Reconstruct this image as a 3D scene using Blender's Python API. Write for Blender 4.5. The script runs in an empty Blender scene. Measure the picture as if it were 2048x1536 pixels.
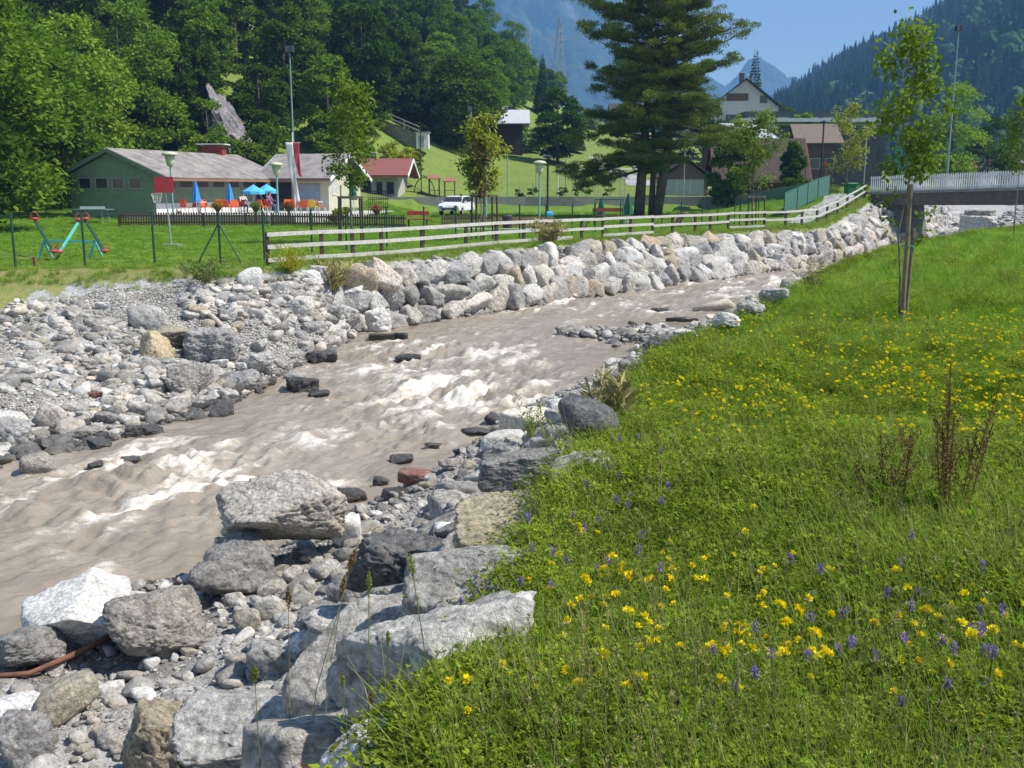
import bpy, bmesh, math, random
import numpy as np
from mathutils import Vector, Matrix, Quaternion
from mathutils.geometry import delaunay_2d_cdt
R = math.radians
S = bpy.context.scene
COL = S.collection
random.seed(7)

# ------------------------------------------------------------------ camera, sky, sun, exposure
PITCH = R(11.0); CAMZ = 2.1; F = 2010.0
cam = bpy.data.cameras.new('camera'); cam.lens = F/2048*36; cam.sensor_width = 36
cam.clip_start = 0.1; cam.clip_end = 30000
co = bpy.data.objects.new('camera', cam); COL.objects.link(co)
co.location = (0, 0, CAMZ); co.rotation_euler = (math.pi/2-PITCH, 0, 0); S.camera = co

SUN_EL = R(54); SUN_AZ = math.atan2(0.98, -0.13)          # azimuth from +Y towards +X
SDIR = Vector((math.cos(SUN_EL)*math.sin(SUN_AZ), math.cos(SUN_EL)*math.cos(SUN_AZ), math.sin(SUN_EL)))
W = bpy.data.worlds.new('World'); S.world = W; W.use_nodes = True
wn = W.node_tree; sk = wn.nodes.new('ShaderNodeTexSky'); sk.sky_type = 'NISHITA'; sk.sun_disc = False
sk.sun_elevation = SUN_EL; sk.sun_rotation = SUN_AZ; sk.air_density = 1.0; sk.dust_density = 0.2; sk.ozone_density = 1.3
bg = wn.nodes['Background']; bg.inputs[1].default_value = 0.096
wn.links.new(sk.outputs[0], bg.inputs[0])
sl = bpy.data.lights.new('sun', 'SUN'); sl.energy = 5.0; sl.angle = R(0.55); sl.color = (1, .94, .84)
so = bpy.data.objects.new('sun', sl); COL.objects.link(so); so.rotation_euler = SDIR.to_track_quat('Z', 'Y').to_euler()
S.view_settings.view_transform = 'Standard'; S.view_settings.look = 'None'
S.view_settings.exposure = 0.86; S.view_settings.gamma = 1
S.render.engine = 'CYCLES'
S.cycles.max_bounces = 4; S.cycles.diffuse_bounces = 2; S.cycles.glossy_bounces = 1
S.cycles.transmission_bounces = 2; S.cycles.transparent_max_bounces = 6; S.cycles.volume_bounces = 0
S.cycles.use_denoising = True

# ------------------------------------------------------------------ numeric helpers
CP, SP = math.cos(PITCH), math.sin(PITCH)
def ray(u, v):
    a = (u-1024)/F; b = (768-v)/F
    return np.array([a, CP+b*SP, -SP+b*CP])
def P(u, v, z):                       # the point of the plane z seen at (u, v) of the photograph
    d = ray(u, v); t = (z-CAMZ)/d[2]; return (d[0]*t, d[1]*t)
def PD(u, v, dist):                   # the point at forward distance y = dist
    d = ray(u, v); t = dist/d[1]; return Vector((d[0]*t, dist, CAMZ+d[2]*t))
def hsh(i, j, k, s):
    n = np.sin(i*127.1+j*311.7+k*74.7+s*53.3)*43758.5453
    return n-np.floor(n)
def vnoise(x, y, z=0.0, s=0):
    x = np.asarray(x, float); y = np.asarray(y, float); z = np.asarray(z, float)+0*x
    xi, yi, zi = np.floor(x), np.floor(y), np.floor(z)
    fx, fy, fz = x-xi, y-yi, z-zi
    fx = fx*fx*(3-2*fx); fy = fy*fy*(3-2*fy); fz = fz*fz*(3-2*fz)
    r = 0
    for a in (0, 1):
        for b in (0, 1):
            for c in (0, 1):
                w = (fx if a else 1-fx)*(fy if b else 1-fy)*(fz if c else 1-fz)
                r = r+w*hsh(xi+a, yi+b, zi+c, s)
    return r*2-1
def fbm(x, y, z=0.0, o=4, s=0, g=.5):
    r = 0; a = 1
    x = np.asarray(x, float); y = np.asarray(y, float); z = np.asarray(z, float)
    for k in range(o):
        r = r+a*vnoise(x, y, z, s+k*7); x = x*2.03; y = y*2.03; z = z*2.03; a *= g
    return r

# ------------------------------------------------------------------ object helpers
def tag(o, label=None, cat=None, group=None, kind=None):
    if label: o['label'] = label
    if cat: o['category'] = cat
    if group: o['group'] = group
    if kind: o['kind'] = kind
    return o
def link(name, me, mat=None, parent=None, loc=None):
    o = bpy.data.objects.new(name, me); COL.objects.link(o)
    if mat is not None and not me.materials: me.materials.append(mat)
    if parent is not None: o.parent = parent
    if loc is not None: o.location = loc
    return o
def empty(name, loc=(0, 0, 0), rz=0, label=None, cat=None, group=None):
    o = bpy.data.objects.new(name, None); COL.objects.link(o); o.location = loc; o.rotation_euler = (0, 0, rz)
    o.empty_display_size = .2
    return tag(o, label, cat, group)
def npmesh(name, V, Fc, smooth=False):
    """V (n,3); Fc (m,k) of one face size, or a list of such arrays"""
    me = bpy.data.meshes.new(name); V = np.asarray(V, np.float32)
    L = Fc if isinstance(Fc, list) else [Fc]
    L = [np.asarray(f, np.int32) for f in L if len(f)]
    me.vertices.add(len(V)); me.vertices.foreach_set('co', V.ravel())
    nl = sum(f.size for f in L); nf = sum(len(f) for f in L)
    me.loops.add(nl); me.polygons.add(nf)
    me.loops.foreach_set('vertex_index', np.concatenate([f.ravel() for f in L]))
    st = []; c = 0
    for f in L:
        st.append(c+np.arange(len(f))*f.shape[1]); c += f.size
    me.polygons.foreach_set('loop_start', np.concatenate(st).astype(np.int32))
    me.polygons.foreach_set('use_smooth', np.full(nf, smooth))
    me.update(calc_edges=True); me.validate(); return me
class MB:
    """collects boxes, bars, tubes and panels and links them as one mesh"""
    def __init__(s): s.b = bmesh.new()
    def box(s, c, d, rz=0, M=None):
        m = Matrix.Translation(c) @ Matrix.Rotation(rz, 4, 'Z') @ Matrix.Diagonal((d[0], d[1], d[2], 1))
        if M is not None: m = M @ m
        bmesh.ops.create_cube(s.b, size=1, matrix=m); return s
    def bar(s, a, b, w, h=None, up=(0, 0, 1)):
        a = Vector(a); b = Vector(b); h = h or w; d = (b-a); L = d.length
        if L < 1e-6: return s
        z = d.normalized(); x = z.cross(Vector(up))
        if x.length < 1e-3: x = Vector((1, 0, 0))
        x.normalize(); y = z.cross(x)
        m = Matrix((x, y, z)).transposed().to_4x4(); m.translation = (a+b)/2
        bmesh.ops.create_cube(s.b, size=1, matrix=m @ Matrix.Diagonal((w, h, L, 1))); return s
    def tube(s, pts, r, n=8, caps=True):
        pts = [Vector(p) for p in pts]; rs = r if isinstance(r, (list, tuple)) else [r]*len(pts)
        rings = []; px = None
        for i, p in enumerate(pts):
            d = (pts[min(i+1, len(pts)-1)]-pts[max(i-1, 0)]).normalized()
            x = px-d*px.dot(d) if px else d.cross(Vector((.3, .2, 1)) if abs(d.z) < .95 else Vector((1, 0, 0)))
            x.normalize(); y = d.cross(x); px = x
            rings.append([s.b.verts.new(p+(x*math.cos(t)+y*math.sin(t))*rs[i]) for t in [2*math.pi*k/n for k in range(n)]])
        for A, B in zip(rings, rings[1:]):
            for k in range(n): s.b.faces.new((A[k], A[(k+1) % n], B[(k+1) % n], B[k]))
        if caps: s.b.faces.new(rings[0][::-1]); s.b.faces.new(rings[-1])
        return s
    def lathe(s, prof, c=(0, 0, 0), n=16):
        c = Vector(c); rings = []
        for r, z in prof:
            rings.append([s.b.verts.new(c+Vector((r*math.cos(2*math.pi*k/n), r*math.sin(2*math.pi*k/n), z))) for k in range(n)])
        for A, B in zip(rings, rings[1:]):
            for k in range(n): s.b.faces.new((A[k], A[(k+1) % n], B[(k+1) % n], B[k]))
        s.b.faces.new(rings[0][::-1]); s.b.faces.new(rings[-1]); return s
    def poly(s, pts, th, nrm=None):
        """flat polygon with thickness th along its normal"""
        pts = [Vector(p) for p in pts]
        n = Vector(nrm) if nrm else (pts[1]-pts[0]).cross(pts[2]-pts[0]); n.normalize()
        a = [s.b.verts.new(p) for p in pts]; b = [s.b.verts.new(p+n*th) for p in pts]; k = len(pts)
        s.b.faces.new(a[::-1]); s.b.faces.new(b)
        for i in range(k): s.b.faces.new((a[i], a[(i+1) % k], b[(i+1) % k], b[i]))
        return s
    def ball(s, c, r, sc=(1, 1, 1), n=2):
        bmesh.ops.create_icosphere(s.b, subdivisions=n, radius=r, matrix=Matrix.Translation(c) @ Matrix.Diagonal((*sc, 1))); return s
    def build(s, name, mat, parent=None, smooth=False, bevel=0, loc=None):
        bmesh.ops.recalc_face_normals(s.b, faces=s.b.faces)
        if bevel: bmesh.ops.bevel(s.b, geom=list(s.b.edges), offset=bevel, segments=1, affect='EDGES')
        me = bpy.data.meshes.new(name); s.b.to_mesh(me); s.b.free()
        if smooth:
            for p in me.polygons: p.use_smooth = True
        return link(name, me, mat, parent, loc)
def copy_tree(o, parent=None, loc=None, rz=None, sc=None, label=None):
    c = o.copy(); COL.objects.link(c)
    if parent is not None: c.parent = parent
    if loc is not None: c.location = loc
    if rz is not None: c.rotation_euler = (0, 0, rz)
    if sc is not None: c.scale = (sc, sc, sc) if isinstance(sc, (int, float)) else sc
    if label: c['label'] = label
    for ch in list(o.children): copy_tree(ch, c)
    return c

# ------------------------------------------------------------------ materials
def M_(name):
    m = bpy.data.materials.new(name); m.use_nodes = True
    nt = m.node_tree; return m, nt, nt.nodes['Principled BSDF']
def N(nt, t, **k):
    n = nt.nodes.new('ShaderNode'+t)
    for a, b in k.items():
        if a.startswith('i_'):
            key = a[2:]; n.inputs[int(key) if key.isdigit() else key.replace('_', ' ')].default_value = b
        else: setattr(n, a, b)
    return n
def mixc(nt, fac, a, b, mode='MIX'):
    n = nt.nodes.new('ShaderNodeMix'); n.data_type = 'RGBA'; n.blend_type = mode
    for sock, v in ((n.inputs[0], fac), (n.inputs[6], a), (n.inputs[7], b)):
        if hasattr(v, 'links'): nt.links.new(v, sock)
        elif isinstance(v, (int, float)): sock.default_value = v
        else: sock.default_value = (*v[:3], 1)
    return n.outputs[2]
def ramp(nt, src, p):
    r = nt.nodes.new('ShaderNodeValToRGB'); e = r.color_ramp.elements
    while len(e) < len(p): e.new(.5)
    for el, (q, c) in zip(e, p):
        el.position = q; el.color = (c, c, c, 1) if isinstance(c, (int, float)) else (*c, 1)
    nt.links.new(src, r.inputs[0]); return r.outputs[0]
def noise(nt, vec, scale, det=3, rough=.55):
    n = N(nt, 'TexNoise'); n.inputs['Scale'].default_value = scale; n.inputs['Detail'].default_value = det
    n.inputs['Roughness'].default_value = rough
    if vec is not None: nt.links.new(vec, n.inputs['Vector'])
    return n.outputs['Fac']
def bump(nt, bs, h, strength=.4, dist=.05):
    b = N(nt, 'Bump'); b.inputs['Strength'].default_value = strength; b.inputs['Distance'].default_value = dist
    nt.links.new(h, b.inputs['Height']); nt.links.new(b.outputs[0], bs.inputs['Normal']); return b
def pos(nt): return N(nt, 'NewGeometry').outputs['Position']
def objrand(nt): return N(nt, 'ObjectInfo').outputs['Random']
def pm(name, c1, c2=None, scale=4, rough=.75, bmp=0, bs=None, spec=.3, rnd=0, metal=0, bd=.02):
    m, nt, b = M_(name); p = pos(nt)
    c2 = c2 or tuple(x*.8 for x in c1)
    f = noise(nt, p, scale, 4)
    c = mixc(nt, ramp(nt, f, [(.35, 0), (.65, 1)]), c1, c2)
    if rnd:
        o = objrand(nt); c = mixc(nt, 1.0, c, ramp(nt, o, [(0, 1-rnd), (1, 1)]), 'MULTIPLY')
    nt.links.new(c, b.inputs['Base Color']); b.inputs['Roughness'].default_value = rough
    b.inputs['Specular IOR Level'].default_value = spec; b.inputs['Metallic'].default_value = metal
    if bmp: bump(nt, b, noise(nt, p, bs or scale*4, 5), bmp, bd)
    return m
def leafmat(name, c1, c2, trans=.35, rnd=.35, scale=1.2, c3=None, rough=.65, spec=.07):
    m, nt, b = M_(name); p = pos(nt)
    f = ramp(nt, noise(nt, p, scale, 3), [(.35, 0), (.65, 1)])
    c = mixc(nt, f, c1, c2)
    if c3: c = mixc(nt, ramp(nt, objrand(nt), [(.55, 0), (.9, .8)]), c, c3)
    f2 = noise(nt, p, scale*9, 1)
    c = mixc(nt, .8, c, ramp(nt, f2, [(.3, .6), (.7, 1.25)]), 'MULTIPLY')
    if rnd: c = mixc(nt, 1.0, c, ramp(nt, objrand(nt), [(0, 1-rnd), (1, 1.1)]), 'MULTIPLY')
    nt.links.new(c, b.inputs['Base Color']); b.inputs['Roughness'].default_value = rough
    b.inputs['Specular IOR Level'].default_value = spec
    t = N(nt, 'BsdfTranslucent'); nt.links.new(mixc(nt, 1, c, (1.1, 1.25, .55), 'MULTIPLY'), t.inputs[0])
    mx = N(nt, 'MixShader'); mx.inputs[0].default_value = trans
    nt.links.new(b.outputs[0], mx.inputs[1]); nt.links.new(t.outputs[0], mx.inputs[2])
    nt.links.new(mx.outputs[0], nt.nodes['Material Output'].inputs[0]); return m
# ------------------------------------------------------------------ terrain: one sheet from control points
def zw(y): return -2.2+.008*y if y < 70 else -1.64+(y-70)*.052 if y < 108 else .336+(y-108)*.01
def PW(u, v):                         # point of the water surface seen at (u, v)
    y = 30.
    for _ in range(30): y = P(u, v, zw(y))[1]
    return P(u, v, zw(y))+(zw(y),)
CPTS = []; CEDG = []
def line(pts, edge=True):             # pts: (x, y, z, gravel, dry)
    i0 = len(CPTS); CPTS.extend(pts)
    if edge: CEDG.extend([(i0+k, i0+k+1) for k in range(len(pts)-1)])
def off(pts, dx, dy, dz, g, dr): return [(p[0]+dx, p[1]+dy, p[2]+dz, g, dr) for p in pts]
# lawn edge on the far bank
A = [P(u, v, z)+(z, 0, d) for u, v, z, d in [(-900, 560, 0, .6), (-300, 545, 0, .9), (0, 541, 0, .9), (250, 541, 0, .9), (480, 537, 0, .7), (600, 531, 0, .7), (700, 523, 0, .7),
     (850, 510, 0, .7), (1000, 495, 0, .7), (1150, 482, 0, .7), (1300, 472, 0, .7), (1450, 464, 0, .7), (1600, 457, .05, .8)]]
A += [(17.3, 57.2, .12, 0, .8), (20.5, 63.2, .62, 0, .9), (24.3, 70, 1.4, 0, .8)]
line(A)
A2 = []
for k, (x, y, z, *_) in enumerate(A):
    dx, dy, dz, g, dr = [(0, -2.4, -.95, .2, .8), (0, -2.2, -.85, .2, .8), (0, -1.9, -.72, .25, .8), (.1, -.95, -.42, .7, .6), (.15, -.75, -.3, 1, .5), (.2, -.6, -.22, 1, .3)][min(k, 5)]
    if k > 12: dx, dy, dz = .6, -.35, -.35
    A2.append((x+dx, y+dy, z+dz, g, dr))
line(A2)
B = [PW(u, v)+(1, 0) for u, v in [(-900, 1120), (-300, 1010), (0, 935), (150, 895), (330, 845), (440, 815), (560, 755), (640, 715), (720, 662), (850, 640), (1000, 622), (1150, 596),
     (1300, 578), (1500, 549), (1650, 526), (1755, 500), (1850, 482), (1925, 468)]]
line(B)
BW = [(p[0]+.1, p[1]+.15, p[2]+.35, 1, 0) for p in B[8:]]
line([(x+.5, y-1.2, z-.45, 1, 0) for x, y, z, *_ in B])
C = [PW(u, v)+(1, 0) for u, v in [(-700, 1400), (-200, 1320), (0, 1285), (120, 1235), (250, 1195), (370, 1165), (480, 1120), (620, 1065), (700, 1035), (790, 985), (890, 930), (950, 880),
     (1010, 840), (1120, 790), (1200, 745), (1290, 690), (1400, 655), (1500, 620)]]
C += [(12.2, 39.5, zw(39), 1, 0), (17, 47.5, zw(47), 1, 0), (23.5, 56, zw(56), 1, 0), (31, 64, zw(64), 1, 0), (40, 73, zw(73), 1, 0), (47, 84, zw(84), 1, 0)]
line(C)
line([(x-.9, y+.5, z-.4, 1, 0) for x, y, z, *_ in C])
D = [(-1.5, -4, .45, 0, .2), (-1.1, 0, .42, 0, .2), (-.12, 1.9, .38, 0, .3)]
D += [P(u, v, z)+(z, 0, .3) for u, v, z in [(890, 1500, .33), (975, 1370, .3), (1075, 1240, .27), (1120, 1100, .22), (1185, 960, .2), (1235, 860, .18), (1305, 775, .16),
      (1400, 705, .14), (1515, 645, .1), (1600, 593, .06), (1665, 553, .03), (1720, 527, 0), (1790, 505, 0), (1850, 488, 0), (1950, 472, 0), (2048, 458, 0)]]
D += [(33, 60, .1, 0, .5), (44, 70, .3, 0, .5), (53, 84, .6, 0, .3)]
line(D)
D2 = [(x-.28, y+.22, z-.22, 1, .1) for x, y, z, *_ in D]
line(D2)
E = [(-3.2, -4, -1.7, 1, 0), (-2.7, 1, -1.65, 1, 0), (-2.3, 3.2, -1.62, 1, 0)]
E += [P(u, v, z)+(z, 1, 0) for u, v, z in [(430, 1520, -1.62), (560, 1400, -1.6), (680, 1260, -1.55), (790, 1150, -1.5), (900, 1070, -1.45), (1010, 960, -1.4), (1110, 870, -1.4), (1200, 790, -1.4), (1300, 720, -1.4)]]
line(E, False)
# near meadow behind the edge
for x, y, z in [(3, -6, .5), (4, 3, .42), (8, 3, .45), (5, 8, .32), (12, 12, .3), (10, 20, .2), (20, 28, .15), (35, 40, .2), (60, 50, .6), (30, 10, .5), (60, 20, .8), (70, 90, 1.5), (90, 60, 1.5), (30, -8, .6)]:
    CPTS.append((x, y, z, 0, .1))
# lawn, playground, terrace and hills (u, v, distance), all on open ground
for x, y, z in [(-60, 40, .2), (-40, 38, 0), (-20, 40, 0), (0, 50, 0), (12, 62, 0), (-22, 56, .1), (-5, 64, .1), (8, 74, .1), (-50, 60, .4), (16, 78, .2)]:
    CPTS.append((x, y, z, 0, 0))
HILL = [(-900, 432, 60), (-900, 200, 85), (-900, -400, 120), (-200, 430, 66), (-200, 200, 92), (-200, -300, 135), (200, 419, 80), (200, 300, 92), (200, -100, 130), (200, -450, 190), (430, 411, 80), (430, 330, 92), (430, 60, 125), (430, -250, 180),
        (640, 406, 82), (640, 350, 96), (640, 180, 125), (640, -40, 170), (640, -260, 240), (740, 402, 84), (740, 300, 106), (740, 250, 116), (740, 120, 150), (740, -80, 220), (740, -220, 300),
        (850, 394, 92), (860, 335, 112), (860, 275, 130), (860, 230, 160), (860, 110, 210), (860, 0, 300), (960, 391, 98), (960, 345, 116), (960, 300, 140), (960, 250, 170), (960, 200, 230), (960, 130, 320),
        (1050, 391, 100), (1050, 340, 122), (1050, 300, 145), (1050, 245, 190), (1050, 222, 260), (1050, 215, 330), (1150, 391, 100), (1150, 345, 120), (1150, 300, 155), (1150, 245, 215), (1150, 232, 300),
        (1250, 391, 102), (1250, 350, 130), (1250, 300, 170), (1250, 262, 240), (1350, 390, 104), (1350, 360, 140), (1350, 300, 220), (1500, 388, 106), (1500, 372, 150), (1500, 330, 260),
        (1700, 382, 104), (1700, 372, 160), (1700, 352, 300), (2048, 385, 120), (2048, 368, 180), (2048, 350, 300), (2500, 370, 120), (2500, 350, 300)]
for u, v, d in HILL:
    p = PD(u, v, d); CPTS.append((p.x, p.y, p.z, 0, .35))
TERR = [(840, 86), (960, 87), (1050, 87.5), (1150, 87.5), (1250, 88), (1400, 88)]
line([((u-1024)/2010*d, d+.9, 1.32, 0, .2) for u, d in TERR])     # terrace top behind the retaining wall
line([((u-1024)/2010*d, d, .15, 0, .1) for u, d in TERR])
for x, y, z in [(23.5, 90, 1.5), (22.5, 78, 1.6), (23.2, 73.5, 1.75), (15.5, 60, .2), (18.3, 65.5, .85), (-300, 500, 120), (-600, 300, 200), (-150, 700, 120), (0, 700, 60), (150, 700, 20), (400, 600, 20), (500, 200, 15), (-400, 60, 120), (-300, 0, 60), (-40, -10, 0), (-60, 10, 0), (300, -10, 5)]:
    CPTS.append((x, y, z, 0, .2))
# far bank of the river beyond the bridge
BB = [(36.5, 88, .3, 1, .3), (43, 100, .9, 1, .3), (56, 118, 1.4, 0, .4)]
CPTS.extend(BB); CPTS.extend([(29, 77, .2, .4, .8), (33, 82, .3, 1, .3), (41, 91, zw(91)+.1, 1, 0), (52, 106, zw(106)+.1, 1, 0), (47, 97, zw(97)-.3, 1, 0), (58, 98, .9, 0, .3), (68, 122, 1.2, 0, .4)])

_o = delaunay_2d_cdt([Vector(p[:2]) for p in CPTS], CEDG, [], 0, 1e-4)
TV = np.array([[v.x, v.y] for v in _o[0]]); TF = np.array([f for f in _o[2] if len(f) == 3])
CA = np.array(CPTS, float); TA = np.zeros((len(TV), 3))
for i, og in enumerate(_o[3]):
    if og: TA[i] = CA[og[0], 2:]
    else: TA[i] = CA[np.argmin(((CA[:, :2]-TV[i])**2).sum(1)), 2:]
def tin(x, y):
    x = np.asarray(x, float).ravel(); y = np.asarray(y, float).ravel(); out = np.zeros((len(x), 3)); out[:, 0] = np.nan
    for f in TF:
        (ax, ay), (bx, by), (cx, cy) = TV[f[0]], TV[f[1]], TV[f[2]]
        m = (x >= min(ax, bx, cx)-1e-6) & (x <= max(ax, bx, cx)+1e-6) & (y >= min(ay, by, cy)-1e-6) & (y <= max(ay, by, cy)+1e-6)
        if not m.any(): continue
        idx = np.nonzero(m)[0]; X = x[idx]; Y = y[idx]
        dn = (by-cy)*(ax-cx)+(cx-bx)*(ay-cy)
        if abs(dn) < 1e-12: continue
        l0 = ((by-cy)*(X-cx)+(cx-bx)*(Y-cy))/dn; l1 = ((cy-ay)*(X-cx)+(ax-cx)*(Y-cy))/dn; l2 = 1-l0-l1
        k = (l0 > -1e-6) & (l1 > -1e-6) & (l2 > -1e-6); idx = idx[k]
        out[idx] = l0[k, None]*TA[f[0]]+l1[k, None]*TA[f[1]]+l2[k, None]*TA[f[2]]
    n = np.isnan(out[:, 0]); out[n] = (3, 0, .2); return out
def detail(x, y, T):
    g = T[:, 1]; r = np.hypot(x, y)
    z = T[:, 0]+g*.09*fbm(x*.9, y*.9, 0, 4, 3)+(1-g)*(.03+.0012*np.clip(r-40, 0, 400))*fbm(x*.35, y*.35, 0, 3, 11)
    return z
def H(x, y):
    x = np.atleast_1d(np.asarray(x, float)); y = np.atleast_1d(np.asarray(y, float))
    return detail(x, y, tin(x, y))
def h1(x, y): return float(H([x], [y])[0])
def hit(u, v, dmin=1.5, dmax=400, n=900):
    """the point of the ground seen at (u, v)"""
    d = ray(u, v); t = np.geomspace(dmin, dmax, n); z = H(d[0]*t, d[1]*t)
    k = np.nonzero(CAMZ+d[2]*t < z)[0]
    if not len(k): return None
    i = k[0]
    if i > 0:
        a = CAMZ+d[2]*t[i-1]-z[i-1]; b = z[i]-CAMZ-d[2]*t[i]; tt = t[i-1]+(t[i]-t[i-1])*a/max(a+b, 1e-9)
    else: tt = t[0]
    return Vector((d[0]*tt, d[1]*tt, CAMZ+d[2]*tt))
nr, na = 620, 640
rr = np.concatenate([np.geomspace(.5, 130, 520), np.geomspace(131.5, 900, nr-520)]); aa = np.radians(np.linspace(-58, 58, na))
RR, AA = np.meshgrid(rr, aa, indexing='ij'); gx = (RR*np.sin(AA)).ravel(); gy = (RR*np.cos(AA)-.6).ravel()
T = tin(gx, gy); gz = detail(gx, gy, T)
ii = np.arange(nr*na).reshape(nr, na)
q = np.stack([ii[:-1, :-1], ii[:-1, 1:], ii[1:, 1:], ii[1:, :-1]], -1).reshape(-1, 4)[:, ::-1]
gme = npmesh('ground', np.stack([gx, gy, gz], 1), q, True)
for nm, k in (('gravel', 1), ('dry', 2)):
    at = gme.attributes.new(nm, 'FLOAT', 'POINT'); at.data.foreach_set('value', T[:, k].astype(np.float32))
gm, nt, b = M_('ground')
p = pos(nt); ag = N(nt, 'Attribute', attribute_name='gravel').outputs['Fac']; ad = N(nt, 'Attribute', attribute_name='dry').outputs['Fac']
n1 = noise(nt, p, .35, 3); n2 = noise(nt, p, 3, 4); n3 = noise(nt, p, 28, 4); n4 = noise(nt, p, 120, 2)
green = mixc(nt, ramp(nt, n1, [(.35, 0), (.65, 1)]), (.11, .21, .025), (.16, .25, .035))
green = mixc(nt, ramp(nt, n2, [(.4, 0), (.75, .6)]), green, (.075, .19, .018))
green = mixc(nt, .7, green, ramp(nt, n3, [(.3, .6), (.7, 1.2)]), 'MULTIPLY')
dryc = mixc(nt, ramp(nt, n2, [(.35, 0), (.65, 1)]), (.30, .25, .11), (.15, .19, .045))
green = mixc(nt, ad, green, dryc)
vo = N(nt, 'TexVoronoi'); vo.inputs['Scale'].default_value = 22; nt.links.new(p, vo.inputs['Vector'])
grv = mixc(nt, ramp(nt, n2, [(.35, 0), (.65, 1)]), (.30, .295, .28), (.42, .41, .40))
grv = mixc(nt, .75, grv, ramp(nt, vo.outputs['Color'], [(.1, .6), (.9, 1.25)]), 'MULTIPLY')
grv = mixc(nt, .5, grv, ramp(nt, n4, [(.3, .6), (.7, 1.2)]), 'MULTIPLY')
sp = N(nt, 'SeparateXYZ'); nt.links.new(p, sp.inputs[0])
wet = N(nt, 'MapRange'); wet.inputs['From Min'].default_value = -1.95; wet.inputs['From Max'].default_value = -1.75
nt.links.new(sp.outputs['Z'], wet.inputs['Value'])
grv = mixc(nt, wet.outputs[0], (.16, .15, .13), grv)
ga = N(nt, 'Math', operation='ADD'); nt.links.new(ag, ga.inputs[0])
gb = N(nt, 'Math', operation='MULTIPLY_ADD'); nt.links.new(n2, gb.inputs[0]); gb.inputs[1].default_value = 1.0; gb.inputs[2].default_value = -.5
nt.links.new(gb.outputs[0], ga.inputs[1])
c = mixc(nt, ramp(nt, ga.outputs[0], [(.42, 0), (.58, 1)]), green, grv)
nt.links.new(c, b.inputs['Base Color']); b.inputs['Roughness'].default_value = .9; b.inputs['Specular IOR Level'].default_value = .15
bump(nt, b, vo.outputs['Distance'], .55, .03)
tag(link('ground', gme, gm), kind='structure')

# ------------------------------------------------------------------ the river
nu, nv = 760, 300
Cp = np.array([c[:2] for c in C]); Bp = np.array([c[:2] for c in B]); Bp = np.vstack([Bp, [[47, 92], [62, 112]]]); Cp = np.vstack([Cp[:-1], [[49, 84], [70, 104]]])
def resample(Q, n):
    d = np.r_[0, np.cumsum(np.hypot(*np.diff(Q, axis=0).T))]; 
    return d, Q
def walk(Q, s):                        # s 0..1 along the polyline by y
    return np.stack([np.interp(s, Q[:, 1], Q[:, 0]), s], 1)
# parametrise both banks by distance along a common axis direction (downstream to upstream)
ax = np.array([.50, .866]); 
def byaxis(Q, t):
    k = Q@ax; o = np.argsort(k); k = k[o]; Q2 = Q[o]; return np.stack([np.interp(t, k, Q2[:, 0]), np.interp(t, k, Q2[:, 1])], 1)
Cx = np.vstack([[[-12, 3]], Cp]); Bx = np.vstack([[[-30, 13]], Bp])
tl = np.r_[np.geomspace(14, 14+118, nu)-14]-4.
L_ = byaxis(Bx, tl); R_ = byaxis(Cx, tl)
dlr = L_-R_; nn = dlr/np.maximum(np.linalg.norm(dlr, axis=1, keepdims=True), .1)
L_ = L_+nn*1.3; R_ = R_-nn*1.3
s = np.linspace(0, 1, nv)[None, :, None]
XY = R_[:, None, :]*(1-s)+L_[:, None, :]*s
wx, wy = XY[..., 0].ravel(), XY[..., 1].ravel()
def zwv(y): return np.where(y < 70, -2.2+.008*y, np.where(y < 108, -1.64+(y-70)*.052, .336+(y-108)*.01))
RAP = [(330, 960, 2.0, 1), (420, 990, 1.3, .9), (560, 900, 1.7, .55), (800, 840, 2.3, .9), (900, 790, 2.6, .95), (860, 715, 3.0, .8), (700, 760, 2, .5), (1000, 680, 3, .6), (1120, 610, 3.5, .8), (1280, 615, 2.5, .6), (700, 870, 1.5, .6),
       (250, 1060, 1.8, .5), (120, 1060, 1.4, .35), (620, 955, 1, .6), (1450, 575, 5, .6), (1560, 565, 4, .7), (1650, 545, 5, .7), (1340, 590, 3, .6), (300, 1130, 1.2, .4), (480, 930, 1.6, .4), (80, 1180, 1.0, .2), (1000, 740, 2, .8), (700, 960, .7, .8), (60, 1010, 1.2, .3)]
rap = np.zeros(len(wx))
for u, v, rd, am in RAP:
    c0 = PW(u, v); dx = wx-c0[0]; dy = wy-c0[1]; al = dx*.45+dy*.89; ac = dx*.89-dy*.45
    rap = np.maximum(rap, am*np.exp(-((al/rd/1.35)**2+(ac/rd)**2)))
rap = np.where(wy > 78, np.maximum(rap, .85), rap)
rapn = np.clip(rap+.25*fbm(wx*.5, wy*.5, 0, 3, 41)*rap**.5, 0, 1.2)
al = wx*.45+wy*.89; ac = wx*.89-wy*.45
w1 = fbm(al*.75, ac*.55, 0, 3, 21); w2 = 1-np.abs(fbm(al*1.5, ac*.95, 3, 4, 31)); w3 = fbm(al*4.5, ac*3.2, 7, 3, 51)
edge = np.clip(np.minimum(s, 1-s)*12, 0, 1)+0*XY[..., :1]; edge = edge[..., 0].ravel()
wz = zwv(wy)+edge*(.02*w1+.012*w3+rapn*(.07*w1+.09*(w2-.6)+.075*w3+.05*fbm(al*8, ac*7, 0, 3, 71)))
crest = np.clip(.5+.9*w1+.5*(w2-.75)+.35*w3, 0, 1); lanes = np.clip(.55+1.3*fbm(al*.5, ac*2.6, 0, 3, 61), 0, 1)
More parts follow.
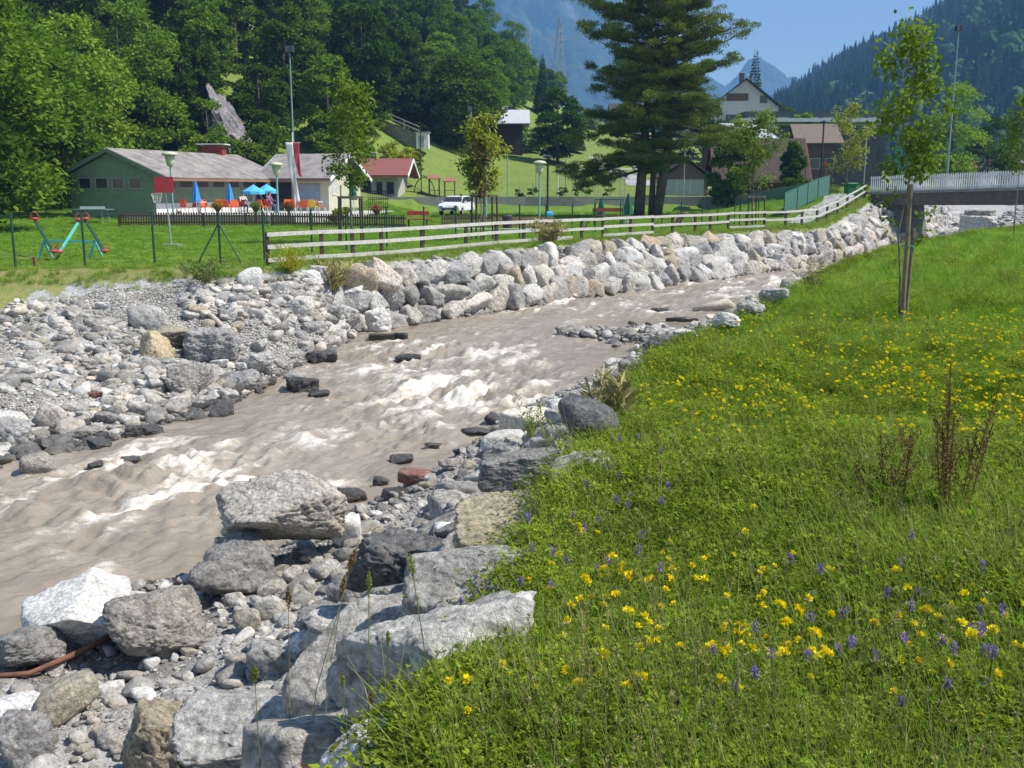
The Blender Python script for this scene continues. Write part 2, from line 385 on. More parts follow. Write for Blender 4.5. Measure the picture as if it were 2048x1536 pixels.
foam = np.clip(rapn*(.25+.95*crest*lanes+.25*lanes)*(.7+.5*np.clip(fbm(al*3, ac*6, 2, 3, 67)+.3, -.5, 1))-.14, 0, 1)
print('foam', [round(float(v), 2) for v in np.percentile(foam, [10, 50, 75, 90, 97])])
ii = np.arange(nu*nv).reshape(nu, nv)
q = np.stack([ii[:-1, :-1], ii[:-1, 1:], ii[1:, 1:], ii[1:, :-1]], -1).reshape(-1, 4)[:, ::-1]
wme = npmesh('water', np.stack([wx, wy, wz], 1), q, True)
at = wme.attributes.new('foam', 'FLOAT', 'POINT'); at.data.foreach_set('value', foam.astype(np.float32))
at = wme.attributes.new('rapid', 'FLOAT', 'POINT'); at.data.foreach_set('value', rapn.astype(np.float32))
m, nt, b = M_('silty_water'); p = pos(nt)
mp = N(nt, 'Mapping'); mp.inputs['Rotation'].default_value = (0, 0, R(-63)); mp.inputs['Scale'].default_value = (.55, 1, 1); nt.links.new(p, mp.inputs[0]); mv = mp.outputs[0]
fo = N(nt, 'Attribute', attribute_name='foam').outputs['Fac']; ra = N(nt, 'Attribute', attribute_name='rapid').outputs['Fac']
f1 = noise(nt, mv, 9, 10, .85); f2 = noise(nt, mv, 1.1, 4); f3 = noise(nt, mv, 30, 3, .6)
col = mixc(nt, ramp(nt, f2, [(.35, 0), (.65, 1)]), (.255, .215, .165), (.315, .27, .215))
ad2 = N(nt, 'Math', operation='MULTIPLY_ADD'); nt.links.new(f1, ad2.inputs[0]); ad2.inputs[1].default_value = 2.4; nt.links.new(fo, ad2.inputs[2])
hf = N(nt, 'Math', operation='MULTIPLY'); nt.links.new(ad2.outputs[0], hf.inputs[0]); hf.inputs[1].default_value = .5
fm = ramp(nt, hf.outputs[0], [(.72, 0), (1.0, .9)])
col = mixc(nt, ramp(nt, fo, [(0, 0), (.6, .6)]), col, (.40, .36, .29))
col = mixc(nt, fm, col, (.72, .67, .59))
nt.links.new(col, b.inputs['Base Color'])
nt.links.new(ramp(nt, fm, [(0, .07), (1, .55)]), b.inputs['Roughness']); b.inputs['IOR'].default_value = 1.33
bb = N(nt, 'Bump'); bb.inputs['Distance'].default_value = .035; nt.links.new(noise(nt, mv, 4.5, 6, .68), bb.inputs['Height'])
nt.links.new(ramp(nt, ra, [(0, .35), (.8, 1)]), bb.inputs['Strength'])
b2 = N(nt, 'Bump'); b2.inputs['Distance'].default_value = .014; b2.inputs['Strength'].default_value = 1; nt.links.new(noise(nt, mv, 17, 5, .7), b2.inputs['Height'])
nt.links.new(bb.outputs[0], b2.inputs['Normal']); nt.links.new(b2.outputs[0], b.inputs['Normal'])
tag(link('water', wme, m), kind='structure')
# ------------------------------------------------------------------ stones
def ico(n):
    b = bmesh.new(); bmesh.ops.create_icosphere(b, subdivisions=n, radius=1)
    V = np.array([v.co[:] for v in b.verts]); Fc = np.array([[v.index for v in f.verts] for f in b.faces]); b.free(); return V, Fc
ICO = {n: ico(n) for n in (2, 3, 4, 5, 6)}
def rockmesh(seed, sub=4, k=13, sharp=14, rough=.05, nf=3, planes=None, lam=0):
    """a stone: soft intersection of random half spaces, roughened; fits a unit box"""
    rg = np.random.RandomState(seed); V, Fc = ICO[sub]
    n = rg.normal(size=(k, 3)); n /= np.linalg.norm(n, axis=1, keepdims=True); d = rg.uniform(.62, 1.0, k)
    if planes:
        pn = np.array(planes, float); pd = pn[:, 3]; pn = pn[:, :3]/np.linalg.norm(pn[:, :3], axis=1, keepdims=True); n = np.vstack([pn, n[:4]]); d = np.r_[pd, d[:4]*.2+.82]
    n = np.vstack([n, np.eye(3), -np.eye(3)]); d = np.r_[d, rg.uniform(.85, 1.05, 6)]
    c = np.clip(V@n.T, 1e-3, None)/d; r = 1/(np.power(c, sharp).sum(1))**(1/sharp)
    Q = V*r[:, None]
    f = fbm(Q[:, 0]*nf, Q[:, 1]*nf, Q[:, 2]*nf, 4, seed % 97)
    rid = 1-np.abs(fbm(Q[:, 0]*nf*1.3+5, Q[:, 1]*nf*1.3, Q[:, 2]*nf*2.2, 3, seed % 89+9))
    Q = Q*(1+rough*f-rough*1.1*np.clip(rid-.78, 0, 1)*3)[:, None]
    if sub > 4: Q = Q*(1+rough*.36*fbm(Q[:, 0]*nf*4.5, Q[:, 1]*nf*4.5, Q[:, 2]*nf*6, 4, seed % 71)-rough*.5*np.clip(1-np.abs(fbm(Q[:, 0]*nf*2.6+3, Q[:, 1]*nf*3.1, Q[:, 2]*nf*3.4, 3, seed % 61))-.86, 0, 1)*4)[:, None]
    if lam:                                # layered rock: stepped relief along a tilted axis
        a = n[0]; t = Q@a*lam; Q = Q*(1+.035*(np.abs((t % 1)-.5)*2-.5)*(.5+.5*f))[:, None]
    mn, mx = Q.min(0), Q.max(0); Q = (Q-(mn+mx)/2)/(mx-mn)
    return Q, Fc
def rockmat(name, c1, c2, c3, rough=.85, spec=.2, sc=2.2, vein=.55, bmp=.95, rnd=.3, fine=.5):
    m, nt, b = M_(name); p = pos(nt)
    oc = N(nt, 'TexCoord').outputs['Object']
    n1 = noise(nt, p, sc, 6, .65); n2 = noise(nt, p, sc*9, 5, .65)
    mus = N(nt, 'TexWave', wave_type='BANDS', bands_direction='DIAGONAL'); mus.inputs['Scale'].default_value = sc*.9; mus.inputs['Distortion'].default_value = 9
    mus.inputs['Detail'].default_value = 4; mus.inputs['Detail Scale'].default_value = 1.6; nt.links.new(p, mus.inputs['Vector'])
    c = mixc(nt, ramp(nt, n1, [(.38, 0), (.62, 1)]), c1, c2)
    c = mixc(nt, ramp(nt, mus.outputs['Fac'], [(.02, vein), (.16, 0)]), c, c3)
    c = mixc(nt, 1, c, ramp(nt, noise(nt, p, sc*22, 4, .7), [(.34, .6), (.45, 1), (.7, 1.1)]), 'MULTIPLY')
    c = mixc(nt, 1, c, ramp(nt, n2, [(.32, 1-fine), (.68, 1+fine*.5)]), 'MULTIPLY')
    o = objrand(nt); c = mixc(nt, 1, c, ramp(nt, o, [(0, 1-rnd), (1, 1.08)]), 'MULTIPLY')
    tint = ramp(nt, o, [(.0, (1.03, 1, .95)), (.3, (1.0, .99, .97)), (.55, (1.07, 1.0, .90)), (.6, (1, 1, 1)), (.92, (1, .99, .97)), (1.0, (1.1, .95, .84))])
    c = mixc(nt, 1, c, tint, 'MULTIPLY')
    if 'pebble' in name: c = mixc(nt, 1, c, ramp(nt, noise(nt, p, .45, 4, .6), [(.36, (.72, .71, .69)), (.6, (1, 1, 1))]), 'MULTIPLY')
    nt.links.new(c, b.inputs['Base Color']); b.inputs['Roughness'].default_value = rough; b.inputs['Specular IOR Level'].default_value = spec
    b1 = N(nt, 'Bump'); b1.inputs['Strength'].default_value = bmp; b1.inputs['Distance'].default_value = .09; nt.links.new(noise(nt, p, sc*4, 8, .7), b1.inputs['Height'])
    nt.links.new(b1.outputs[0], b.inputs['Normal']); return m
RM = {'pale': rockmat('rock_pale', (.68, .66, .62), (.52, .505, .48), (.22, .215, .21), rnd=.18),
      'white': rockmat('rock_white', (.70, .685, .655), (.58, .57, .55), (.34, .34, .34), vein=.35, bmp=.5, rnd=.12),
      'grey': rockmat('rock_grey', (.46, .45, .435), (.35, .345, .34), (.19, .185, .185), rnd=.2),
      'dark': rockmat('rock_dark', (.21, .21, .21), (.14, .14, .145), (.30, .30, .30), vein=.5),
      'wet': rockmat('rock_wet', (.115, .108, .10), (.07, .068, .066), (.16, .155, .15), rough=.35, spec=.5),
      'tan': rockmat('rock_tan', (.58, .51, .36), (.48, .41, .27), (.36, .31, .22), rnd=.05),
      'cream': rockmat('rock_cream', (.52, .47, .36), (.44, .40, .32), (.26, .25, .22), rnd=.1),
      'red': rockmat('rock_red', (.34, .17, .14), (.26, .13, .11), (.42, .34, .30), rough=.5, rnd=.05),
      'pebble': rockmat('rock_pebble', (.70, .68, .64), (.55, .535, .51), (.32, .315, .31), sc=1.1, vein=.3, rnd=.55, fine=.3),
      'gravelwet': rockmat('rock_gravel_wet', (.19, .18, .165), (.12, .12, .118), (.17, .17, .17), rough=.4, spec=.5, sc=1.1, rnd=.5)}
def yaw_to(p): return -math.atan2(p[0], p[1])
def boulder(u, v, w, h, kind, label, seed, nf=3, sub=5, round_=False, tilt=0, roll=0, depth=.8, sink=.14, lam=0, dz=0, rough=.085, group=None, dist=None, k=13, sharp=14, cat='boulder', planes=None):
    """u, v: middle of its foot in the photograph; w, h: its size there"""
    g = hit(u, v) if dist is None else PD(u, v, dist)
    if dist is None and g.z < zw(g.y)-.03: g = Vector(PW(u, v)); sink = .38
    D_ = math.sqrt(g.x**2+g.y**2+(g.z-CAMZ)**2); th = math.asin((CAMZ-g.z)/D_)
    wr = w*D_/F; hr = h*D_/F; dp = wr*depth
    hz = max((hr-.55*dp*math.sin(th))/math.cos(th), .38*hr); hz = hz/(1-sink)
    Q, Fc = rockmesh(seed, sub, sharp=6 if round_ else sharp, k=8 if round_ else k, rough=.02 if round_ else rough, lam=lam, planes=planes, nf=2 if round_ else nf)
    ym = yaw_to(g)
    Mx = Matrix.Diagonal((wr, dp, hz, 1)) @ Matrix.Rotation(R(tilt), 4, 'X') @ Matrix.Rotation(R(roll), 4, 'Y')
    Q = np.c_[Q, np.ones(len(Q))]@np.array(Mx).T
    Q = Q[:, :3]; mn, mx = Q.min(0), Q.max(0); Q = (Q-(mn+mx)/2)*(np.array([wr, dp, hz])/(mx-mn))
    me = npmesh('boulder', Q, Fc, True)
    f = Vector((g.x, g.y, 0)).normalized()
    o = link('boulder' if cat == 'boulder' else 'stone', me, RM[kind], loc=(g.x+f.x*dp*.42, g.y+f.y*dp*.42, g.z+hz*(.5-sink)+dz)); o.rotation_euler = (0, 0, ym)
    tag(o, label, cat, group); return o
GN_ = {}
def scatter(name, pts, rot, scl, idx, protos, seed=0):
    """one stuff object: instances of the protos at pts"""
    c = bpy.data.collections.new(name+'_kinds')
    for k, o in enumerate(protos): o.name = '%s_kind_%03d' % (name, k); c.objects.link(o)
    me = bpy.data.meshes.new(name); n = len(pts); me.vertices.add(n); me.vertices.foreach_set('co', np.asarray(pts, np.float32).ravel())
    a = me.attributes.new('rot', 'FLOAT_VECTOR', 'POINT'); a.data.foreach_set('vector', np.asarray(rot, np.float32).ravel())
    sc = np.asarray(scl, np.float32)
    if sc.ndim == 1: sc = np.repeat(sc[:, None], 3, 1)
    a = me.attributes.new('scl', 'FLOAT_VECTOR', 'POINT'); a.data.foreach_set('vector', sc.ravel())
    a = me.attributes.new('pick', 'INT', 'POINT'); a.data.foreach_set('value', np.asarray(idx, np.int32))
    o = bpy.data.objects.new(name, me); COL.objects.link(o)
    g = bpy.data.node_groups.new(name, 'GeometryNodeTree')
    g.interface.new_socket('Geometry', in_out='INPUT', socket_type='NodeSocketGeometry'); g.interface.new_socket('Geometry', in_out='OUTPUT', socket_type='NodeSocketGeometry')
    gi = g.nodes.new('NodeGroupInput'); go = g.nodes.new('NodeGroupOutput'); ip = g.nodes.new('GeometryNodeInstanceOnPoints')
    ci = g.nodes.new('GeometryNodeCollectionInfo'); ci.inputs['Collection'].default_value = c; ci.inputs['Separate Children'].default_value = True; ci.inputs['Reset Children'].default_value = True
    def at(nm, ty):
        q = g.nodes.new('GeometryNodeInputNamedAttribute'); q.data_type = ty; q.inputs['Name'].default_value = nm
        return q.outputs['Attribute']
    g.links.new(gi.outputs[0], ip.inputs['Points']); g.links.new(ci.outputs[0], ip.inputs['Instance']); ip.inputs['Pick Instance'].default_value = True
    g.links.new(at('pick', 'INT'), ip.inputs['Instance Index'])
    er = g.nodes.new('FunctionNodeEulerToRotation'); g.links.new(at('rot', 'FLOAT_VECTOR'), er.inputs[0]); g.links.new(er.outputs[0], ip.inputs['Rotation'])
    g.links.new(at('scl', 'FLOAT_VECTOR'), ip.inputs['Scale']); g.links.new(ip.outputs[0], go.inputs[0])
    md = o.modifiers.new('scatter', 'NODES'); md.node_group = g
    return o
def proto(name, me, mat):
    if not me.materials: me.materials.append(mat)
    return bpy.data.objects.new(name, me)

# hand-placed boulders: u, v (foot), width, height, material, options, label
HB = [
 (572, 1150, 262, 168, 'pale', dict(seed=3, sub=6, sharp=16, depth=.7, dz=.16, sink=.05, rough=.075, planes=[(-.15, -.55, -.8, .42), (-.35, -.25, .9, .42), (.3, -.75, -.1, .62), (-.9, -.2, .1, .85), (.55, .1, .85, .78)]), 'biggest pale boulder on the near shore, humped and overhanging, propped above the water'),
 (470, 1195, 175, 120, 'grey', dict(seed=41, roll=-35, depth=.8), 'dark slanting rock wedged under the biggest overhanging boulder'),
 (690, 1095, 66, 66, 'white', dict(seed=5, round_=True), 'smooth white boulder tucked behind the biggest overhanging boulder'),
 (165, 1318, 195, 142, 'white', dict(seed=23, sub=6, depth=.9, sharp=26, rough=.04, planes=[(-.25, -.85, -.45, .38), (.55, -.35, .75, .5), (-.45, -.1, .9, .55), (-.9, -.3, .3, .8)]), 'sharp white angular boulder with a dark underside at the water edge'),
 (320, 1325, 185, 142, 'grey', dict(seed=62, sub=6, sharp=7, k=9, depth=.8, rough=.06), 'domed dark grey boulder right of the sharp white one'),
 (262, 1232, 90, 40, 'white', dict(seed=8, round_=True, depth=1), 'low white rock behind the domed grey boulder at the water'),
 (55, 1350, 140, 92, 'grey', dict(seed=9, sub=6, depth=.8, rough=.06), 'mottled grey flat-topped boulder at the left edge behind the rusty bar'),
 (138, 1452, 108, 90, 'cream', dict(seed=10, round_=True, depth=.9, sub=6), 'smooth cream boulder standing in the mud below the rusty bar'),
 (22, 1468, 110, 62, 'white', dict(seed=11, depth=.9), 'white flat rock at the left edge near the bottom corner'),
 (14, 1505, 60, 44, 'dark', dict(seed=12, depth=.9), 'dark low rock in the bottom left corner under the white flat one'),
 (60, 1560, 90, 120, 'grey', dict(seed=121, depth=.9), 'dark grey rock cut off by the bottom left corner'),
 (345, 1600, 170, 190, 'cream', dict(seed=13, sub=6, k=9, depth=1.0, roll=20, rough=.08), 'rough cream rock with a steep shaded left side at the bottom edge'),
 (530, 1560, 330, 160, 'pale', dict(seed=14, sub=6, depth=.75, k=9, rough=.05, tilt=-10), 'wide flat grey slab with gravel round it at the bottom edge'),
 (705, 1445, 270, 215, 'pale', dict(seed=15, sub=6, depth=.8, sharp=16, rough=.04, lam=2, sink=.2, planes=[(-.45, -.45, .78, .38), (-.8, .3, .5, .7)]), 'long smooth slab sloping down to the left beside the dark-faced slab'),
 (865, 1490, 430, 275, 'pale', dict(seed=36, sub=6, depth=.62, sharp=17, sink=.2, rough=.075, nf=4, planes=[(-.72, -.68, .12, .34), (-.30, .15, .95, .52), (-.9, -.2, .5, .72), (.3, -.75, .55, .62), (-.1, -.35, .9, .58)]), 'huge dark-faced leaning slab below the purple flowers'),
 (965, 1290, 330, 200, 'pale', dict(seed=17, sub=6, depth=.8, sharp=16, rough=.055, sink=.2, planes=[(-.35, -.5, .8, .45), (-.1, .1, 1, .6), (-.5, -.8, 0, .75)]), 'broad pale rock under the meadow edge above the dark-faced slab'),
 (800, 1215, 225, 165, 'dark', dict(seed=18, sub=6, depth=.8, k=9, rough=.10, roll=12), 'craggy near-black rock left of the tan rock'),
 (1015, 1125, 235, 130, 'tan', dict(seed=19, sub=6, depth=1.2, sharp=14, rough=.05, lam=9, sink=.25, planes=[(-.25, -.35, .9, .35), (-.2, -.9, .2, .8)]), 'tan flaky sandstone slab on the near bank'),
 (1040, 1045, 175, 105, 'grey', dict(seed=20, dz=.2, sink=.05, sub=6, depth=.8, sharp=20, rough=.07, planes=[(-.1, -.95, .1, .4), (-.3, .1, .95, .5)]), 'grey rock with a dark hollow face behind the tan slab'),
 (1160, 1035, 125, 95, 'pale', dict(seed=21, dz=.1, sink=.1, depth=1.1, sharp=20, rough=.05, planes=[(-.5, -.4, .75, .4), (.1, -.9, .2, .7)]), 'pale slab leaning on the meadow edge right of the tan slab'),
 (1175, 945, 125, 100, 'dark', dict(seed=22, dz=.2, sink=.05, sub=6, round_=True, depth=.8, roll=-20), 'smooth dark boulder half under the grass on the near bank'),
 (905, 1092, 76, 50, 'white', dict(seed=24, round_=True), 'rounded white boulder just left of the tan slab'),
 (1055, 872, 118, 58, 'white', dict(seed=25, round_=True, sub=6), 'big rounded white boulder at the water behind the willow sprigs'),
 (1122, 838, 48, 42, 'white', dict(seed=26, round_=True), 'white egg-shaped boulder behind the big rounded one'),
 (1182, 862, 108, 70, 'grey', dict(seed=27, lam=8, depth=.9), 'streaky layered grey rock beside the dry grass on the near bank'),
 (1008, 905, 96, 44, 'white', dict(seed=28, round_=True), 'low rounded white boulder left of the willow sprigs'),
 (535, 1238, 54, 48, 'pale', dict(seed=29, round_=True), 'round pale stone under the big overhanging boulder'),
 (545, 1192, 60, 30, 'grey', dict(seed=30, round_=True), 'flat oval grey stone behind the round pale one'),
 (495, 1268, 52, 44, 'cream', dict(seed=31, round_=True), 'orange stained cobble in front of the slanting dark rock'),
 (655, 1285, 110, 78, 'grey', dict(seed=32, depth=.8), 'squat grey rock between the near gravel and the long smooth slab'),
 (600, 1345, 84, 70, 'white', dict(seed=33, depth=.9), 'white rock with a dark hollow beside the long smooth slab'),
 (650, 1160, 60, 40, 'pale', dict(seed=34, round_=True), 'small pale rock right of the biggest overhanging boulder'),
 (728, 1160, 70, 40, 'grey', dict(seed=35), 'small grey rock against the near-black craggy rock'),
 (740, 1590, 190, 130, 'white', dict(seed=37, sub=6, depth=.9), 'white rock under the flowers at the bottom edge'),
 (833, 968, 76, 34, 'red', dict(seed=38, round_=True, sub=5), 'dull red boulder sitting in the shallows of the near bank'),
 (580, 1008, 92, 34, 'wet', dict(seed=39, depth=.7), 'long dark wet rock in the water behind the biggest overhanging boulder'),
 (700, 1008, 72, 30, 'wet', dict(seed=40, depth=.7), 'dark wet flat rock in the water right of the long one'),
 (803, 925, 50, 16, 'wet', dict(seed=42), 'small dark rock in the river above the red boulder'),
 (762, 972, 34, 20, 'wet', dict(seed=43), 'tiny wet rock left of the red boulder'),
 (903, 942, 54, 28, 'grey', dict(seed=44), 'grey rock with a wet foot right of the red boulder'),
 (795, 1002, 66, 24, 'wet', dict(seed=45), 'wet rock in the shallows below the red boulder'),
 (868, 893, 40, 8, 'wet', dict(seed=46), 'thin sliver of rock breaking the surface above the red boulder'),
 (952, 866, 60, 12, 'wet', dict(seed=47), 'low bluish wet rock beside the rounded white boulders'),
 (985, 845, 34, 22, 'wet', dict(seed=48), 'black wet stone against the big rounded white boulder'),
 (1318, 752, 72, 52, 'dark', dict(seed=49, dz=.2, sink=.05, depth=.8), 'dark boulder half buried at the meadow edge near the gravel spit'),
 (1362, 722, 70, 34, 'white', dict(seed=50, dz=.2, sink=.05), 'white rock behind the dark half buried boulder'),
 (1265, 792, 62, 50, 'grey', dict(seed=51, dz=.2, sink=.05), 'grey rock at the meadow edge above the layered one'),
 (1450, 690, 60, 36, 'white', dict(seed=52, dz=.2, sink=.05), 'white rock at the upstream end of the gravel spit'),
 (1500, 662, 56, 34, 'pale', dict(seed=53, dz=.2, sink=.05), 'pale rock at the meadow edge beyond the gravel spit'),
 (1545, 630, 60, 30, 'pale', dict(seed=54, dz=.2, sink=.05), 'farthest pale rock showing along the near meadow edge'),
 (1441, 648, 28, 12, 'grey', dict(seed=55), 'grey cobble standing in the calm water beyond the spit'),
 (1320, 623, 38, 9, 'wet', dict(seed=56), 'dark rock in mid river beyond the gravel spit'),
 (816, 722, 54, 16, 'wet', dict(seed=57), 'brown rock awash in the middle of the rapids'),
 # far gravel bank
 (298, 665, 74, 52, 'pale', dict(seed=60, round_=True, sub=5), 'pale round-topped boulder behind the two tan ones'),
 (340, 700, 100, 46, 'cream', dict(seed=61, depth=.9), 'tan slab lying behind the tan pointed boulder'),
 (316, 728, 68, 64, 'tan', dict(seed=7, depth=.9, sharp=9, planes=[(.75, -.35, .6, .42), (-.8, -.3, .45, .6), (0, -.8, .4, .75)]), 'tan pointed boulder on the far gravel bank'),
 (424, 732, 104, 78, 'grey', dict(seed=63, sub=6, k=9, depth=.8, sharp=10), 'large grey boulder right of the tan pair'),
 (512, 748, 76, 44, 'pale', dict(seed=64, depth=.8, sharp=9), 'flat-topped grey boulder at the water right of the large grey one'),
 (383, 797, 92, 70, 'grey', dict(seed=65, sub=6, k=8, depth=.8), 'blue-grey peaked boulder at the water below the tan pair'),
 (484, 785, 76, 46, 'grey', dict(seed=66, depth=.8), 'split grey rock half in the water under the flat-topped boulder'),
 (643, 727, 66, 28, 'wet', dict(seed=67, depth=.8), 'dark flat rock in the water at the end of the gravel bank'),
 (606, 780, 66, 30, 'wet', dict(seed=68), 'black wet rock in the river off the gravel bank'),
 (588, 760, 44, 20, 'grey', dict(seed=69), 'grey stone behind the black wet rock'),
 (638, 793, 44, 12, 'wet', dict(seed=70), 'low black rock right of the black wet rock'),
 (346, 836, 78, 38, 'grey', dict(seed=71, depth=.9), 'broad grey rock at the water line below the peaked boulder'),
 (443, 832, 48, 26, 'wet', dict(seed=72, round_=True), 'dark dome of rock standing in the shallows with a stick behind it'),
 (290, 873, 72, 28, 'wet', dict(seed=73), 'wet dark rock at the tip of the left shallows'),
 (172, 880, 74, 26, 'grey', dict(seed=74), 'flat grey stone at the left shallows'),
 (101, 862, 60, 54, 'pale', dict(seed=75, round_=True), 'round pale boulder on the left bank above the shallows'),
 (24, 862, 58, 38, 'white', dict(seed=76, round_=True), 'pale round boulder at the left picture edge'),
 (28, 892, 64, 42, 'grey', dict(seed=77, depth=.9), 'grey humped boulder at the left edge just below the pale round one'),
 (78, 944, 64, 38, 'grey', dict(seed=78, round_=True), 'grey boulder standing in the water at the far left'),
 (283, 835, 48, 34, 'pale', dict(seed=79, round_=True), 'pale boulder left of the broad grey rock'),
 (192, 935, 30, 12, 'wet', dict(seed=81), 'small wet stone in the left shallows'),
 (265, 922, 40, 9, 'wet', dict(seed=82), 'sliver of dark rock in the river off the left shallows'),
 (200, 895, 44, 16, 'wet', dict(seed=83), 'wet stone between the left shallows and the bank'),
 (500, 578, 50, 42, 'white', dict(seed=84, round_=True, sub=5), 'smooth white boulder at the top of the bank by the fence end'),
 (560, 602, 56, 40, 'pale', dict(seed=85), 'pale boulder on the slope below the fence end'),
 (690, 662, 66, 54, 'pale', dict(seed=101), 'large pale block at the low left end of the river wall'),
 (742, 664, 84, 52, 'white', dict(seed=102), 'broad white block at the water under the low end of the river wall'),
 (655, 640, 58, 34, 'grey', dict(seed=103), 'grey block where the gravel bank meets the river wall'),
 (690, 605, 80, 56, 'white', dict(seed=104, planes=[(-.2, -.5, .8, .4)]), 'bright white slab high at the low end of the river wall'),
 (622, 575, 52, 36, 'white', dict(seed=105), 'white block under the first fence post'),
 (640, 560, 40, 30, 'pale', dict(seed=106), 'pale block beside the yellow flowering bush'),
 (720, 570, 60, 44, 'white', dict(seed=107), 'white block under the second panel of the fence'),
 (600, 632, 60, 40, 'white', dict(seed=108), 'white slab below the yellow flowering bush'),
 (765, 600, 60, 50, 'pale', dict(seed=109), 'pale block under the third fence post'),
 (630, 668, 50, 26, 'grey', dict(seed=110), 'grey stone at the foot of the white slab'),
 (215, 850, 44, 26, 'grey', dict(seed=87, round_=True), 'grey cobble among stones above the left shallows'),
 (150, 830, 50, 28, 'pale', dict(seed=88, round_=True), 'pale cobble right of the round boulder on the left bank'),
 (240, 800, 46, 26, 'pale', dict(seed=89), 'pale angular stone in the middle of the left bank'),
 (165, 790, 34, 24, 'cream', dict(seed=90), 'cream stone in the middle of the left bank'),
 (192, 800, 28, 18, 'red', dict(seed=91), 'reddish stone on the left gravel bank'),
 (120, 690, 36, 22, 'grey', dict(seed=92), 'grey stone high on the left gravel bank'),
 (205, 620, 26, 16, 'white', dict(seed=93), 'white stone high on the left bank below the dry grass'),
]
for i, (u, v, w, h, kd, op, lb) in enumerate(HB):
    cx, cy, cz = 0, 0, 0
    boulder(u, v, w, h, kd, lb, **op)

# the boulder wall on the far bank
rg = np.random.RandomState(5)
WM = [rockmesh(200+k, 4, k=8, sharp=20, rough=.075, lam=(3 if k % 3 == 0 else 0)) for k in range(16)]
WMe = {}
def wallmesh(k, kind):
    if (k, kind) not in WMe:
        me = npmesh('boulder', WM[k][0], WM[k][1], True); me.materials.append(RM[kind]); WMe[(k, kind)] = me
    return WMe[(k, kind)]
Aw = np.array([p[:3] for p in A2[4:]]+[(29, 77, .1), (33, 83, .3), (36.5, 88, .4), (43, 100, .9)]); Bw = np.array([p[:3] for p in B[8:]]+[(44, 93, zw(93)), (52, 103, zw(103))])
def alongxy(Q, t):
    k = Q[:, :2]@ax; o = np.argsort(k); return np.stack([np.interp(t, k[o], Q[o, j]) for j in range(3)], -1)
t0, t1 = Bw[0, :2]@ax, 97.
SEC = [(0, 30.5, 'at its low left end'), (30.5, 35, 'under three-rail fence'), (35, 41.5, 'under the grassy gap'), (41.5, 48, 'below the pine'),
       (48, 55, 'under two-rail fence'), (55, 63, 'where the fence climbs'), (63, 71, 'beside the abutment'), (71, 200, 'beyond the bridge')]
ROW = ['bottom course', 'middle course', 'upper middle course', 'top course']
for row in range(4):
    t = t0-.6+row*.3
    while t < t1:
        far = t > 72; sz = rg.uniform(.72, 1.3)*(1.0 if not far else 1.1)
        a = alongxy(Aw, t); b_ = alongxy(Bw, t)
        ln = np.linalg.norm(a-b_); rows = 4 if ln > 2.4 else 3
        if row >= rows: t += 1; continue
        f = (row+.42)/rows+rg.uniform(-.05, .05)
        pt = b_*(1-f)+a*f
        hh = ln/rows*rg.uniform(1.15, 1.45)
        if not (66.0 < t < 71.5 and False):
            kd = rg.choice(['pale', 'pale', 'white', 'grey', 'pale', 'pale', 'grey', 'cream'])
            o = link('boulder', wallmesh(rg.randint(16), kd))
            o.scale = (sz*1.06, max(sz, .8)*.85, hh); o.location = (pt[0], pt[1]+.06, pt[2]+.03)
            dirw = alongxy(Bw, t+1)-alongxy(Bw, t-1)
            o.rotation_euler = (R(rg.uniform(-30, 10)), R(rg.uniform(-22, 22)), math.atan2(dirw[1], dirw[0])+R(rg.uniform(-20, 20)))
            sec = [s_[2] for s_ in SEC if s_[0] <= t < s_[1]][0]
            nm = ROW[row] if rows == 4 else ['bottom course', 'middle course', 'top course'][row]
            tag(o, '%s boulder in the %s of the river wall, %s' % ({'pale': 'pale grey', 'white': 'whitish', 'grey': 'dark grey', 'cream': 'cream'}[kd], nm.split()[0] if nm[0] != 'u' else 'upper', sec), 'boulder', '%s boulders of the river wall, %s, %s' % (kd, nm, sec))
        t += sz*.86

# gravel and cobbles: stuff, plus the largest cobbles as things
PB = []
for k in range(14):
    Q, Fc = rockmesh(400+k, 3 if k < 6 else 2, k=10, sharp=10+k % 4*5, rough=.06, nf=2); Q = Q*[1, .75+.04*(k % 4), .42+.06*(k % 4)]
    PB.append((Q, Fc))
def pebble_protos(kind, name): return [proto(name, npmesh(name, Q, Fc, i_ % 2 > 0), RM[kind]) for i_, (Q, Fc) in enumerate(PB)]
def inpoly(x, y, poly):
    r = np.zeros(len(x), bool); n = len(poly)
    for i in range(n):
        (x1, y1), (x2, y2) = poly[i], poly[(i+1) % n]
        c = ((y1 > y) != (y2 > y)) & (x < (x2-x1)*(y-y1)/((y2-y1) or 1e-9)+x1); r ^= c
    return r
polyL = [p[:2] for p in A2[:6]]+[(p[0], p[1]-.5) for p in B[8::-1]]
polyR = [p[:2] for p in D2[:18]]+[(p[0], p[1]) for p in C[17::-1]]+[(-9, 4), (-7, 1), (-3.5, -1)]
def sample(poly, n, rg):
    q = np.array(poly); lo, hi = q.min(0), q.max(0); out = []
    m = 0
    while m < n:
        x = rg.uniform(lo[0], hi[0], n*2); y = rg.uniform(lo[1], hi[1], n*2); k = inpoly(x, y, poly)
        out.append(np.stack([x[k], y[k]], 1)); m += k.sum()
    return np.vstack(out)[:n]
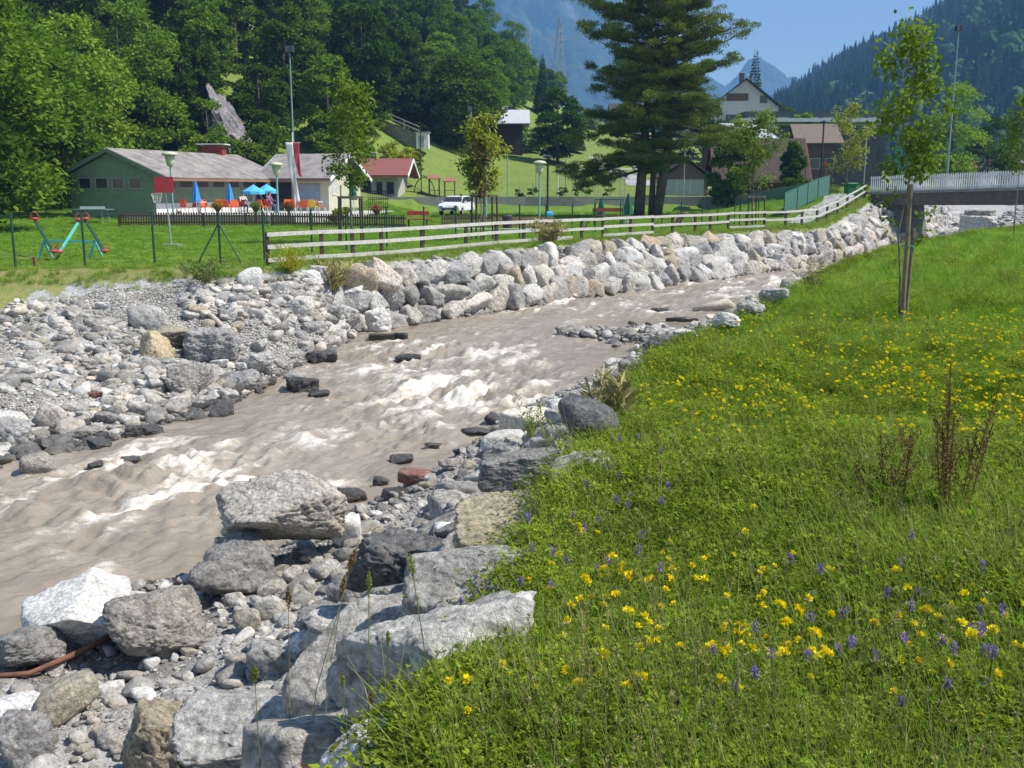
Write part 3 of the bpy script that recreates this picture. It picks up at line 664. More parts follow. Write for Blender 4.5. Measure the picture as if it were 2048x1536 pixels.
def gravel(name, poly, n, smin, smax, seed, label, power=2.2, keep=None):
    rg = np.random.RandomState(seed); xy = sample(poly, n, rg); T_ = tin(xy[:, 0], xy[:, 1]); z = detail(xy[:, 0], xy[:, 1], T_)
    al_ = power*(1+.35*np.clip(fbm(xy[:, 0]*.4, xy[:, 1]*.4, 0, 2, 8), -1, 1)); s_ = np.minimum(smin*rg.rand(n)**(-1/al_), smax*rg.uniform(.6, 1, n))
    k = T_[:, 1] > .35+.3*rg.rand(n)
    wl = zwv(xy[:, 1]); k &= z > wl-.10
    if keep is not None: k &= keep(xy, z, rg, s_)
    xy, z, s_ = xy[k], z[k], s_[k]; n = len(z); wetm = z < zwv(xy[:, 1])+.05*rg.rand(n)-.01
    for nm, mk, kind in ((name, ~wetm, 'pebble'), (name+'_wet', wetm, 'gravelwet')):
        c = mk.sum()
        if not c: continue
        o = scatter(nm, np.c_[xy[mk], z[mk]+s_[mk]*.12], np.c_[rg.uniform(-.5, .5, (c, 2)), rg.uniform(0, 6.28, c)], s_[mk], rg.randint(0, 14, c), pebble_protos(kind, nm))
        o.name = 'gravel'; tag(o, label+(' at the water line' if kind != 'pebble' else ''), 'gravel', kind='stuff')
gravel('gravel_left', polyL, 130000, .037, .5, 1, 'loose grey stones covering the far gravel bank', 2.35, keep=lambda xy, z, rg, s_: (s_ < .10) | (fbm(xy[:, 0]*.33+2, xy[:, 1]*.5, 0, 3, 91) < .12-.25*np.clip((-xy[:, 0]-9)/6, 0, 1)*np.clip((xy[:, 1]-20)/4, 0, 1)))
gravel('gravel_near', polyR, 110000, .016, .16, 2, 'small grey gravel on the near shore', 2.1)
gravel('gravel_shore', polyR, 3200, .11, .38, 3, 'cobbles strewn along the near shore', 2.6)
# infill between wall boulders
polyW = [tuple(alongxy(Aw, t)[:2]) for t in np.arange(t0-2, 96, 1.5)]+[(q[0], q[1]-.35) for q in [alongxy(Bw, t) for t in np.arange(96, t0-2, -1.5)]]
gravel('gravel_wall', polyW, 5000, .14, .45, 4, 'rubble filling the gaps of the river wall', 2.2)
# broken slabs and rubble packed on the near bank below the meadow edge
rg = np.random.RandomState(55); polyS = [(x-.1, y+.1) for x, y, *_ in D2[3:17]]+[(p[0]-.25, p[1]+.2) for p in E[:2:-1]]
xy = sample(polyS, 620, rg); z = H(xy[:, 0], xy[:, 1]); n = len(z); s_ = .16+.36*rg.rand(n)**2.2; k = (z > zwv(xy[:, 1])) & (z < .12)
for nm, kd, mk in (('rubble', 'pale', k & (rg.rand(n) < .6)), ('rubble_grey', 'grey', None)):
    if mk is None: mk = k & ~prev
    prev = mk; c = mk.sum(); o = scatter(nm, np.c_[xy[mk], z[mk]+s_[mk]*.1], np.c_[rg.uniform(-.5, .5, (c, 2)), rg.uniform(0, 6.28, c)], np.c_[s_[mk]*1.5, s_[mk], s_[mk]*.75], rg.randint(0, 16, c), [proto(nm, npmesh(nm, Q_, F_, True), RM[kd]) for Q_, F_ in WM])
    o.name = 'rubble'; tag(o, ('pale' if kd == 'pale' else 'grey')+' broken rubble packed on the near bank below the meadow', 'rubble', kind='stuff')
# the gravel spit reaching into the river
rg = np.random.RandomState(9); n = 900
u = rg.uniform(1125, 1420, n); v = 672+ (u-1130)*.02+rg.normal(0, 8, n)*np.clip((u-1110)/150, .3, 1)
q = np.array([PW(a, b) for a, b in zip(u, v)]); s_ = rg.uniform(.12, .5, n)*rg.uniform(.5, 1, n)
for nm, kd, mk in (('gravel_spit', 'pebble', rg.rand(n) > .45), ('gravel_spit_wet', 'gravelwet', None)):
    if mk is not None: first = mk
    else: mk = ~first
    c = mk.sum(); hz = .16*np.exp(-((v[mk]-674-(u[mk]-1130)*.02)/11)**2)*(1 if kd == 'pebble' else .3)
    o = scatter(nm, np.c_[q[mk][:, :2], q[mk][:, 2]+hz], np.c_[rg.uniform(-.6, .6, (c, 2)), rg.uniform(0, 6.28, c)], s_[mk], rg.randint(0, 14, c), pebble_protos(kd, nm))
    o.name = 'gravel'; tag(o, 'dry stones of the gravel spit in the river' if kd == 'pebble' else 'wet stones of the gravel spit in the river', 'gravel', kind='stuff')
# single cobbles that stand out
rg = np.random.RandomState(77)
CM = {}
CZ = [('left', 'cobble lying loose on the far gravel bank', 95, (0, 640), (600, 900), 18, 40), ('near', 'cobble lying loose on the near shore below the slabs', 55, (200, 760), (1150, 1520), 26, 60), ('mid', 'cobble on the near shore between the red boulder and the tan slab', 30, (720, 1000), (900, 1090), 18, 44)]
for nm, lb, cnt, (ua, ub), (va, vb), wa, wb in CZ:
    k = 0; tries = 0
    while k < cnt and tries < 900:
        tries += 1
        u, v = rg.uniform(ua, ub), rg.uniform(va, vb); g = hit(u, v, 3, 60, 160)
        if g is None: continue
        tt = tin([g.x], [g.y])[0]
        if tt[1] < .85 or g.z < zw(g.y)-.02: continue
        w = rg.uniform(wa, wb); wr = w*math.hypot(g.x, g.y)/F
        kd = rg.choice(['pale', 'grey', 'white', 'pale', 'cream']) if g.z > zw(g.y)+.12 else 'wet'
        key = (rg.randint(6), kd)
        if key not in CM: CM[key] = npmesh('cobble', *[rockmesh(600+key[0], 4, k=8, sharp=7, rough=.03, nf=2)[j] for j in (0, 1)], True); CM[key].materials.append(RM[kd])
        o = link('cobble', CM[key]); o.scale = (wr, wr*rg.uniform(.6, .9), wr*rg.uniform(.45, .75)); o.location = (g.x, g.y, g.z+wr*.16)
        o.rotation_euler = (rg.uniform(-.3, .3), rg.uniform(-.3, .3), rg.uniform(0, 6.28))
        cn = {'pale': 'pale grey', 'grey': 'dark grey', 'white': 'whitish', 'cream': 'cream', 'wet': 'wet dark'}[kd]
        tag(o, cn+' '+lb, 'cobble', 'cobbles, '+cn+', '+nm); k += 1

# rocks strewn in the rapids beyond the bridge
rg = np.random.RandomState(19); n = 420; yy = rg.uniform(74, 118, n); tt_ = rg.rand(n); xx = np.interp(yy, [62, 75, 92, 112], [22.6, 30.8, 44, 59])+tt_*np.interp(yy, [62, 112], [8, 12])-1
zz = np.maximum(H(xx, yy), zwv(yy)); o = scatter('far_rocks', np.c_[xx, yy, zz+.03], np.c_[rg.uniform(-.4, .4, (n, 2)), rg.uniform(0, 6.28, n)], rg.uniform(.35, 1.3, n)*rg.uniform(.5, 1, n), rg.randint(0, 14, n), pebble_protos('grey', 'far_rocks')); o.name = 'river_rocks'; tag(o, 'dark and pale rocks in the rapids beyond the bridge', 'river rocks', kind='stuff')
# ------------------------------------------------------------------ the near meadow
LM = {'herb': leafmat('herb_leaf', (.18, .28, .018), (.33, .41, .04), rnd=.6, trans=.4, scale=3),
      'grass': leafmat('grass_blade', (.21, .33, .045), (.32, .41, .08), rnd=.3),
      'lush': leafmat('lush_grass', (.19, .36, .03), (.27, .42, .05), rnd=.3),
      'straw': leafmat('straw', (.42, .37, .17), (.32, .28, .13), trans=.2, rnd=.3),
      'lawn': leafmat('lawn_grass', (.15, .29, .025), (.22, .36, .04), rnd=.25)}
YEL = leafmat('yellow_petal', (.95, .80, .01), (.92, .68, .01), trans=.25, rnd=.1)
PUR = leafmat('purple_petal', (.20, .11, .50), (.30, .20, .60), trans=.3, rnd=.2)
PNK = leafmat('faded_petal', (.62, .50, .42), (.50, .36, .34), trans=.3, rnd=.2)
RUST = leafmat('rusty_seed', (.30, .20, .07), (.17, .12, .05), trans=.1, rnd=.2)
def quads(V): V = np.asarray(V); return npmesh('m', V.reshape(-1, 3), np.arange(len(V)*4).reshape(-1, 4))
def unit(a): return a/np.maximum(np.linalg.norm(a, axis=-1, keepdims=True), 1e-9)
def leafquads(c, d, n, L, w):
    """kite-shaped leaves at c, pointing along d, facing n"""
    s = unit(np.cross(d, n)); L = np.asarray(L)[:, None]; w = np.asarray(w)[:, None]
    return np.stack([c, c+d*L*.45+s*w*.5, c+d*L, c+d*L*.45-s*w*.5], 1)
def blades(rg, n, rad, l0, l1, w, lean, seg=3):
    out = []; a = rg.uniform(0, 6.28, n); r = rad*np.sqrt(rg.rand(n)); b = np.stack([r*np.cos(a), r*np.sin(a), 0*a], 1)
    L = rg.uniform(l0, l1, n); az = rg.uniform(0, 6.28, n); ln = rg.uniform(.1, lean, n); cv = rg.uniform(.2, 1.1, n)
    prev = b; ang = ln.copy(); side = np.stack([-np.sin(az), np.cos(az), 0*az], 1)
    for k in range(seg):
        d = np.stack([np.sin(ang)*np.cos(az), np.sin(ang)*np.sin(az), np.cos(ang)], 1); nx = prev+d*(L/seg)[:, None]
        w0 = w*(1-k/seg); w1 = w*(1-(k+1)/seg)+.0006
        out.append(np.stack([prev-side*w0/2, prev+side*w0/2, nx+side*w1/2, nx-side*w1/2], 1)); prev = nx; ang = ang+cv/seg*1.4
    return np.concatenate(out)
def herb(rg, h=.14, n=90, rad=.10, ls=.017):
    c = np.stack([rg.normal(0, rad*.6, n), rg.normal(0, rad*.6, n), h*rg.power(2.2, n)], 1); out = []
    for k in range(3):
        a = rg.uniform(0, 6.28, n); d = unit(np.stack([np.cos(a), np.sin(a), rg.uniform(-.2, .8, n)], 1)); nn = unit(np.stack([rg.normal(0, .5, n), rg.normal(0, .5, n), np.ones(n)], 1))
        out.append(leafquads(c, d, nn, rg.uniform(.7, 1.3, n)*ls, rg.uniform(.35, .6, n)*ls))
    return np.concatenate(out+[blades(rg, 10, rad, h*.6, h*1.1, .002, .5)])
def stemq(pts, w):
    pts = np.asarray(pts, float); out = []
    for a, b in zip(pts[:-1], pts[1:]):
        for s_ in ((1, 0, 0), (0, 1, 0)):
            s_ = np.array(s_)*w/2; out.append([a-s_, a+s_, b+s_, b-s_])
    return np.array(out)
def florets(rg, c, n, R_, L, w, up=.5):
    a = rg.uniform(0, 6.28, n); e = rg.uniform(-.1, 1.3, n); d = unit(np.stack([np.cos(a)*np.cos(e), np.sin(a)*np.cos(e), np.sin(e)], 1))
    nn = unit(rg.normal(0, 1, (n, 3))); return leafquads(c+d*R_*rg.uniform(.1, .6, n)[:, None], d, nn, np.full(n, L), np.full(n, w))
rg = np.random.RandomState(1)
def mprotos(nm):
    rg = np.random.RandomState(2); P_ = []
    P_ += [proto(nm, quads(herb(rg, .17, 150, .10, .016)), LM['herb']) for _ in range(4)]
    P_ += [proto(nm, quads(herb(rg, .20, 100, .09, .021)), LM['herb']) for _ in range(2)]
    P_ += [proto(nm, quads(blades(rg, 26, .06, .14, .32, .0058, .8)), LM['grass']) for _ in range(3)]
    P_ += [proto(nm, quads(blades(rg, 9, .05, .16, .38, .0028, 1.1)), LM['straw']) for _ in range(2)]      # 9, 10
    P_ += [proto(nm, quads(blades(rg, 60, .12, .08, .20, .010, .9)), LM['lush']) for _ in range(3)]        # 11..13
    for k_ in range(3):
        cq = [blades(rg, 5, .05, .30, .48, .0024, .5)]
        for j in range(4):
            a = rg.uniform(0, 6.28); top = np.array([.09*math.cos(a), .09*math.sin(a), rg.uniform(.28, .42)]); cq += [stemq([np.array([.02*math.cos(a), .02*math.sin(a), 0]), top*[.6, .6, .6], top], .0022), florets(rg, top, 12, .018, .010, .004)]
        P_.append(proto(nm, quads(np.concatenate(cq)), LM['straw' if k_ else 'grass']))                # 14..16
    return P_
polyM = [p[:2] for p in D[:-2]]+[(44, 70), (75, 75), (60, 20), (30, -4)]
def on_meadow(n, rg, u0, u1, v0, v1, pad=None, poly=None, zp=.25):
    u = rg.uniform(u0, u1, n); v = rg.uniform(v0, v1, n); x, y = [], []
    a = (u-1024)/F; b = (768-v)/F; dz = -SP+b*CP; t = (zp-CAMZ)/dz; x = a*t; y = (CP+b*SP)*t
    k = inpoly(x, y, poly or polyM); x, y = x[k], y[k]; T_ = tin(x, y); z = detail(x, y, T_)
    return x, y, z, u[k], v[k]
rg = np.random.RandomState(12)
x, y, z, u, v = on_meadow(125000, rg, -100, 2900, 440, 1900)
r = np.hypot(x, y); k = (y > 1.2) | (x > -.3); x, y, z, u, v, r = [q[k] for q in (x, y, z, u, v, r)]
n = len(x); pn = fbm(x*.5, y*.5, 0, 3, 5); far = np.clip((r-5)/9, 0, 1)
pick = rg.randint(0, 6, n); q = rg.rand(n)
pick = np.where(q < .27+.2*pn, rg.randint(6, 9, n), pick); pick = np.where(q > .93-.05*np.clip(pn, 0, 1), rg.randint(9, 11, n), pick)
pick = np.where(rg.rand(n) < far*.62, rg.randint(11, 14, n), pick); pick = np.where((rg.rand(n) < far*.5) & (pick < 6), rg.randint(6, 9, n), pick)
pick = np.where(rg.rand(n) < .007, rg.randint(14, 17, n), pick)
scl = (.75+.5*rg.rand(n))*(1+.35*pn)*np.interp(r, [0, 4, 10, 25, 60], [.95, .95, 1.15, 1.6, 2.6]); zs = np.interp(r, [0, 12, 60], [1.15, 1.05, .6])
o = scatter('meadow_grass', np.c_[x, y, z-.01], np.c_[rg.normal(0, .15, (n, 2)), rg.uniform(0, 6.28, n)], np.c_[scl, scl, scl*zs], pick, mprotos('meadow_grass'))
o.name = 'meadow_grass'; tag(o, 'dense herbs and grass of the near meadow', 'meadow grass', kind='stuff')
# tufts along both banks and on the lawn
def tufts(name, xy, scl, kinds, seed, label, cat='grass', dz=0):
    rg = np.random.RandomState(seed); xy = np.asarray(xy); n = len(xy); z = H(xy[:, 0], xy[:, 1])
    o = scatter(name, np.c_[xy, z+dz], np.c_[rg.normal(0, .2, (n, 2)), rg.uniform(0, 6.28, n)], scl*rg.uniform(.6, 1.3, n), rg.choice(kinds, n), mprotos(name))
    o.name = 'grass'; tag(o, label, cat, kind='stuff'); return o
rg = np.random.RandomState(31); xy = []
for P0, P1 in zip(A[:-1], A[1:]):
    L_s = math.hypot(P1[0]-P0[0], P1[1]-P0[1]); c = int(L_s*38)
    if P0[0] < -40: continue
    t = rg.rand(c); xy.append(np.c_[P0[0]+(P1[0]-P0[0])*t+rg.normal(0, .12, c), P0[1]+(P1[1]-P0[1])*t+rg.normal(-.15 if P0[0] > -7 else -.5, .3, c)])
tufts('bank_grass', np.vstack(xy), 1.15, [6, 7, 9, 9, 10, 10, 11], 3, 'rough half-dry grass along the top of the far bank')
xy = []
for P0, P1 in zip(D[2:-3], D[3:-2]):
    L_s = math.hypot(P1[0]-P0[0], P1[1]-P0[1]); c = int(L_s*46); t = rg.rand(c)
    xy.append(np.c_[P0[0]+(P1[0]-P0[0])*t-np.abs(rg.normal(0, .10, c)), P0[1]+(P1[1]-P0[1])*t+np.abs(rg.normal(0, .08, c))])
tufts('edge_grass', np.vstack(xy), 1.25, [1, 3, 5, 6, 7, 9, 10], 4, 'grass and herbs hanging over the near bank edge')
# lawn on the far side: short grass so that it does not read as a flat sheet
x = rg.uniform(-32, 24, 90000); y = rg.uniform(24, 84, 90000); T_ = tin(x, y)
k = (T_[:, 1] < .1) & (y > np.interp(x, [a[0] for a in A], [a[1] for a in A])+.1) & (rg.rand(len(x)) < np.interp(y, [24, 40, 84], [1, .6, .25])); x, y = x[k], y[k]
o = scatter('lawn', np.c_[x, y, H(x, y)], np.c_[rg.normal(0, .2, (len(x), 2)), rg.uniform(0, 6.28, len(x))], np.c_[np.interp(y, [24, 84], [1.0, 2.2]), np.interp(y, [24, 84], [1.0, 2.2]), .35+0*x], rg.randint(0, 3, len(x)),
            [proto('lawn', quads(blades(np.random.RandomState(50+k), 40, .16, .08, .2, .012, 1.0)), LM['lawn']) for k in range(3)])
o.name = 'lawn_grass'; tag(o, 'mown grass of the playground lawn', 'lawn grass', kind='stuff')

# flowers
def multi(name, parts):                # parts: (quads array, material) -> one mesh
    V = np.concatenate([p[0] for p in parts]); me = quads(V); me.name = name
    mi = np.concatenate([np.full(len(p[0]), k) for k, p in enumerate(parts)])
    for p in parts: me.materials.append(p[1])
    me.polygons.foreach_set('material_index', mi.astype(np.int32)); return me
def yflower(rg, h=.2):
    st = stemq([(0, 0, 0), (.01, .005, h*.5), (0, 0, h)], .0022); q = []
    for j in range(rg.randint(1, 3)):
        c = np.array([rg.normal(0, .012), rg.normal(0, .012), h-.006*j]); q.append(florets(rg, c, 22, .014, .014, .012))
    return multi('flower', [(np.concatenate(q), YEL), (st, LM['herb'])])
def pflower(rg, h=.3):
    st = stemq([(0, 0, 0), (.015, 0, h*.5), (0, .01, h)], .003)
    q = np.concatenate([florets(rg, np.array([0, .01, h-.028+.007*j]), 9, .012, .010, .006) for j in range(5)])
    a = rg.uniform(0, 6.28, 16); c = np.stack([.01+0*a, 0*a, rg.uniform(.05, h-.03, 16)], 1); d = unit(np.stack([np.cos(a), np.sin(a), .5+0*a], 1))
    return multi('flower', [(q, PUR), (st, LM['herb']), (leafquads(c, d, unit(rg.normal(0, 1, (16, 3))+[0, 0, 1.5]), np.full(16, .03), np.full(16, .01)), LM['herb'])])
rg = np.random.RandomState(3)
YF = [yflower(rg, .21+.02*k) for k in range(6)]; PF = [pflower(rg, .28+.025*k) for k in range(5)]
KF = [multi('flower', [(florets(rg, np.array([0, 0, .15]), 16, .008, .008, .005), PNK), (stemq([(0, 0, 0), (0, 0, .15)], .002), LM['straw'])]) for k in range(2)]
x, y, z, u, v = np.concatenate([np.array(on_meadow(2600, rg, 780, 2300, 640, 1600)), np.array(on_meadow(1150, rg, 1150, 2300, 650, 960))], 1)
d_ = fbm(x*1.1, y*1.1, 0, 2, 77); keep = (d_ > -.45) & ~((v > 1000) & (rg.rand(len(x)) < .45)); x, y, z, u, v = [q[keep] for q in (x, y, z, u, v)]
o_ = np.argsort(np.hypot(x, y)); vis = [k for k in o_ if 0 < u[k] < 2048 and v[k] < 1536]; solo = vis[:270]; rest = [k for k in o_ if k not in set(solo)]
def flo(me, x, y, z, s, label, group, name):
    o = link(name, me); o.location = (x, y, z); o.scale = (s, s, s); o.rotation_euler = (rg.normal(0, .15), rg.normal(0, .15), rg.uniform(0, 6.28)); return tag(o, label, 'flower', group)
for k in solo:
    near = 'at the bottom of the picture' if v[k] > 1330 else 'in the middle of the near meadow' if v[k] > 1120 else 'in the upper part of the near meadow'
    side = 'toward the river' if u[k] < 1400 else 'beside the dock plants' if 1650 < u[k] < 2000 and v[k] < 1150 else 'on the open meadow'
    flo(YF[rg.randint(6)], x[k], y[k], z[k], rg.uniform(.7, 1.15), 'small yellow flower head %s, %s' % (near, side), 'yellow flowers %s, %s' % (near, side), 'yellow_flower')
n = len(rest); s_ = rg.uniform(.8, 1.15, n)*np.interp(y[rest], [4, 15, 25], [.85, 1.0, 1.35])
o = scatter('flowers', np.c_[x[rest], y[rest], z[rest]], np.c_[rg.normal(0, .15, (n, 2)), rg.uniform(0, 6.28, n)], s_, rg.randint(0, 6, n), [proto('flowers', m_, None) for m_ in YF])
o.name = 'yellow_flowers'; tag(o, 'yellow flowers dotting the farther meadow', 'flowers', kind='stuff')
PP = [(int(a_), int(b_)) for a_, b_ in zip(np.random.RandomState(6).uniform(1450, 2040, 26), np.random.RandomState(7).uniform(1180, 1500, 26))]+[(int(a_), int(b_)) for a_, b_ in zip(np.random.RandomState(8).uniform(1120, 1350, 16), np.random.RandomState(9).uniform(880, 1250, 16))]+[(u_, v_) for u_, v_ in [(985, 1180), (1010, 1250), (950, 1240), (935, 1290), (905, 1300), (1070, 1170), (1090, 1150), (1170, 1140), (1150, 1165), (1215, 1060), (1205, 1100), (1290, 940), (1300, 960), (1250, 1035), (1215, 980), (1425, 915), (1610, 1255), (1640, 1240), (1585, 1300),
       (1672, 1310), (1830, 1190), (1855, 1240), (2035, 1295), (1865, 1360), (1890, 1360), (1905, 1400), (1945, 1400), (1850, 1480), (1815, 1410), (1770, 1405), (1660, 1350), (2010, 1345), (1700, 1410), (1995, 1420), (1140, 1090), (1180, 1180), (1240, 1210), (960, 1330), (1100, 1200), (1130, 1230), (1560, 1420), (1480, 1500), (1960, 1500)]]
for u_, v_ in PP:
    g = hit(u_, min(v_+60, 1530), 1.5, 30, 200)
    if g is None or g.z < 0: g = hit(u_+90, v_+60, 1.5, 30, 200)
    if g is None or g.z < -.1: continue
    a = 'hanging over the rocks at the bank edge' if u_ < 1180 else 'in the grass left of the meadow centre' if u_ < 1500 else 'in the lower right of the meadow'
    flo(PF[rg.randint(5)], g.x, g.y, g.z, rg.uniform(.8, 1.15), 'purple clover-like flower '+a, 'purple flowers '+a, 'purple_flower')
x, y, z, u, v = on_meadow(260, rg, 780, 2300, 900, 1600)
n = len(x); o = scatter('faded', np.c_[x, y, z], np.c_[rg.normal(0, .2, (n, 2)), rg.uniform(0, 6.28, n)], rg.uniform(.8, 1.2, n), rg.randint(0, 2, n), [proto('faded', m_, None) for m_ in KF])
o.name = 'faded_flowers'; tag(o, 'faded pinkish flower heads low in the meadow', 'flowers', kind='stuff')
# white butterfly on a purple flower
g = hit(1618, 1310, 1.5, 30, 200)
bt = empty('butterfly', (g.x, g.y, g.z+.245), .3, 'small white butterfly resting on a purple flower with raised wings', 'butterfly')
wm = leafmat('butterfly_wing', (.75, .76, .68), (.7, .7, .6), trans=.3, rnd=0)
for s_ in (-1, 1):
    MB().poly([(0, 0, 0), (.014*s_, -.012, .022), (.012*s_, .006, .026), (.008*s_, .014, .012)], .0006).build('wing', wm, bt)
MB().tube([(0, -.012, 0), (0, 0, .002), (0, .012, 0)], [.001, .002, .001], 6).build('body', pm('butterfly_body', (.1, .1, .09)), bt)

# dock plants: brown stalks with seed whorls
def dock(g, n, hmax, spread, label, seed):
    rg = np.random.RandomState(seed); st = []; sd = []; lf = []
    for j in range(n):
        a = rg.uniform(0, 6.28); r0 = rg.uniform(0, .05); h = hmax*rg.uniform(.6, 1); ln = rg.uniform(.02, spread)
        top = np.array([math.cos(a)*ln*1.3, math.sin(a)*ln, h]); base = np.array([math.cos(a)*r0, math.sin(a)*r0, 0])
        pts = [base+(top-base)*t+np.array([0, 0, 0]) for t in np.linspace(0, 1, 6)]; st.append(stemq(pts, .006))
        m = 10
        for t in np.linspace(.35, 1, 13):
            c = base+(top-base)*t; sz = .022*(1.2-t*.6); sd.append(florets(rg, c, m, sz, .012, .010))
        for b_ in range(4):
            t = rg.uniform(.45, .85); c = base+(top-base)*t; aa = rg.uniform(0, 6.28); e = c+np.array([math.cos(aa)*.06, math.sin(aa)*.06, .12]); st.append(stemq([c, e], .003))
            for tt in np.linspace(.2, 1, 6): sd.append(florets(rg, c+(e-c)*tt, 7, .013, .011, .009))
    for j in range(10):
        a = rg.uniform(0, 6.28); d = np.array([[math.cos(a), math.sin(a), rg.uniform(.1, .9)]]); c = np.array([[0, 0, rg.uniform(.03, .3)]]); lf.append(leafquads(c, unit(d), unit(np.array([[rg.normal(0, .4), rg.normal(0, .4), 1]])), [rg.uniform(.12, .2)], [.07]))
    e = empty('dock_plant', g, 0, label, 'plant')
    for nm, q, m_ in (('stem', st, RUST), ('seed_head', sd, RUST), ('leaf', lf, LM['herb'])):
        me = quads(np.concatenate(q)); me.name = nm; link(nm, me, m_, e)
g = hit(1890, 1120, 1.5, 30, 300); dock(g, 10, 1.0, .24, 'tall dock plant with dense rust-brown seed stalks, the bigger of two', 5)
g = hit(1790, 1090, 1.5, 30, 300); dock(g, 6, .66, .18, 'thinner brown dock plant just left of the bigger one', 6)
g = hit(1330, 860, 1.5, 30, 300)
# grass stalks standing in front of the near rocks
GH = leafmat('grass_head', (.30, .32, .10), (.24, .28, .08), trans=.2, rnd=.1); BH = leafmat('brown_head', (.28, .18, .09), (.22, .13, .06), trans=.2, rnd=.1)
def stalk(ub, vt, ut, hl, hw, hm, label, d=3.4):
    b0 = PD(ub, 1600, d); b0.z = h1(b0.x, b0.y); t0_ = PD(ut, vt, d)
    mid = (b0+t0_)/2+Vector(((ub-ut)*.0004, 0, .0)); e = empty('grass_stalk', b0, 0, label, 'grass stalk', 'grass stalks in front of the near rocks')
    pts = [b0+(mid-b0)*t*2*(1)+Vector((0, 0, 0)) if t < .5 else mid+(t0_-mid)*(t-.5)*2 for t in np.linspace(0, 1, 7)]; pts = [p-b0 for p in pts]
    MB().tube(pts, [.0018]*6+[.001], 5).build('stem', LM['straw'] if hm is BH else LM['grass'], e)
    dv = (pts[-1]-pts[-2]).normalized(); L = hl*d/F; rg = np.random.RandomState(int(ub)); q = []
    for t in np.linspace(0, 1, 26):
        w = hw*d/F*math.sin(math.pi*(.12+.82*t)); q.append(florets(rg, np.array(pts[-1]-dv*L*(1-t)), 8, w*.55, w*.7, w*.35))
    me = quads(np.concatenate(q)); me.name = 'seed_head'; link('seed_head', me, hm, e)
for a in [(738, 1140, 738, 62, 10, GH, 'green grass stalk with a slender head, before the near-black craggy rock', 3.2), (862, 1108, 820, 58, 12, GH, 'green grass stalk with a plump head, the rightmost one over the rocks', 3.1),
          (600, 1095, 712, 60, 12, BH, 'brown grass stalk with a ragged head leaning right', 3.5), (577, 1170, 577, 55, 10, BH, 'straight straw-coloured stalk left of the long smooth slab', 3.6),
          (520, 1330, 508, 46, 12, GH, 'short stalk with a yellow-green head by the wide flat slab', 3.4), (640, 1150, 690, 50, 10, BH, 'thin brown stalk between the two leaning slabs', 3.7),
          (748, 1380, 742, 34, 10, BH, 'short bent straw stalk before the dark-faced slab', 2.9), (778, 1260, 776, 36, 8, GH, 'thin green stalk close to the dark-faced slab', 3.1), (700, 1345, 683, 36, 9, GH, 'small green stalk leaning left before the long smooth slab', 3.0),
          (700, 1525, 600, 50, 11, BH, 'drooping tan stalk crossing the bottom edge', 2.9)]: stalk(a[0], a[1], a[2], a[3], a[4], a[5], a[6], a[7])
# willow sprigs and dry grass on the near bank
def sprig(g, h, n, m_, label, cat='shrub', name='willow_shrub', seed=1, ls=.07, spread=.35):
    rg = np.random.RandomState(seed); q = []; st = []
    for j in range(n):
        a = rg.uniform(0, 6.28); top = np.array([math.cos(a)*h*spread*rg.rand(), math.sin(a)*h*spread*rg.rand(), h*rg.uniform(.6, 1)]); st.append(stemq([np.zeros(3), top*.5, top], .004)); k = 26
        t = rg.uniform(.15, 1, k); c = top*t[:, None]; aa = rg.uniform(0, 6.28, k); d = unit(np.stack([np.cos(aa), np.sin(aa), rg.uniform(.2, 1.5, k)], 1)); q.append(leafquads(c, d, unit(rg.normal(0, 1, (k, 3))), rg.uniform(.6, 1.2, k)*ls, np.full(k, ls*.17)))
    e = empty(name, g, 0, label, cat); 
    for nm, qq, mm in (('leaves', q, m_), ('stem', st, LM['straw'])):
        me = quads(np.concatenate(qq)); me.name = nm; link(nm, me, mm, e)
WL = leafmat('willow_leaf', (.20, .27, .06), (.26, .32, .09), rnd=.1)
sprig(hit(1060, 905, 3, 60), .8, 9, WL, 'willow sprigs in front of the big rounded white boulder', seed=2, ls=.10)
sprig(hit(1110, 945, 3, 60), .6, 7, WL, 'low willow sprigs left of the smooth dark boulder', seed=3, ls=.08)
sprig(hit(1205, 800, 3, 60), .5, 5, WL, 'small willow sprig by the grey rock at the meadow edge', seed=4)
sprig(hit(1230, 880, 3, 60), .5, 16, LM['straw'], 'clump of dry brown grass above the layered grey rock', 'grass clump', 'dry_grass', 5, .16, .6)
sprig(hit(668, 588, 3, 60), 1.0, 20, LM['straw'], 'tall tawny grass clump in the river wall under the fence', 'grass clump', 'dry_grass', 6, .3, .6)
YB = leafmat('yellow_bloom', (.55, .45, .02), (.30, .34, .03), rnd=.1)
sprig(hit(582, 548, 3, 60), .75, 22, YB, 'yellow flowering bush by the first fence post', 'shrub', 'flowering_shrub', 7, .16, 1.0)
sprig(hit(1625, 600, 3, 60), .8, 14, LM['straw'], 'dry weed clump at the meadow edge upstream', 'grass clump', 'dry_grass', 8, .12, .6)
sprig(hit(1100, 490, 3, 80), 1.0, 24, LM['straw'], 'tall grass hiding the break in the bottom fence rail', 'grass clump', 'dry_grass', 9, .3, 1.1)
sprig(hit(410, 572, 3, 80), .7, 30, leafmat('bank_herb', (.13, .16, .05), (.10, .14, .04)), 'leafy weeds hanging over the gravel at the lawn edge', 'shrub', 'weed_clump', 10, .14, 1.4)

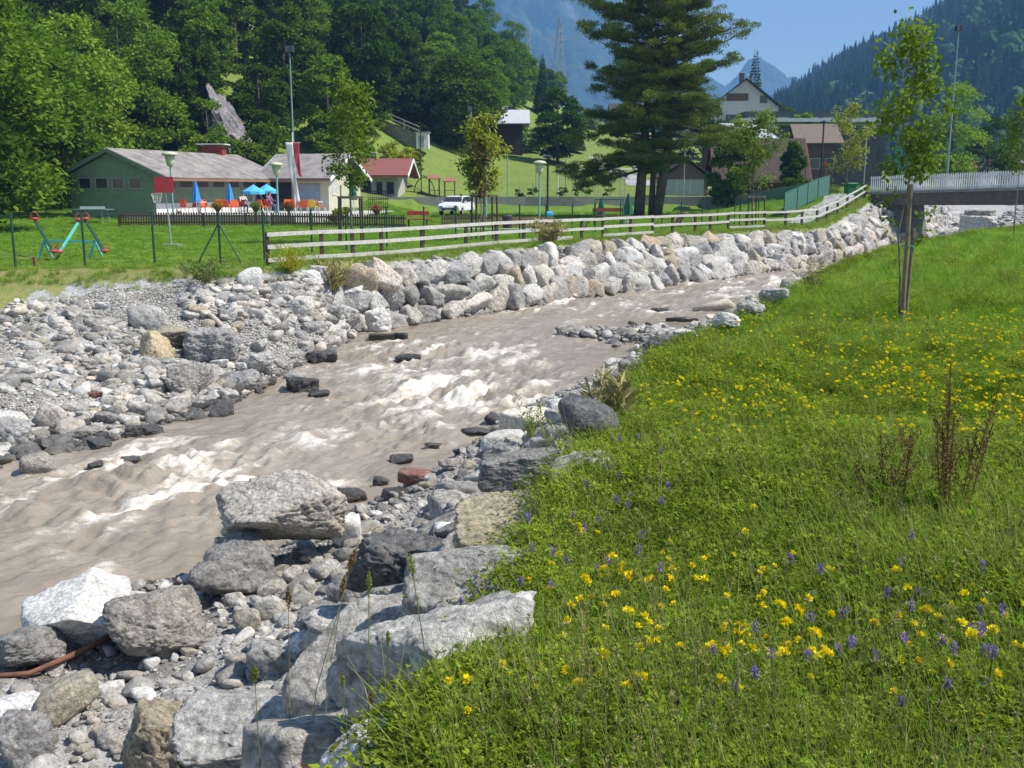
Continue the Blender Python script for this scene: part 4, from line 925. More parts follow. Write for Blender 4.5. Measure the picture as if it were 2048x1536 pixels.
# long arching blades and pale straws that stand out of the meadow
for pts_, mt_, lb in [([(1300, 1040), (1345, 1028), (1400, 1040), (1490, 1090)], 'straw', 'long pale arching straw at the left of the near meadow'), ([(1740, 1010), (1690, 1010), (1640, 1018)], 'straw', 'pale straw lying level left of the bigger dock plant'),
      ([(1540, 1470), (1500, 1330), (1450, 1235), (1375, 1190)], 'grass', 'long bent green blade in the middle of the lower meadow'), ([(1740, 1060), (1700, 985), (1660, 1060)], 'lush', 'broad arching grass blades before the thinner dock plant'), ([(1360, 1530), (1440, 1500), (1330, 1480)], 'grass', 'pale green blade lying near the bottom edge')]:
    g = [hit(a_, b_+50, 1.5, 30, 300) for a_, b_ in pts_]; b0 = g[0].copy(); P_ = [np.array(p-b0)+[0, 0, .02+.2*math.sin(math.pi*(i+.4)/len(g))] for i, p in enumerate(g)]; P_[0][2] = 0
    tt = np.linspace(0, len(P_)-1, 14); PP_ = np.stack([np.interp(tt, range(len(P_)), [p[k] for p in P_]) for k in range(3)], 1)
    me = quads(stemq(PP_, .006)); o = link('meadow_straw', me, LM[mt_], loc=b0); tag(o, lb, 'straw')
# ------------------------------------------------------------------ mountains and air
def ridge(name, prof, d0, d1, v0, seed, mat, nu_=260, nt_=130, amp=.08, kind='structure', pw=.85, back=.15):
    """a mountain side: prof = [(u, v)] of its crest, foot at distance d0, crest at d1"""
    us = np.linspace(prof[0][0], prof[-1][0], nu_); vs = np.interp(us, [p[0] for p in prof], [p[1] for p in prof])
    t = np.linspace(0, 1+back, nt_); U, T_ = np.meshgrid(us, t, indexing='ij'); Vr = vs[:, None]+0*T_
    d = d0+(d1-d0)*T_; zr = CAMZ+(376-Vr)*d1/F*1.0; zb = CAMZ+(376-v0)*d0/F
    z = np.where(T_ <= 1, zb+(zr-zb)*np.clip(T_, 0, 1)**pw, zr-(T_-1)*(d1-d0)*.8)
    x = (U-1024)/F*d/np.cos(PITCH)**0; w = np.sin(np.clip(T_, 0, 1)*np.pi)**.5
    hgt = (zr-zb); sc = 6/(d1-d0)
    z = z+w*hgt*amp*fbm(x*sc, d*sc, 0, 6, seed, .55)+hgt*.012*fbm(x*sc*8, d*sc*8, 0, 3, seed+3)*np.clip(T_*3, 0, 1)
    y = d+w*(d1-d0)*.06*fbm(x*sc*1.5, z*sc*1.5, 4, 4, seed+5)
    ii = np.arange(nu_*nt_).reshape(nu_, nt_); q = np.stack([ii[:-1, :-1], ii[1:, :-1], ii[1:, 1:], ii[:-1, 1:]], -1).reshape(-1, 4)
    V = np.stack([x.ravel(), y.ravel(), z.ravel()], 1)
    return tag(link(name, npmesh(name, V, q, True), mat), kind=kind), V, T_.ravel(), U.ravel()
def mtmat(name, f1, f2, rock, mead, sc, rk=.62):
    m, nt, b = M_(name); p = pos(nt)
    n1 = noise(nt, p, sc, 6, .6); n2 = noise(nt, p, sc*12, 5, .7); n3 = noise(nt, p, sc*2.3, 5, .6)
    c = mixc(nt, ramp(nt, n2, [(.4, 0), (.6, 1)]), f1, f2); c = mixc(nt, ramp(nt, n3, [(rk-.02, 0), (rk+.05, .8)]), c, mead)
    c = mixc(nt, ramp(nt, n1, [(rk-.03, 0), (rk+.05, 1)]), c, rock)
    nt.links.new(c, b.inputs['Base Color']); b.inputs['Roughness'].default_value = .95; b.inputs['Specular IOR Level'].default_value = .05
    bump(nt, b, n2, 1, .25/sc*.2); return m
ridge('mountain', [(300, -115), (700, -115), (1000, -115), (1130, -95), (1200, -10), (1290, 90), (1400, 170), (1500, 215), (1600, 300)], 2300, 3900, 330, 3, mtmat('mountain_far', (.030, .055, .024), (.055, .085, .03), (.20, .19, .18), (.10, .14, .05), .0035, .62), amp=.10)
ridge('mountain', [(1350, 260), (1450, 170), (1480, 132), (1500, 128), (1530, 150), (1555, 168), (1570, 165), (1600, 190), (1700, 300)], 3350, 3950, 330, 8, mtmat('mountain_ridge', (.05, .07, .04), (.08, .10, .05), (.34, .33, .31), (.13, .17, .06), .002), nu_=160, nt_=70)
hm = mtmat('mountain_wood', (.022, .042, .016), (.035, .062, .022), (.06, .10, .03), (.08, .13, .035), .008, .66)
_, HV, HT, HU = ridge('mountain', [(1480, 260), (1545, 222), (1580, 196), (1610, 172), (1660, 142), (1720, 118), (1790, 84), (1850, 50), (1910, 12), (1990, -40), (2150, -130), (2500, -260)], 420, 1700, 352, 14, hm, nu_=320, nt_=180, amp=.05, pw=.8)
def sprucemesh(seed, tiers=9, n=11, r=.16, jag=.45):
    rg = np.random.RandomState(seed); V = []; Fc = []
    for k in range(tiers):
        z0 = .08+.92*k/tiers; z1 = z0+.92/tiers*1.7; rr_ = r*(1-(k/tiers))**.85+.008; a = rg.uniform(0, 6.28); b = len(V)
        V.append((0, 0, min(z1, 1)))
        for j in range(n*2):
            q = rr_*(1+rg.uniform(-.2, .2))*(1 if j % 2 else 1-jag); t = a+j*math.pi/n; V.append((q*math.cos(t), q*math.sin(t), z0-(.02 if j % 2 else -.02)))
        for j in range(n*2): Fc.append((b, b+1+j, b+1+(j+1) % (n*2)))
    V += [(.012, 0, 0), (-.006, .01, 0), (-.006, -.01, 0), (0, 0, .3)]; b = len(V)-4; Fc += [(b, b+1, b+3), (b+1, b+2, b+3), (b+2, b, b+3)]
    return npmesh('spruce', np.array(V), np.array(Fc))
SPM = leafmat('spruce_needles', (.020, .042, .016), (.034, .062, .022), trans=.1, rnd=.5, scale=.3, c3=(.05, .085, .025))
DCM = leafmat('far_broadleaf', (.05, .10, .022), (.075, .14, .03), trans=.15, rnd=.4, scale=.3)
rg = np.random.RandomState(4); k = rg.choice(np.nonzero((HT < 1.02) & (HU > 1500))[0], 11500); n = len(k)
Pq = HV[k]+np.c_[rg.normal(0, 6, n), rg.normal(0, 8, n), np.full(n, -1.5)]; h_ = rg.uniform(13, 24, n)
def far_crown(seed):
    rg = np.random.RandomState(seed); V, Fc = ICO[3]; f = 1+.28*fbm(V[:, 0]*2.2, V[:, 1]*2.2, V[:, 2]*2.2, 4, seed); return npmesh('tree', V*f[:, None]*[.33, .33, .42]+[0, 0, .52], Fc)
fk = np.where((rg.rand(n) < .22*(1-HT[k])+.03) & (HU[k] > 1700), rg.randint(5, 8, n), rg.randint(0, 5, n)); h_ = np.where(fk > 4, h_*.8, h_)
o = scatter('forest', Pq, np.c_[0*h_, 0*h_, rg.uniform(0, 6.28, n)], h_, fk, [proto('t', sprucemesh(k_), SPM) for k_ in range(5)]+[proto('t', far_crown(k_), DCM) for k_ in range(3)])
o.name = 'forest'; tag(o, 'dark spruce forest covering the right-hand mountain', 'forest', kind='stuff')
# the air: even haze round the whole scene
hz = MB().box((200, 2150, 500), (6200, 4500, 1024)).build('haze', None); hmz = bpy.data.materials.new('haze'); hmz.use_nodes = True
nt = hmz.node_tree; nt.nodes.remove(nt.nodes['Principled BSDF']); pv = N(nt, 'VolumePrincipled'); pv.inputs['Color'].default_value = (.24, .52, 1, 1); pv.inputs['Density'].default_value = 3.3e-4; pv.inputs['Anisotropy'].default_value = 0
nt.links.new(pv.outputs[0], nt.nodes['Material Output'].inputs['Volume']); hz.data.materials.append(hmz); tag(hz, kind='stuff'); hz['label'] = 'blue valley haze'; hz['category'] = 'haze'

# ------------------------------------------------------------------ trees
BARK = pm('bark', (.13, .105, .085), (.07, .06, .05), 6, .9, .5, 12)
BARKL = pm('young_bark', (.23, .20, .15), (.15, .13, .10), 8, .85, .3)
FL = [leafmat('foliage_%d' % k, a, b, rnd=.45, scale=.35, c3=c_) for k, (a, b, c_) in enumerate([((.085, .17, .012), (.15, .25, .02), (.23, .33, .03)), ((.05, .11, .012), (.085, .16, .018), (.15, .24, .024)), ((.12, .20, .02), (.17, .25, .03), None), ((.30, .34, .03), (.38, .40, .04), None)])]
def crownq(seed, h, r, nc, nl, ls, z0=.25, shape=.5, hollow=.35):
    """leaf quads of a crown: clumps spread through an ovoid, leaves on each clump's shell"""
    rg = np.random.RandomState(seed); C_ = []; 
    for k in range(nc):
        t = rg.rand(); zz = z0+(1-z0)*t; pr = math.sin(math.pi*min(max((t*.86+.12), 0), 1))**shape; a = rg.uniform(0, 6.28); q = r*pr*(hollow+(1-hollow)*math.sqrt(rg.rand()))*.85
        C_.append((q*math.cos(a), q*math.sin(a), zz*h*.95, r*rg.uniform(.20, .36)*(.6+.5*pr)))
    C_ = np.array(C_); w = C_[:, 3]**2; k = rg.choice(nc, nl, p=w/w.sum()); d = unit(rg.normal(size=(nl, 3))); d[:, 2] = np.where(d[:, 2] < -.35, -d[:, 2]*.6, d[:, 2]); rr_ = C_[k, 3]*rg.uniform(.62, 1.08, nl)
    c = C_[k, :3]+d*rr_[:, None]*[1, 1, .75]; dd = unit(d*[1, 1, .2]+rg.normal(0, .6, (nl, 3))); nn = unit(d+[0, 0, .8]+rg.normal(0, .5, (nl, 3)))
    return leafquads(c, dd, nn, rg.uniform(.6, 1.25, nl)*ls, rg.uniform(.45, .8, nl)*ls), C_
def trunkmb(h, r0, C_, seed, nb=9, lean=(0, 0)):
    rg = np.random.RandomState(seed); m = MB(); top = Vector((lean[0]*h, lean[1]*h, h*.86)); m.tube([top*t+Vector((0, 0, 0)) for t in (0, .25, .5, .75, 1)], [r0*1.25, r0, r0*.8, r0*.5, r0*.15], 8)
    for k in rg.choice(len(C_), min(nb, len(C_)), replace=False):
        e = Vector(C_[k, :3]); t = max(.18, min(.8, e.z/h*.75)); b = top*t; m.tube([b, (b+e)/2+Vector((0, 0, -.03*h)), e], [r0*.38, r0*.22, r0*.06], 5)
    return m
def tree(loc, seed, h, r, nc, nl, ls, mat, label, cat='tree', group=None, name='tree', z0=.2, shape=.5, r0=None, bark=None, trunk=True, hollow=.35):
    q, C_ = crownq(seed, h, r, nc, nl, ls, z0, shape, hollow); me = quads(q); me.name = 'crown'
    e = empty(name, loc, 0, label, cat, group); link('crown', me, mat, e)
    if trunk: trunkmb(h, r0 or h*.018, C_, seed).build('trunk', bark or BARK, e, True)
    return e
open_polys = [[(540, 330), (800, 330), (800, 420), (540, 420)], [(735, 225), (860, 268), (930, 305), (1010, 310), (1110, 330), (1500, 330), (1500, 400), (640, 400), (660, 345), (735, 320)], [(912, 150), (985, 205), (955, 240), (915, 205)], [(985, 222), (1120, 215), (1400, 200), (1400, 340), (985, 310)], [(425, 140), (500, 200), (520, 330), (450, 330), (420, 250)], [(130, 330), (700, 330), (700, 440), (130, 440)]]
def proj(x, y, z):
    X = x; Y = y*CP-(z-CAMZ)*SP; Z_ = y*SP+(z-CAMZ)*CP
    return 1024+F*X/Y, 768-F*Z_/Y
rg = np.random.RandomState(8); cx = rg.uniform(-110, 30, 6000); cy = rg.uniform(56, 330, 6000); T_ = tin(cx, cy); cz = detail(cx, cy, T_); cu, cv = proj(cx, cy, cz)
ok = (cz > .8) & (cv < 395) & (cu > -230) & (cu < 1118) & (cv > -150)
for pl in open_polys: ok &= ~inpoly(cu, cv, pl)
acc = []
for k in np.nonzero(ok)[0]:
    sp_ = 4.6+.012*cy[k]
    if all((cx[k]-cx[j])**2+(cy[k]-cy[j])**2 > sp_*sp_ for j in acc): acc.append(k)
acc.sort(key=lambda k: cy[k])
TP = []
for s_, (h, r, mi) in enumerate([(11, 3.6, 0), (13, 4.0, 0), (10, 3.4, 1), (12.5, 3.6, 1), (9, 3.2, 0), (12, 4.2, 0)]):
    q, C_ = crownq(100+s_, h, r, 46, 9000, .42, .12); me = quads(q); me.name = 'crown'; me.materials.append(FL[mi])
    tm = trunkmb(h, .2, C_, s_); t_o = tm.build('trunk', BARK, None, True); tme = t_o.data; bpy.data.objects.remove(t_o); TP.append((me, tme))
def spruce_big(seed, h, r, nl, ls):
    rg = np.random.RandomState(seed); t = 1-np.sqrt(rg.rand(nl))*.94; tier = np.floor(t*h/.55)*.55/h; fr = t-tier; a = rg.uniform(0, 6.28, nl); lob = .72+.28*np.abs(np.sin(a*4+tier*37)); rad = r*(1-tier)**.9*lob*rg.uniform(.35, 1.0, nl)**.5
    c = np.stack([rad*np.cos(a), rad*np.sin(a), (tier+.06)*h-.22*rad+rg.normal(0, .08, nl)], 1); d = unit(np.stack([np.cos(a), np.sin(a), rg.uniform(-.6, .1, nl)], 1)+rg.normal(0, .35, (nl, 3))); nn = unit(rg.normal(0, .5, (nl, 3))+[0, 0, 1])
    return quads(leafquads(c, d, nn, rg.uniform(.7, 1.3, nl)*ls, rg.uniform(.3, .5, nl)*ls))
SB = [spruce_big(k, 13, 2.6, 7000, .5) for k in range(2)]
SPN = leafmat('spruce_foliage', (.045, .095, .022), (.075, .13, .032), trans=.15, rnd=.3, scale=.4)
for m_ in SB: m_.materials.append(SPN); m_.name = 'crown'
stm = MB().tube([(0, 0, 0), (0, 0, 6), (0, 0, 12.5)], [.22, .14, .02], 7); _t = stm.build('trunk', BARK, None, True); STM = _t.data; bpy.data.objects.remove(_t)
rest = []
for i, k in enumerate(acc):
    if i >= 250: rest.append(k); continue
    u_, v_ = cu[k], cv[k]; isS = rg.rand() < (.12 if cy[k] < 150 else .05)
    cr, tk = (SB[rg.randint(2)], STM) if isS else TP[rg.randint(6)]
    where = 'at the left picture edge' if u_ < 150 else 'above the long pool building' if u_ < 430 else 'around and above the rock outcrop' if u_ < 640 else 'above the stone ramp' if u_ < 860 else 'high on the slope over the hut' if v_ < 200 else 'near the wooden hut'
    hh = 'low on the slope' if v_ > 250 else 'half way up the slope' if v_ > 60 else 'at the top of the slope'
    kind_ = 'spruce' if isS else 'broadleaf tree'
    e = empty('spruce_tree' if isS else 'broadleaf_tree', (cx[k], cy[k], cz[k]-.3), rg.uniform(0, 6.28), '%s %s, %s' % (kind_, where, hh), 'tree', '%ss %s, %s' % (kind_, where, hh))
    s0 = rg.uniform(.72, 1.15); e.scale = (s0, s0, s0*rg.uniform(.9, 1.15)); link('crown', cr, None, e); link('trunk', tk, None, e)
if rest:
    r_ = np.array(rest); n = len(r_)
    o = scatter('hill_forest', np.c_[cx[r_], cy[r_], cz[r_]-.3], np.c_[np.zeros((n, 2)), rg.uniform(0, 6.28, n)], rg.uniform(.7, 1.1, n), rg.randint(0, 6, n), [proto('t', t[0], None) for t in TP]); o.name = 'forest'; tag(o, 'woods at the top of the left slope', 'forest', kind='stuff')
# undergrowth on the slope
ok = (cz > .6) & (cu > -200) & (cu < 1110) & (cv > -300) & (rg.rand(6000) < .45)
for pl in open_polys[:4]: ok &= ~inpoly(cu, cv, pl)
ok &= ~inpoly(cu, cv, open_polys[5]); ok &= ~inpoly(cu, cv, [(540, 325), (800, 325), (800, 420), (540, 420)]); ok &= ~inpoly(cu, cv, [(435, 160), (490, 200), (515, 315), (455, 315)])
k = np.nonzero(ok)[0]; n = len(k); bushq = [quads(crownq(300+s_, 2.6, 1.7, 14, 1500, .34, .0, .5)[0]) for s_ in range(3)]
for s_, b_ in enumerate(bushq): b_.materials.append(FL[(0, 2, 1)[s_]])
o = scatter('undergrowth', np.c_[cx[k], cy[k], cz[k]-.2], np.c_[np.zeros((n, 2)), rg.uniform(0, 6.28, n)], rg.uniform(.7, 1.4, n), rg.randint(0, 3, n), [proto('b', b_, None) for b_ in bushq]); o.name = 'undergrowth'; tag(o, 'bushes filling the wooded slope', 'undergrowth', kind='stuff')
# big trees at the left edge whose boughs hang over the lawn
for u_, d_, h, r, s_, lb in [(-60, 50, 13, 5.2, 11, 'dense tree at the left edge shading the lawn'), (70, 64, 12, 4.6, 12, 'dark tree behind the table tennis table, left of the pool building'), (-150, 44, 11, 4.5, 13, 'tree cut off by the left picture edge'), (150, 74, 14, 5, 14, 'tall tree close behind the left gable of the pool building'), (270, 84, 15, 5, 15, 'tall tree behind the pool building roof ridge')]:
    x_ = (u_-1024)/F*d_; tree((x_, d_, h1(x_, d_)-.1), s_, h, r, 70, 17000, .36, FL[1 if s_ % 2 else 0], lb, z0=.06, name='broadleaf_tree')
# rock outcrop
Q, Fc = rockmesh(907, 6, sharp=24, rough=.09, lam=5, nf=4, planes=[(.62, -.35, .45, .4), (-.5, -.8, .2, .55), (.1, -.9, .35, .6), (.2, -.7, .6, .66), (-.8, -.3, .4, .6), (.5, -.8, -.1, .6)]); g = PD(470, 330, 89)
OC = rockmat('outcrop_rock', (.26, .24, .25), (.15, .14, .15), (.40, .38, .38), vein=.5, sc=.6, bmp=1)
ro = link('rock_outcrop', npmesh('rock_outcrop', (Q+.045*np.round(4.5*fbm(Q[:, 0]*4, Q[:, 1]*4, Q[:, 2]*7, 2, 5))[:, None]/4.5*Q/np.linalg.norm(Q, axis=1, keepdims=True)*2)*[3.7, 4.6, 9.0], Fc, True), OC, loc=(g.x-.9, g.y+1.2, g.z+2.5)); ro.rotation_euler = (R(-8), R(-16), R(10)); tag(ro, 'bare dark rock outcrop rising out of the wood behind the pool building', 'rock')
for u_, v_, d_, h, r, fl, lb in [(418, 318, 85, 7.5, 2.6, 1, 'leafy tree pressed against the left flank of the rock outcrop'), (455, 322, 83, 3.4, 2.0, 0, 'bush at the foot of the rock outcrop'), (505, 322, 86, 3.6, 2.2, 2, 'bright bush at the right foot of the rock outcrop'), (530, 318, 88, 5.0, 2.4, 0, 'small tree right of the rock outcrop'), (398, 310, 84, 5.0, 2.4, 0, 'small tree left of the rock outcrop')]:
    g = PD(u_, v_, d_); g.z = h1(g.x, g.y)-.2; tree(g, u_, h, r, 24, 4200, .30, FL[fl], lb, 'bush' if h < 4 else 'tree', name='bush' if h < 4 else 'broadleaf_tree', z0=.02)
# shrubs and small trees in the middle distance
for u_, v_, h, r, fl, lb, shp in [(1152, 305, 4.6, 1.5, 'S', 'dark dense little conifer standing alone on the green slope', 0), (1085, 302, 5.2, 2.2, 0, 'round green tree beside the wooden hut', .5), (1050, 304, 3.2, 2.6, 1, 'dark broad bush right of the wooden hut', .4), (1110, 296, 4.6, 1.8, 0, 'green tree right of the round one near the hut', .5),
        (895, 290, 4.5, 2.2, 1, 'bushy tree left of the wooden hut', .5), (1000, 215, 7, 3, 0, 'tree behind the wooden hut roof', .5), (790, 350, 3.0, 2.0, 3, 'bright yellow-green bush behind the red-roofed pavilion', .5), (822, 352, 2.4, 1.3, 3, 'second yellow-green bush beside the pavilion roof', .5),
        (975, 215, 12, 2.6, 'S', 'tall spruce standing above the other trees on the slope edge', 0), (1085, 232, 10, 2.2, 'S', 'small spruce where the wooded slope meets the valley', 0), (1200, 262, 5, 3.5, 1, 'trees on the meadow rim left of the pine', .5), (1175, 258, 4, 2.5, 0, 'bush on the meadow rim', .5)]:
    g = hit(u_, v_, 60, 500, 1500) or PD(u_, v_, 200)
    if fl == 'S':
        e = empty('conifer_tree', g, 0, lb, 'tree'); link('crown', SB[0], None, e); link('trunk', STM, None, e); e.scale = (r/2.6, r/2.6, h/13)
    else: tree(g, int(u_), h, r, 26, 4500, .26, FL[fl], lb, 'bush' if h < 3.5 else 'tree', name='broadleaf_tree' if h >= 3.5 else 'bush', z0=.02, shape=shp)
for u_, d_, zt, r, fl, lb in [(1880, 120, 172, 4.2, 0, 'tall birch-like tree behind the bridge'), (1955, 135, 240, 4, 1, 'round tree right of the tall one behind the bridge'), (1830, 150, 235, 3, 1, 'tree behind the green net'), (1448, 86, 268, 1.7, 1, 'leafy tree right of the pine hiding part of the tiled house'), (1575, 94, 285, 1.0, 0, 'slim tree in front of the tiled house gable'), (1410, 130, 215, 3.4, 1, 'tree behind the pine below the chalet'), (1620, 130, 290, 2.2, 0, 'small tree between the brown-roofed houses and the hall'), (1590, 150, 225, 2.2, 0, 'bush-like tree beside the pale chalet'),
        (2060, 110, 180, 5, 1, 'dark tree cut off by the right picture edge'), (1545, 200, 215, 4, 0, 'tree right of the chalet roof'), (1985, 260, 300, 6, 1, 'low trees far beyond the bridge'), (1905, 250, 290, 6, 0, 'trees far behind the red-roofed cottage')]:
    x_ = (u_-1024)/F*d_; zb = h1(x_, d_); h = CAMZ+(376-zt)*d_/F-zb; tree((x_, d_, zb), int(u_)+3, h, r, 40, 8000, .34*max(1, d_/130), FL[fl], lb, name='broadleaf_tree', z0=.05, shape=.6)
g = PD(1508, 200, 210); e = empty('spruce_tree', (g.x, g.y, g.z-4), 0, 'lone spruce behind the chalet ridge against the sky', 'tree'); link('crown', spruce_big(9, 13, 2.0, 2600, .5), SPN, e); link('trunk', STM, None, e); e.scale = (1.05, 1.05, 1.02)

# the big pine, three stems
def pine():
    g = hit(1296, 436, 20, 120); rg = np.random.RandomState(21); e = empty('pine_tree', g, 0, 'huge dark pine with three stems in front of the sports ground', 'tree'); H_ = 16.5
    NEED = leafmat('pine_needles', (.10, .155, .024), (.17, .22, .038), trans=.25, rnd=0, scale=.5)
    stems = [[(-.65, 0, 0), (-.45, 0, 4), (-.15, .1, 9), (-.05, .1, 15.5)], [(.25, .3, 0), (.35, .35, 3.5), (.25, .5, 6.5), (-.4, .6, 9.5)], [(.55, -.2, 0), (1.15, -.1, 4), (1.5, 0, 9), (1.7, 0, 16)]]
    rad = [[.40, .30, .22, .05], [.24, .19, .13, .04], [.36, .28, .2, .05]]
    for st, r_ in zip(stems, rad): MB().tube([Vector(p) for p in st], r_, 12).build('trunk', BARK, e, True)
    br = MB(); Q = []
    def sx(st, z): return Vector((np.interp(z, [p[2] for p in st], [p[0] for p in st]), np.interp(z, [p[2] for p in st], [p[1] for p in st]), z))
    prof = [(2.6, .0), (3.4, 2.6), (5, 3.4), (7, 4.6), (9, 5.2), (11, 5.2), (13, 5.0), (15, 4.6), (17, 3)]
    for k in range(190):
        z = rg.uniform(3.0, 16); st = stems[rg.choice([0, 2, 2, 0, 1] if z < 8 else [0, 2])]; b = sx(st, z); a = rg.uniform(0, 6.28); L = np.interp(z, [p[0] for p in prof], [p[1] for p in prof])*rg.uniform(.45, 1.05)
        if z < 5.5 and math.cos(a) > -.2: L *= .75
        dr = Vector((math.cos(a), math.sin(a), 0)); dz_ = rg.uniform(-.22, .05) if z < 8 else rg.uniform(0, .35)
        pts = [b+dr*L*t+Vector((0, 0, L*(dz_*t+.12*t*t))) for t in (0, .33, .66, 1)]; br.tube(pts, [.09, .065, .04, .015], 5)
        for m in range(int(5+L*2.2)):
            t = rg.uniform(.32, 1.05); c = b+dr*L*t+Vector((0, 0, L*(dz_*t+.12*t*t))); sd = Vector((-dr.y, dr.x, 0))*rg.normal(0, .30*L*(1.15-t)+.15); c = c+sd+Vector((0, 0, rg.normal(.1, .1)))
            n = 130; s_ = rg.uniform(.30, .58); d = unit(rg.normal(size=(n, 3))); cc = np.array(c)+d*[s_, s_, s_*.42]*rg.uniform(.3, 1, n)[:, None]; dd = unit(d*[1, 1, .4]+[0, 0, .5]+rg.normal(0, .5, (n, 3)))
            Q.append(leafquads(cc, dd, unit(rg.normal(size=(n, 3))), rg.uniform(.14, .26, n), rg.uniform(.03, .055, n)))
    for (du, z, L, a) in [(-1, 4.6, 5.6, 3.3), (-1, 4.0, 5.0, 2.9), (-1, 3.3, 4.6, 3.45), (1, 6.2, 5.6, .1), (1, 5.2, 5.4, -.2), (-1, 6.6, 5.2, 3.1)]:      # the long low boughs
        b = sx(stems[0 if du < 0 else 2], z); dr = Vector((math.cos(a), math.sin(a), 0)); pts = [b+dr*L*t+Vector((0, 0, -L*.28*t if du < 0 else -.1*L*t)) for t in (0, .3, .6, 1)]; br.tube(pts, [.12, .09, .05, .015], 6)
        for m in range(26):
            t = rg.uniform(.35, 1.03); c = b+dr*L*t+Vector((rg.normal(0, .2), rg.normal(0, .5), (-L*.28*t if du < 0 else -.1*L*t)+rg.normal(.1, .15))); n = 150; s_ = rg.uniform(.3, .55); d = unit(rg.normal(size=(n, 3))); cc = np.array(c)+d*[s_, s_, s_*.4]*rg.uniform(.3, 1, n)[:, None]
            Q.append(leafquads(cc, unit(d*[1, 1, .4]+[0, 0, .5]+rg.normal(0, .5, (n, 3))), unit(rg.normal(size=(n, 3))), rg.uniform(.14, .26, n), rg.uniform(.03, .055, n)))
    br.build('branches', BARK, e, True); me = quads(np.concatenate(Q)); me.name = 'crown'; link('crown', me, NEED, e)
pine()

# young trees
def young(u, v, vt, vb, wd, nl, ls, mat, label, seed, guard=True, d=None, lean=0, nb=22, r0=.035):
    g = hit(u, v) if d is None else PD(u, v, d)
    if d is not None: g.z = h1(g.x, g.y)
    D_ = g.y; H_ = PD(u, vt, D_).z-g.z; zb = PD(u, vb, D_).z-g.z; w = wd*D_/F/2; rg = np.random.RandomState(seed); e = empty('young_tree', g, 0, label, 'tree'); m = MB()
    top = Vector((lean, 0, H_)); pt = [Vector((rg.normal(0, .02)*k, rg.normal(0, .02), H_*k/6))+top*0+Vector((lean*k/6, 0, 0)) for k in range(7)]; m.tube(pt, [r0, r0*.9, r0*.8, r0*.65, r0*.5, r0*.3, r0*.12], 7); Q = []
    for k in range(nb):
        t = (k+rg.rand())/nb; z = zb+(H_-zb)*t*.97; a = rg.uniform(0, 6.28); L = w*(math.sin(math.pi*(.15+.8*t))**.6)*rg.uniform(.5, 1.1); b = Vector((lean*z/H_, 0, z)); en = b+Vector((math.cos(a)*L, math.sin(a)*L, L*rg.uniform(.3, 1))); m.tube([b, (b+en)/2+Vector((0, 0, .05)), en], [r0*.3, r0*.2, r0*.08], 4)
        n = nl//nb; tt = rg.uniform(.35, 1.08, n); c = np.array(b)+np.outer(tt, np.array(en-b))+rg.normal(0, .09*w+.05, (n, 3)); dd = unit(rg.normal(0, 1, (n, 3))+[0, 0, -.45]); nn = unit(rg.normal(0, .6, (n, 3))+[0, 0, 1]); Q.append(leafquads(c, dd, nn, rg.uniform(.7, 1.2, n)*ls, rg.uniform(.5, .8, n)*ls))
    m.build('trunk', BARKL, e, True); me = quads(np.concatenate(Q)); me.name = 'crown'; link('crown', me, mat, e)
    return e, g
YL = leafmat('maple_leaf', (.13, .20, .022), (.19, .27, .035), trans=.4, rnd=0, scale=2); YL2 = leafmat('yellowing_leaf', (.26, .30, .035), (.34, .34, .05), trans=.4, rnd=0, scale=2); YL3 = leafmat('reddish_leaf', (.10, .11, .03), (.16, .10, .045), trans=.3, rnd=0, scale=1.5)
WOOD = pm('raw_wood', (.24, .19, .125), (.16, .125, .085), 9, .8, .3); DWOOD = pm('dark_wood', (.085, .06, .045), (.06, .045, .035), 8, .8, .3); GWOOD = pm('weathered_wood', (.52, .49, .46), (.40, .38, .36), 7, .8, .3)
def guard(u, v, w, hpx, label):
    g = hit(u, v); s_ = g.y/F; e = empty('tree_guard', g, .25, label, 'tree guard', 'tree guards on the lawn'); w_ = w*s_/2; h = hpx*s_
    for sx in (-1, 1):
        for sy in (-1, 1): MB().tube([(sx*w_, sy*w_, 0), (sx*w_*.92, sy*w_*.92, h)], .04, 8).build('post', DWOOD, e)
    f = MB(); c = [Vector((a*w_, b*w_, h-.04)) for a, b in ((-1, -1), (1, -1), (1, 1), (-1, 1))]
    for a, b in zip(c, c[1:]+c[:1]): f.bar(a, b, .05, .09)
    f.build('frame', WOOD, e)
young(704, 487, 168, 380, 125, 2600, .17, YL, 'young tree standing in a wooden guard before the pool building corner', 31, r0=.05)
guard(703, 487, 44, 92, 'wooden guard round the tree before the pool building')
young(967, 480, 238, 392, 90, 2300, .17, YL2, 'yellowish young tree in front of the white car', 32, r0=.05)
young(962, 482, 275, 395, 60, 900, .16, YL3, 'thin reddish tree next to the yellowish one', 39, r0=.03)
guard(969, 480, 44, 88, 'wooden guard round the yellowish tree near the car')
young(1504, 452, 240, 378, 110, 2600, .20, YL, 'young tree on the lawn right of the pine', 33, r0=.06)
guard(1503, 452, 36, 58, 'wooden guard round the tree right of the pine')
young(1692, 385, 215, 350, 95, 1900, .22, YL2, 'sparse yellow-green tree before the brown-roofed houses', 34, d=80, r0=.06)
e, gT = young(1797, 652, 60, 375, 150, 1600, .10, YL, 'slender staked tree standing in the near meadow', 35, lean=-.12, nb=26, r0=.017)
rg = np.random.RandomState(71); q = []
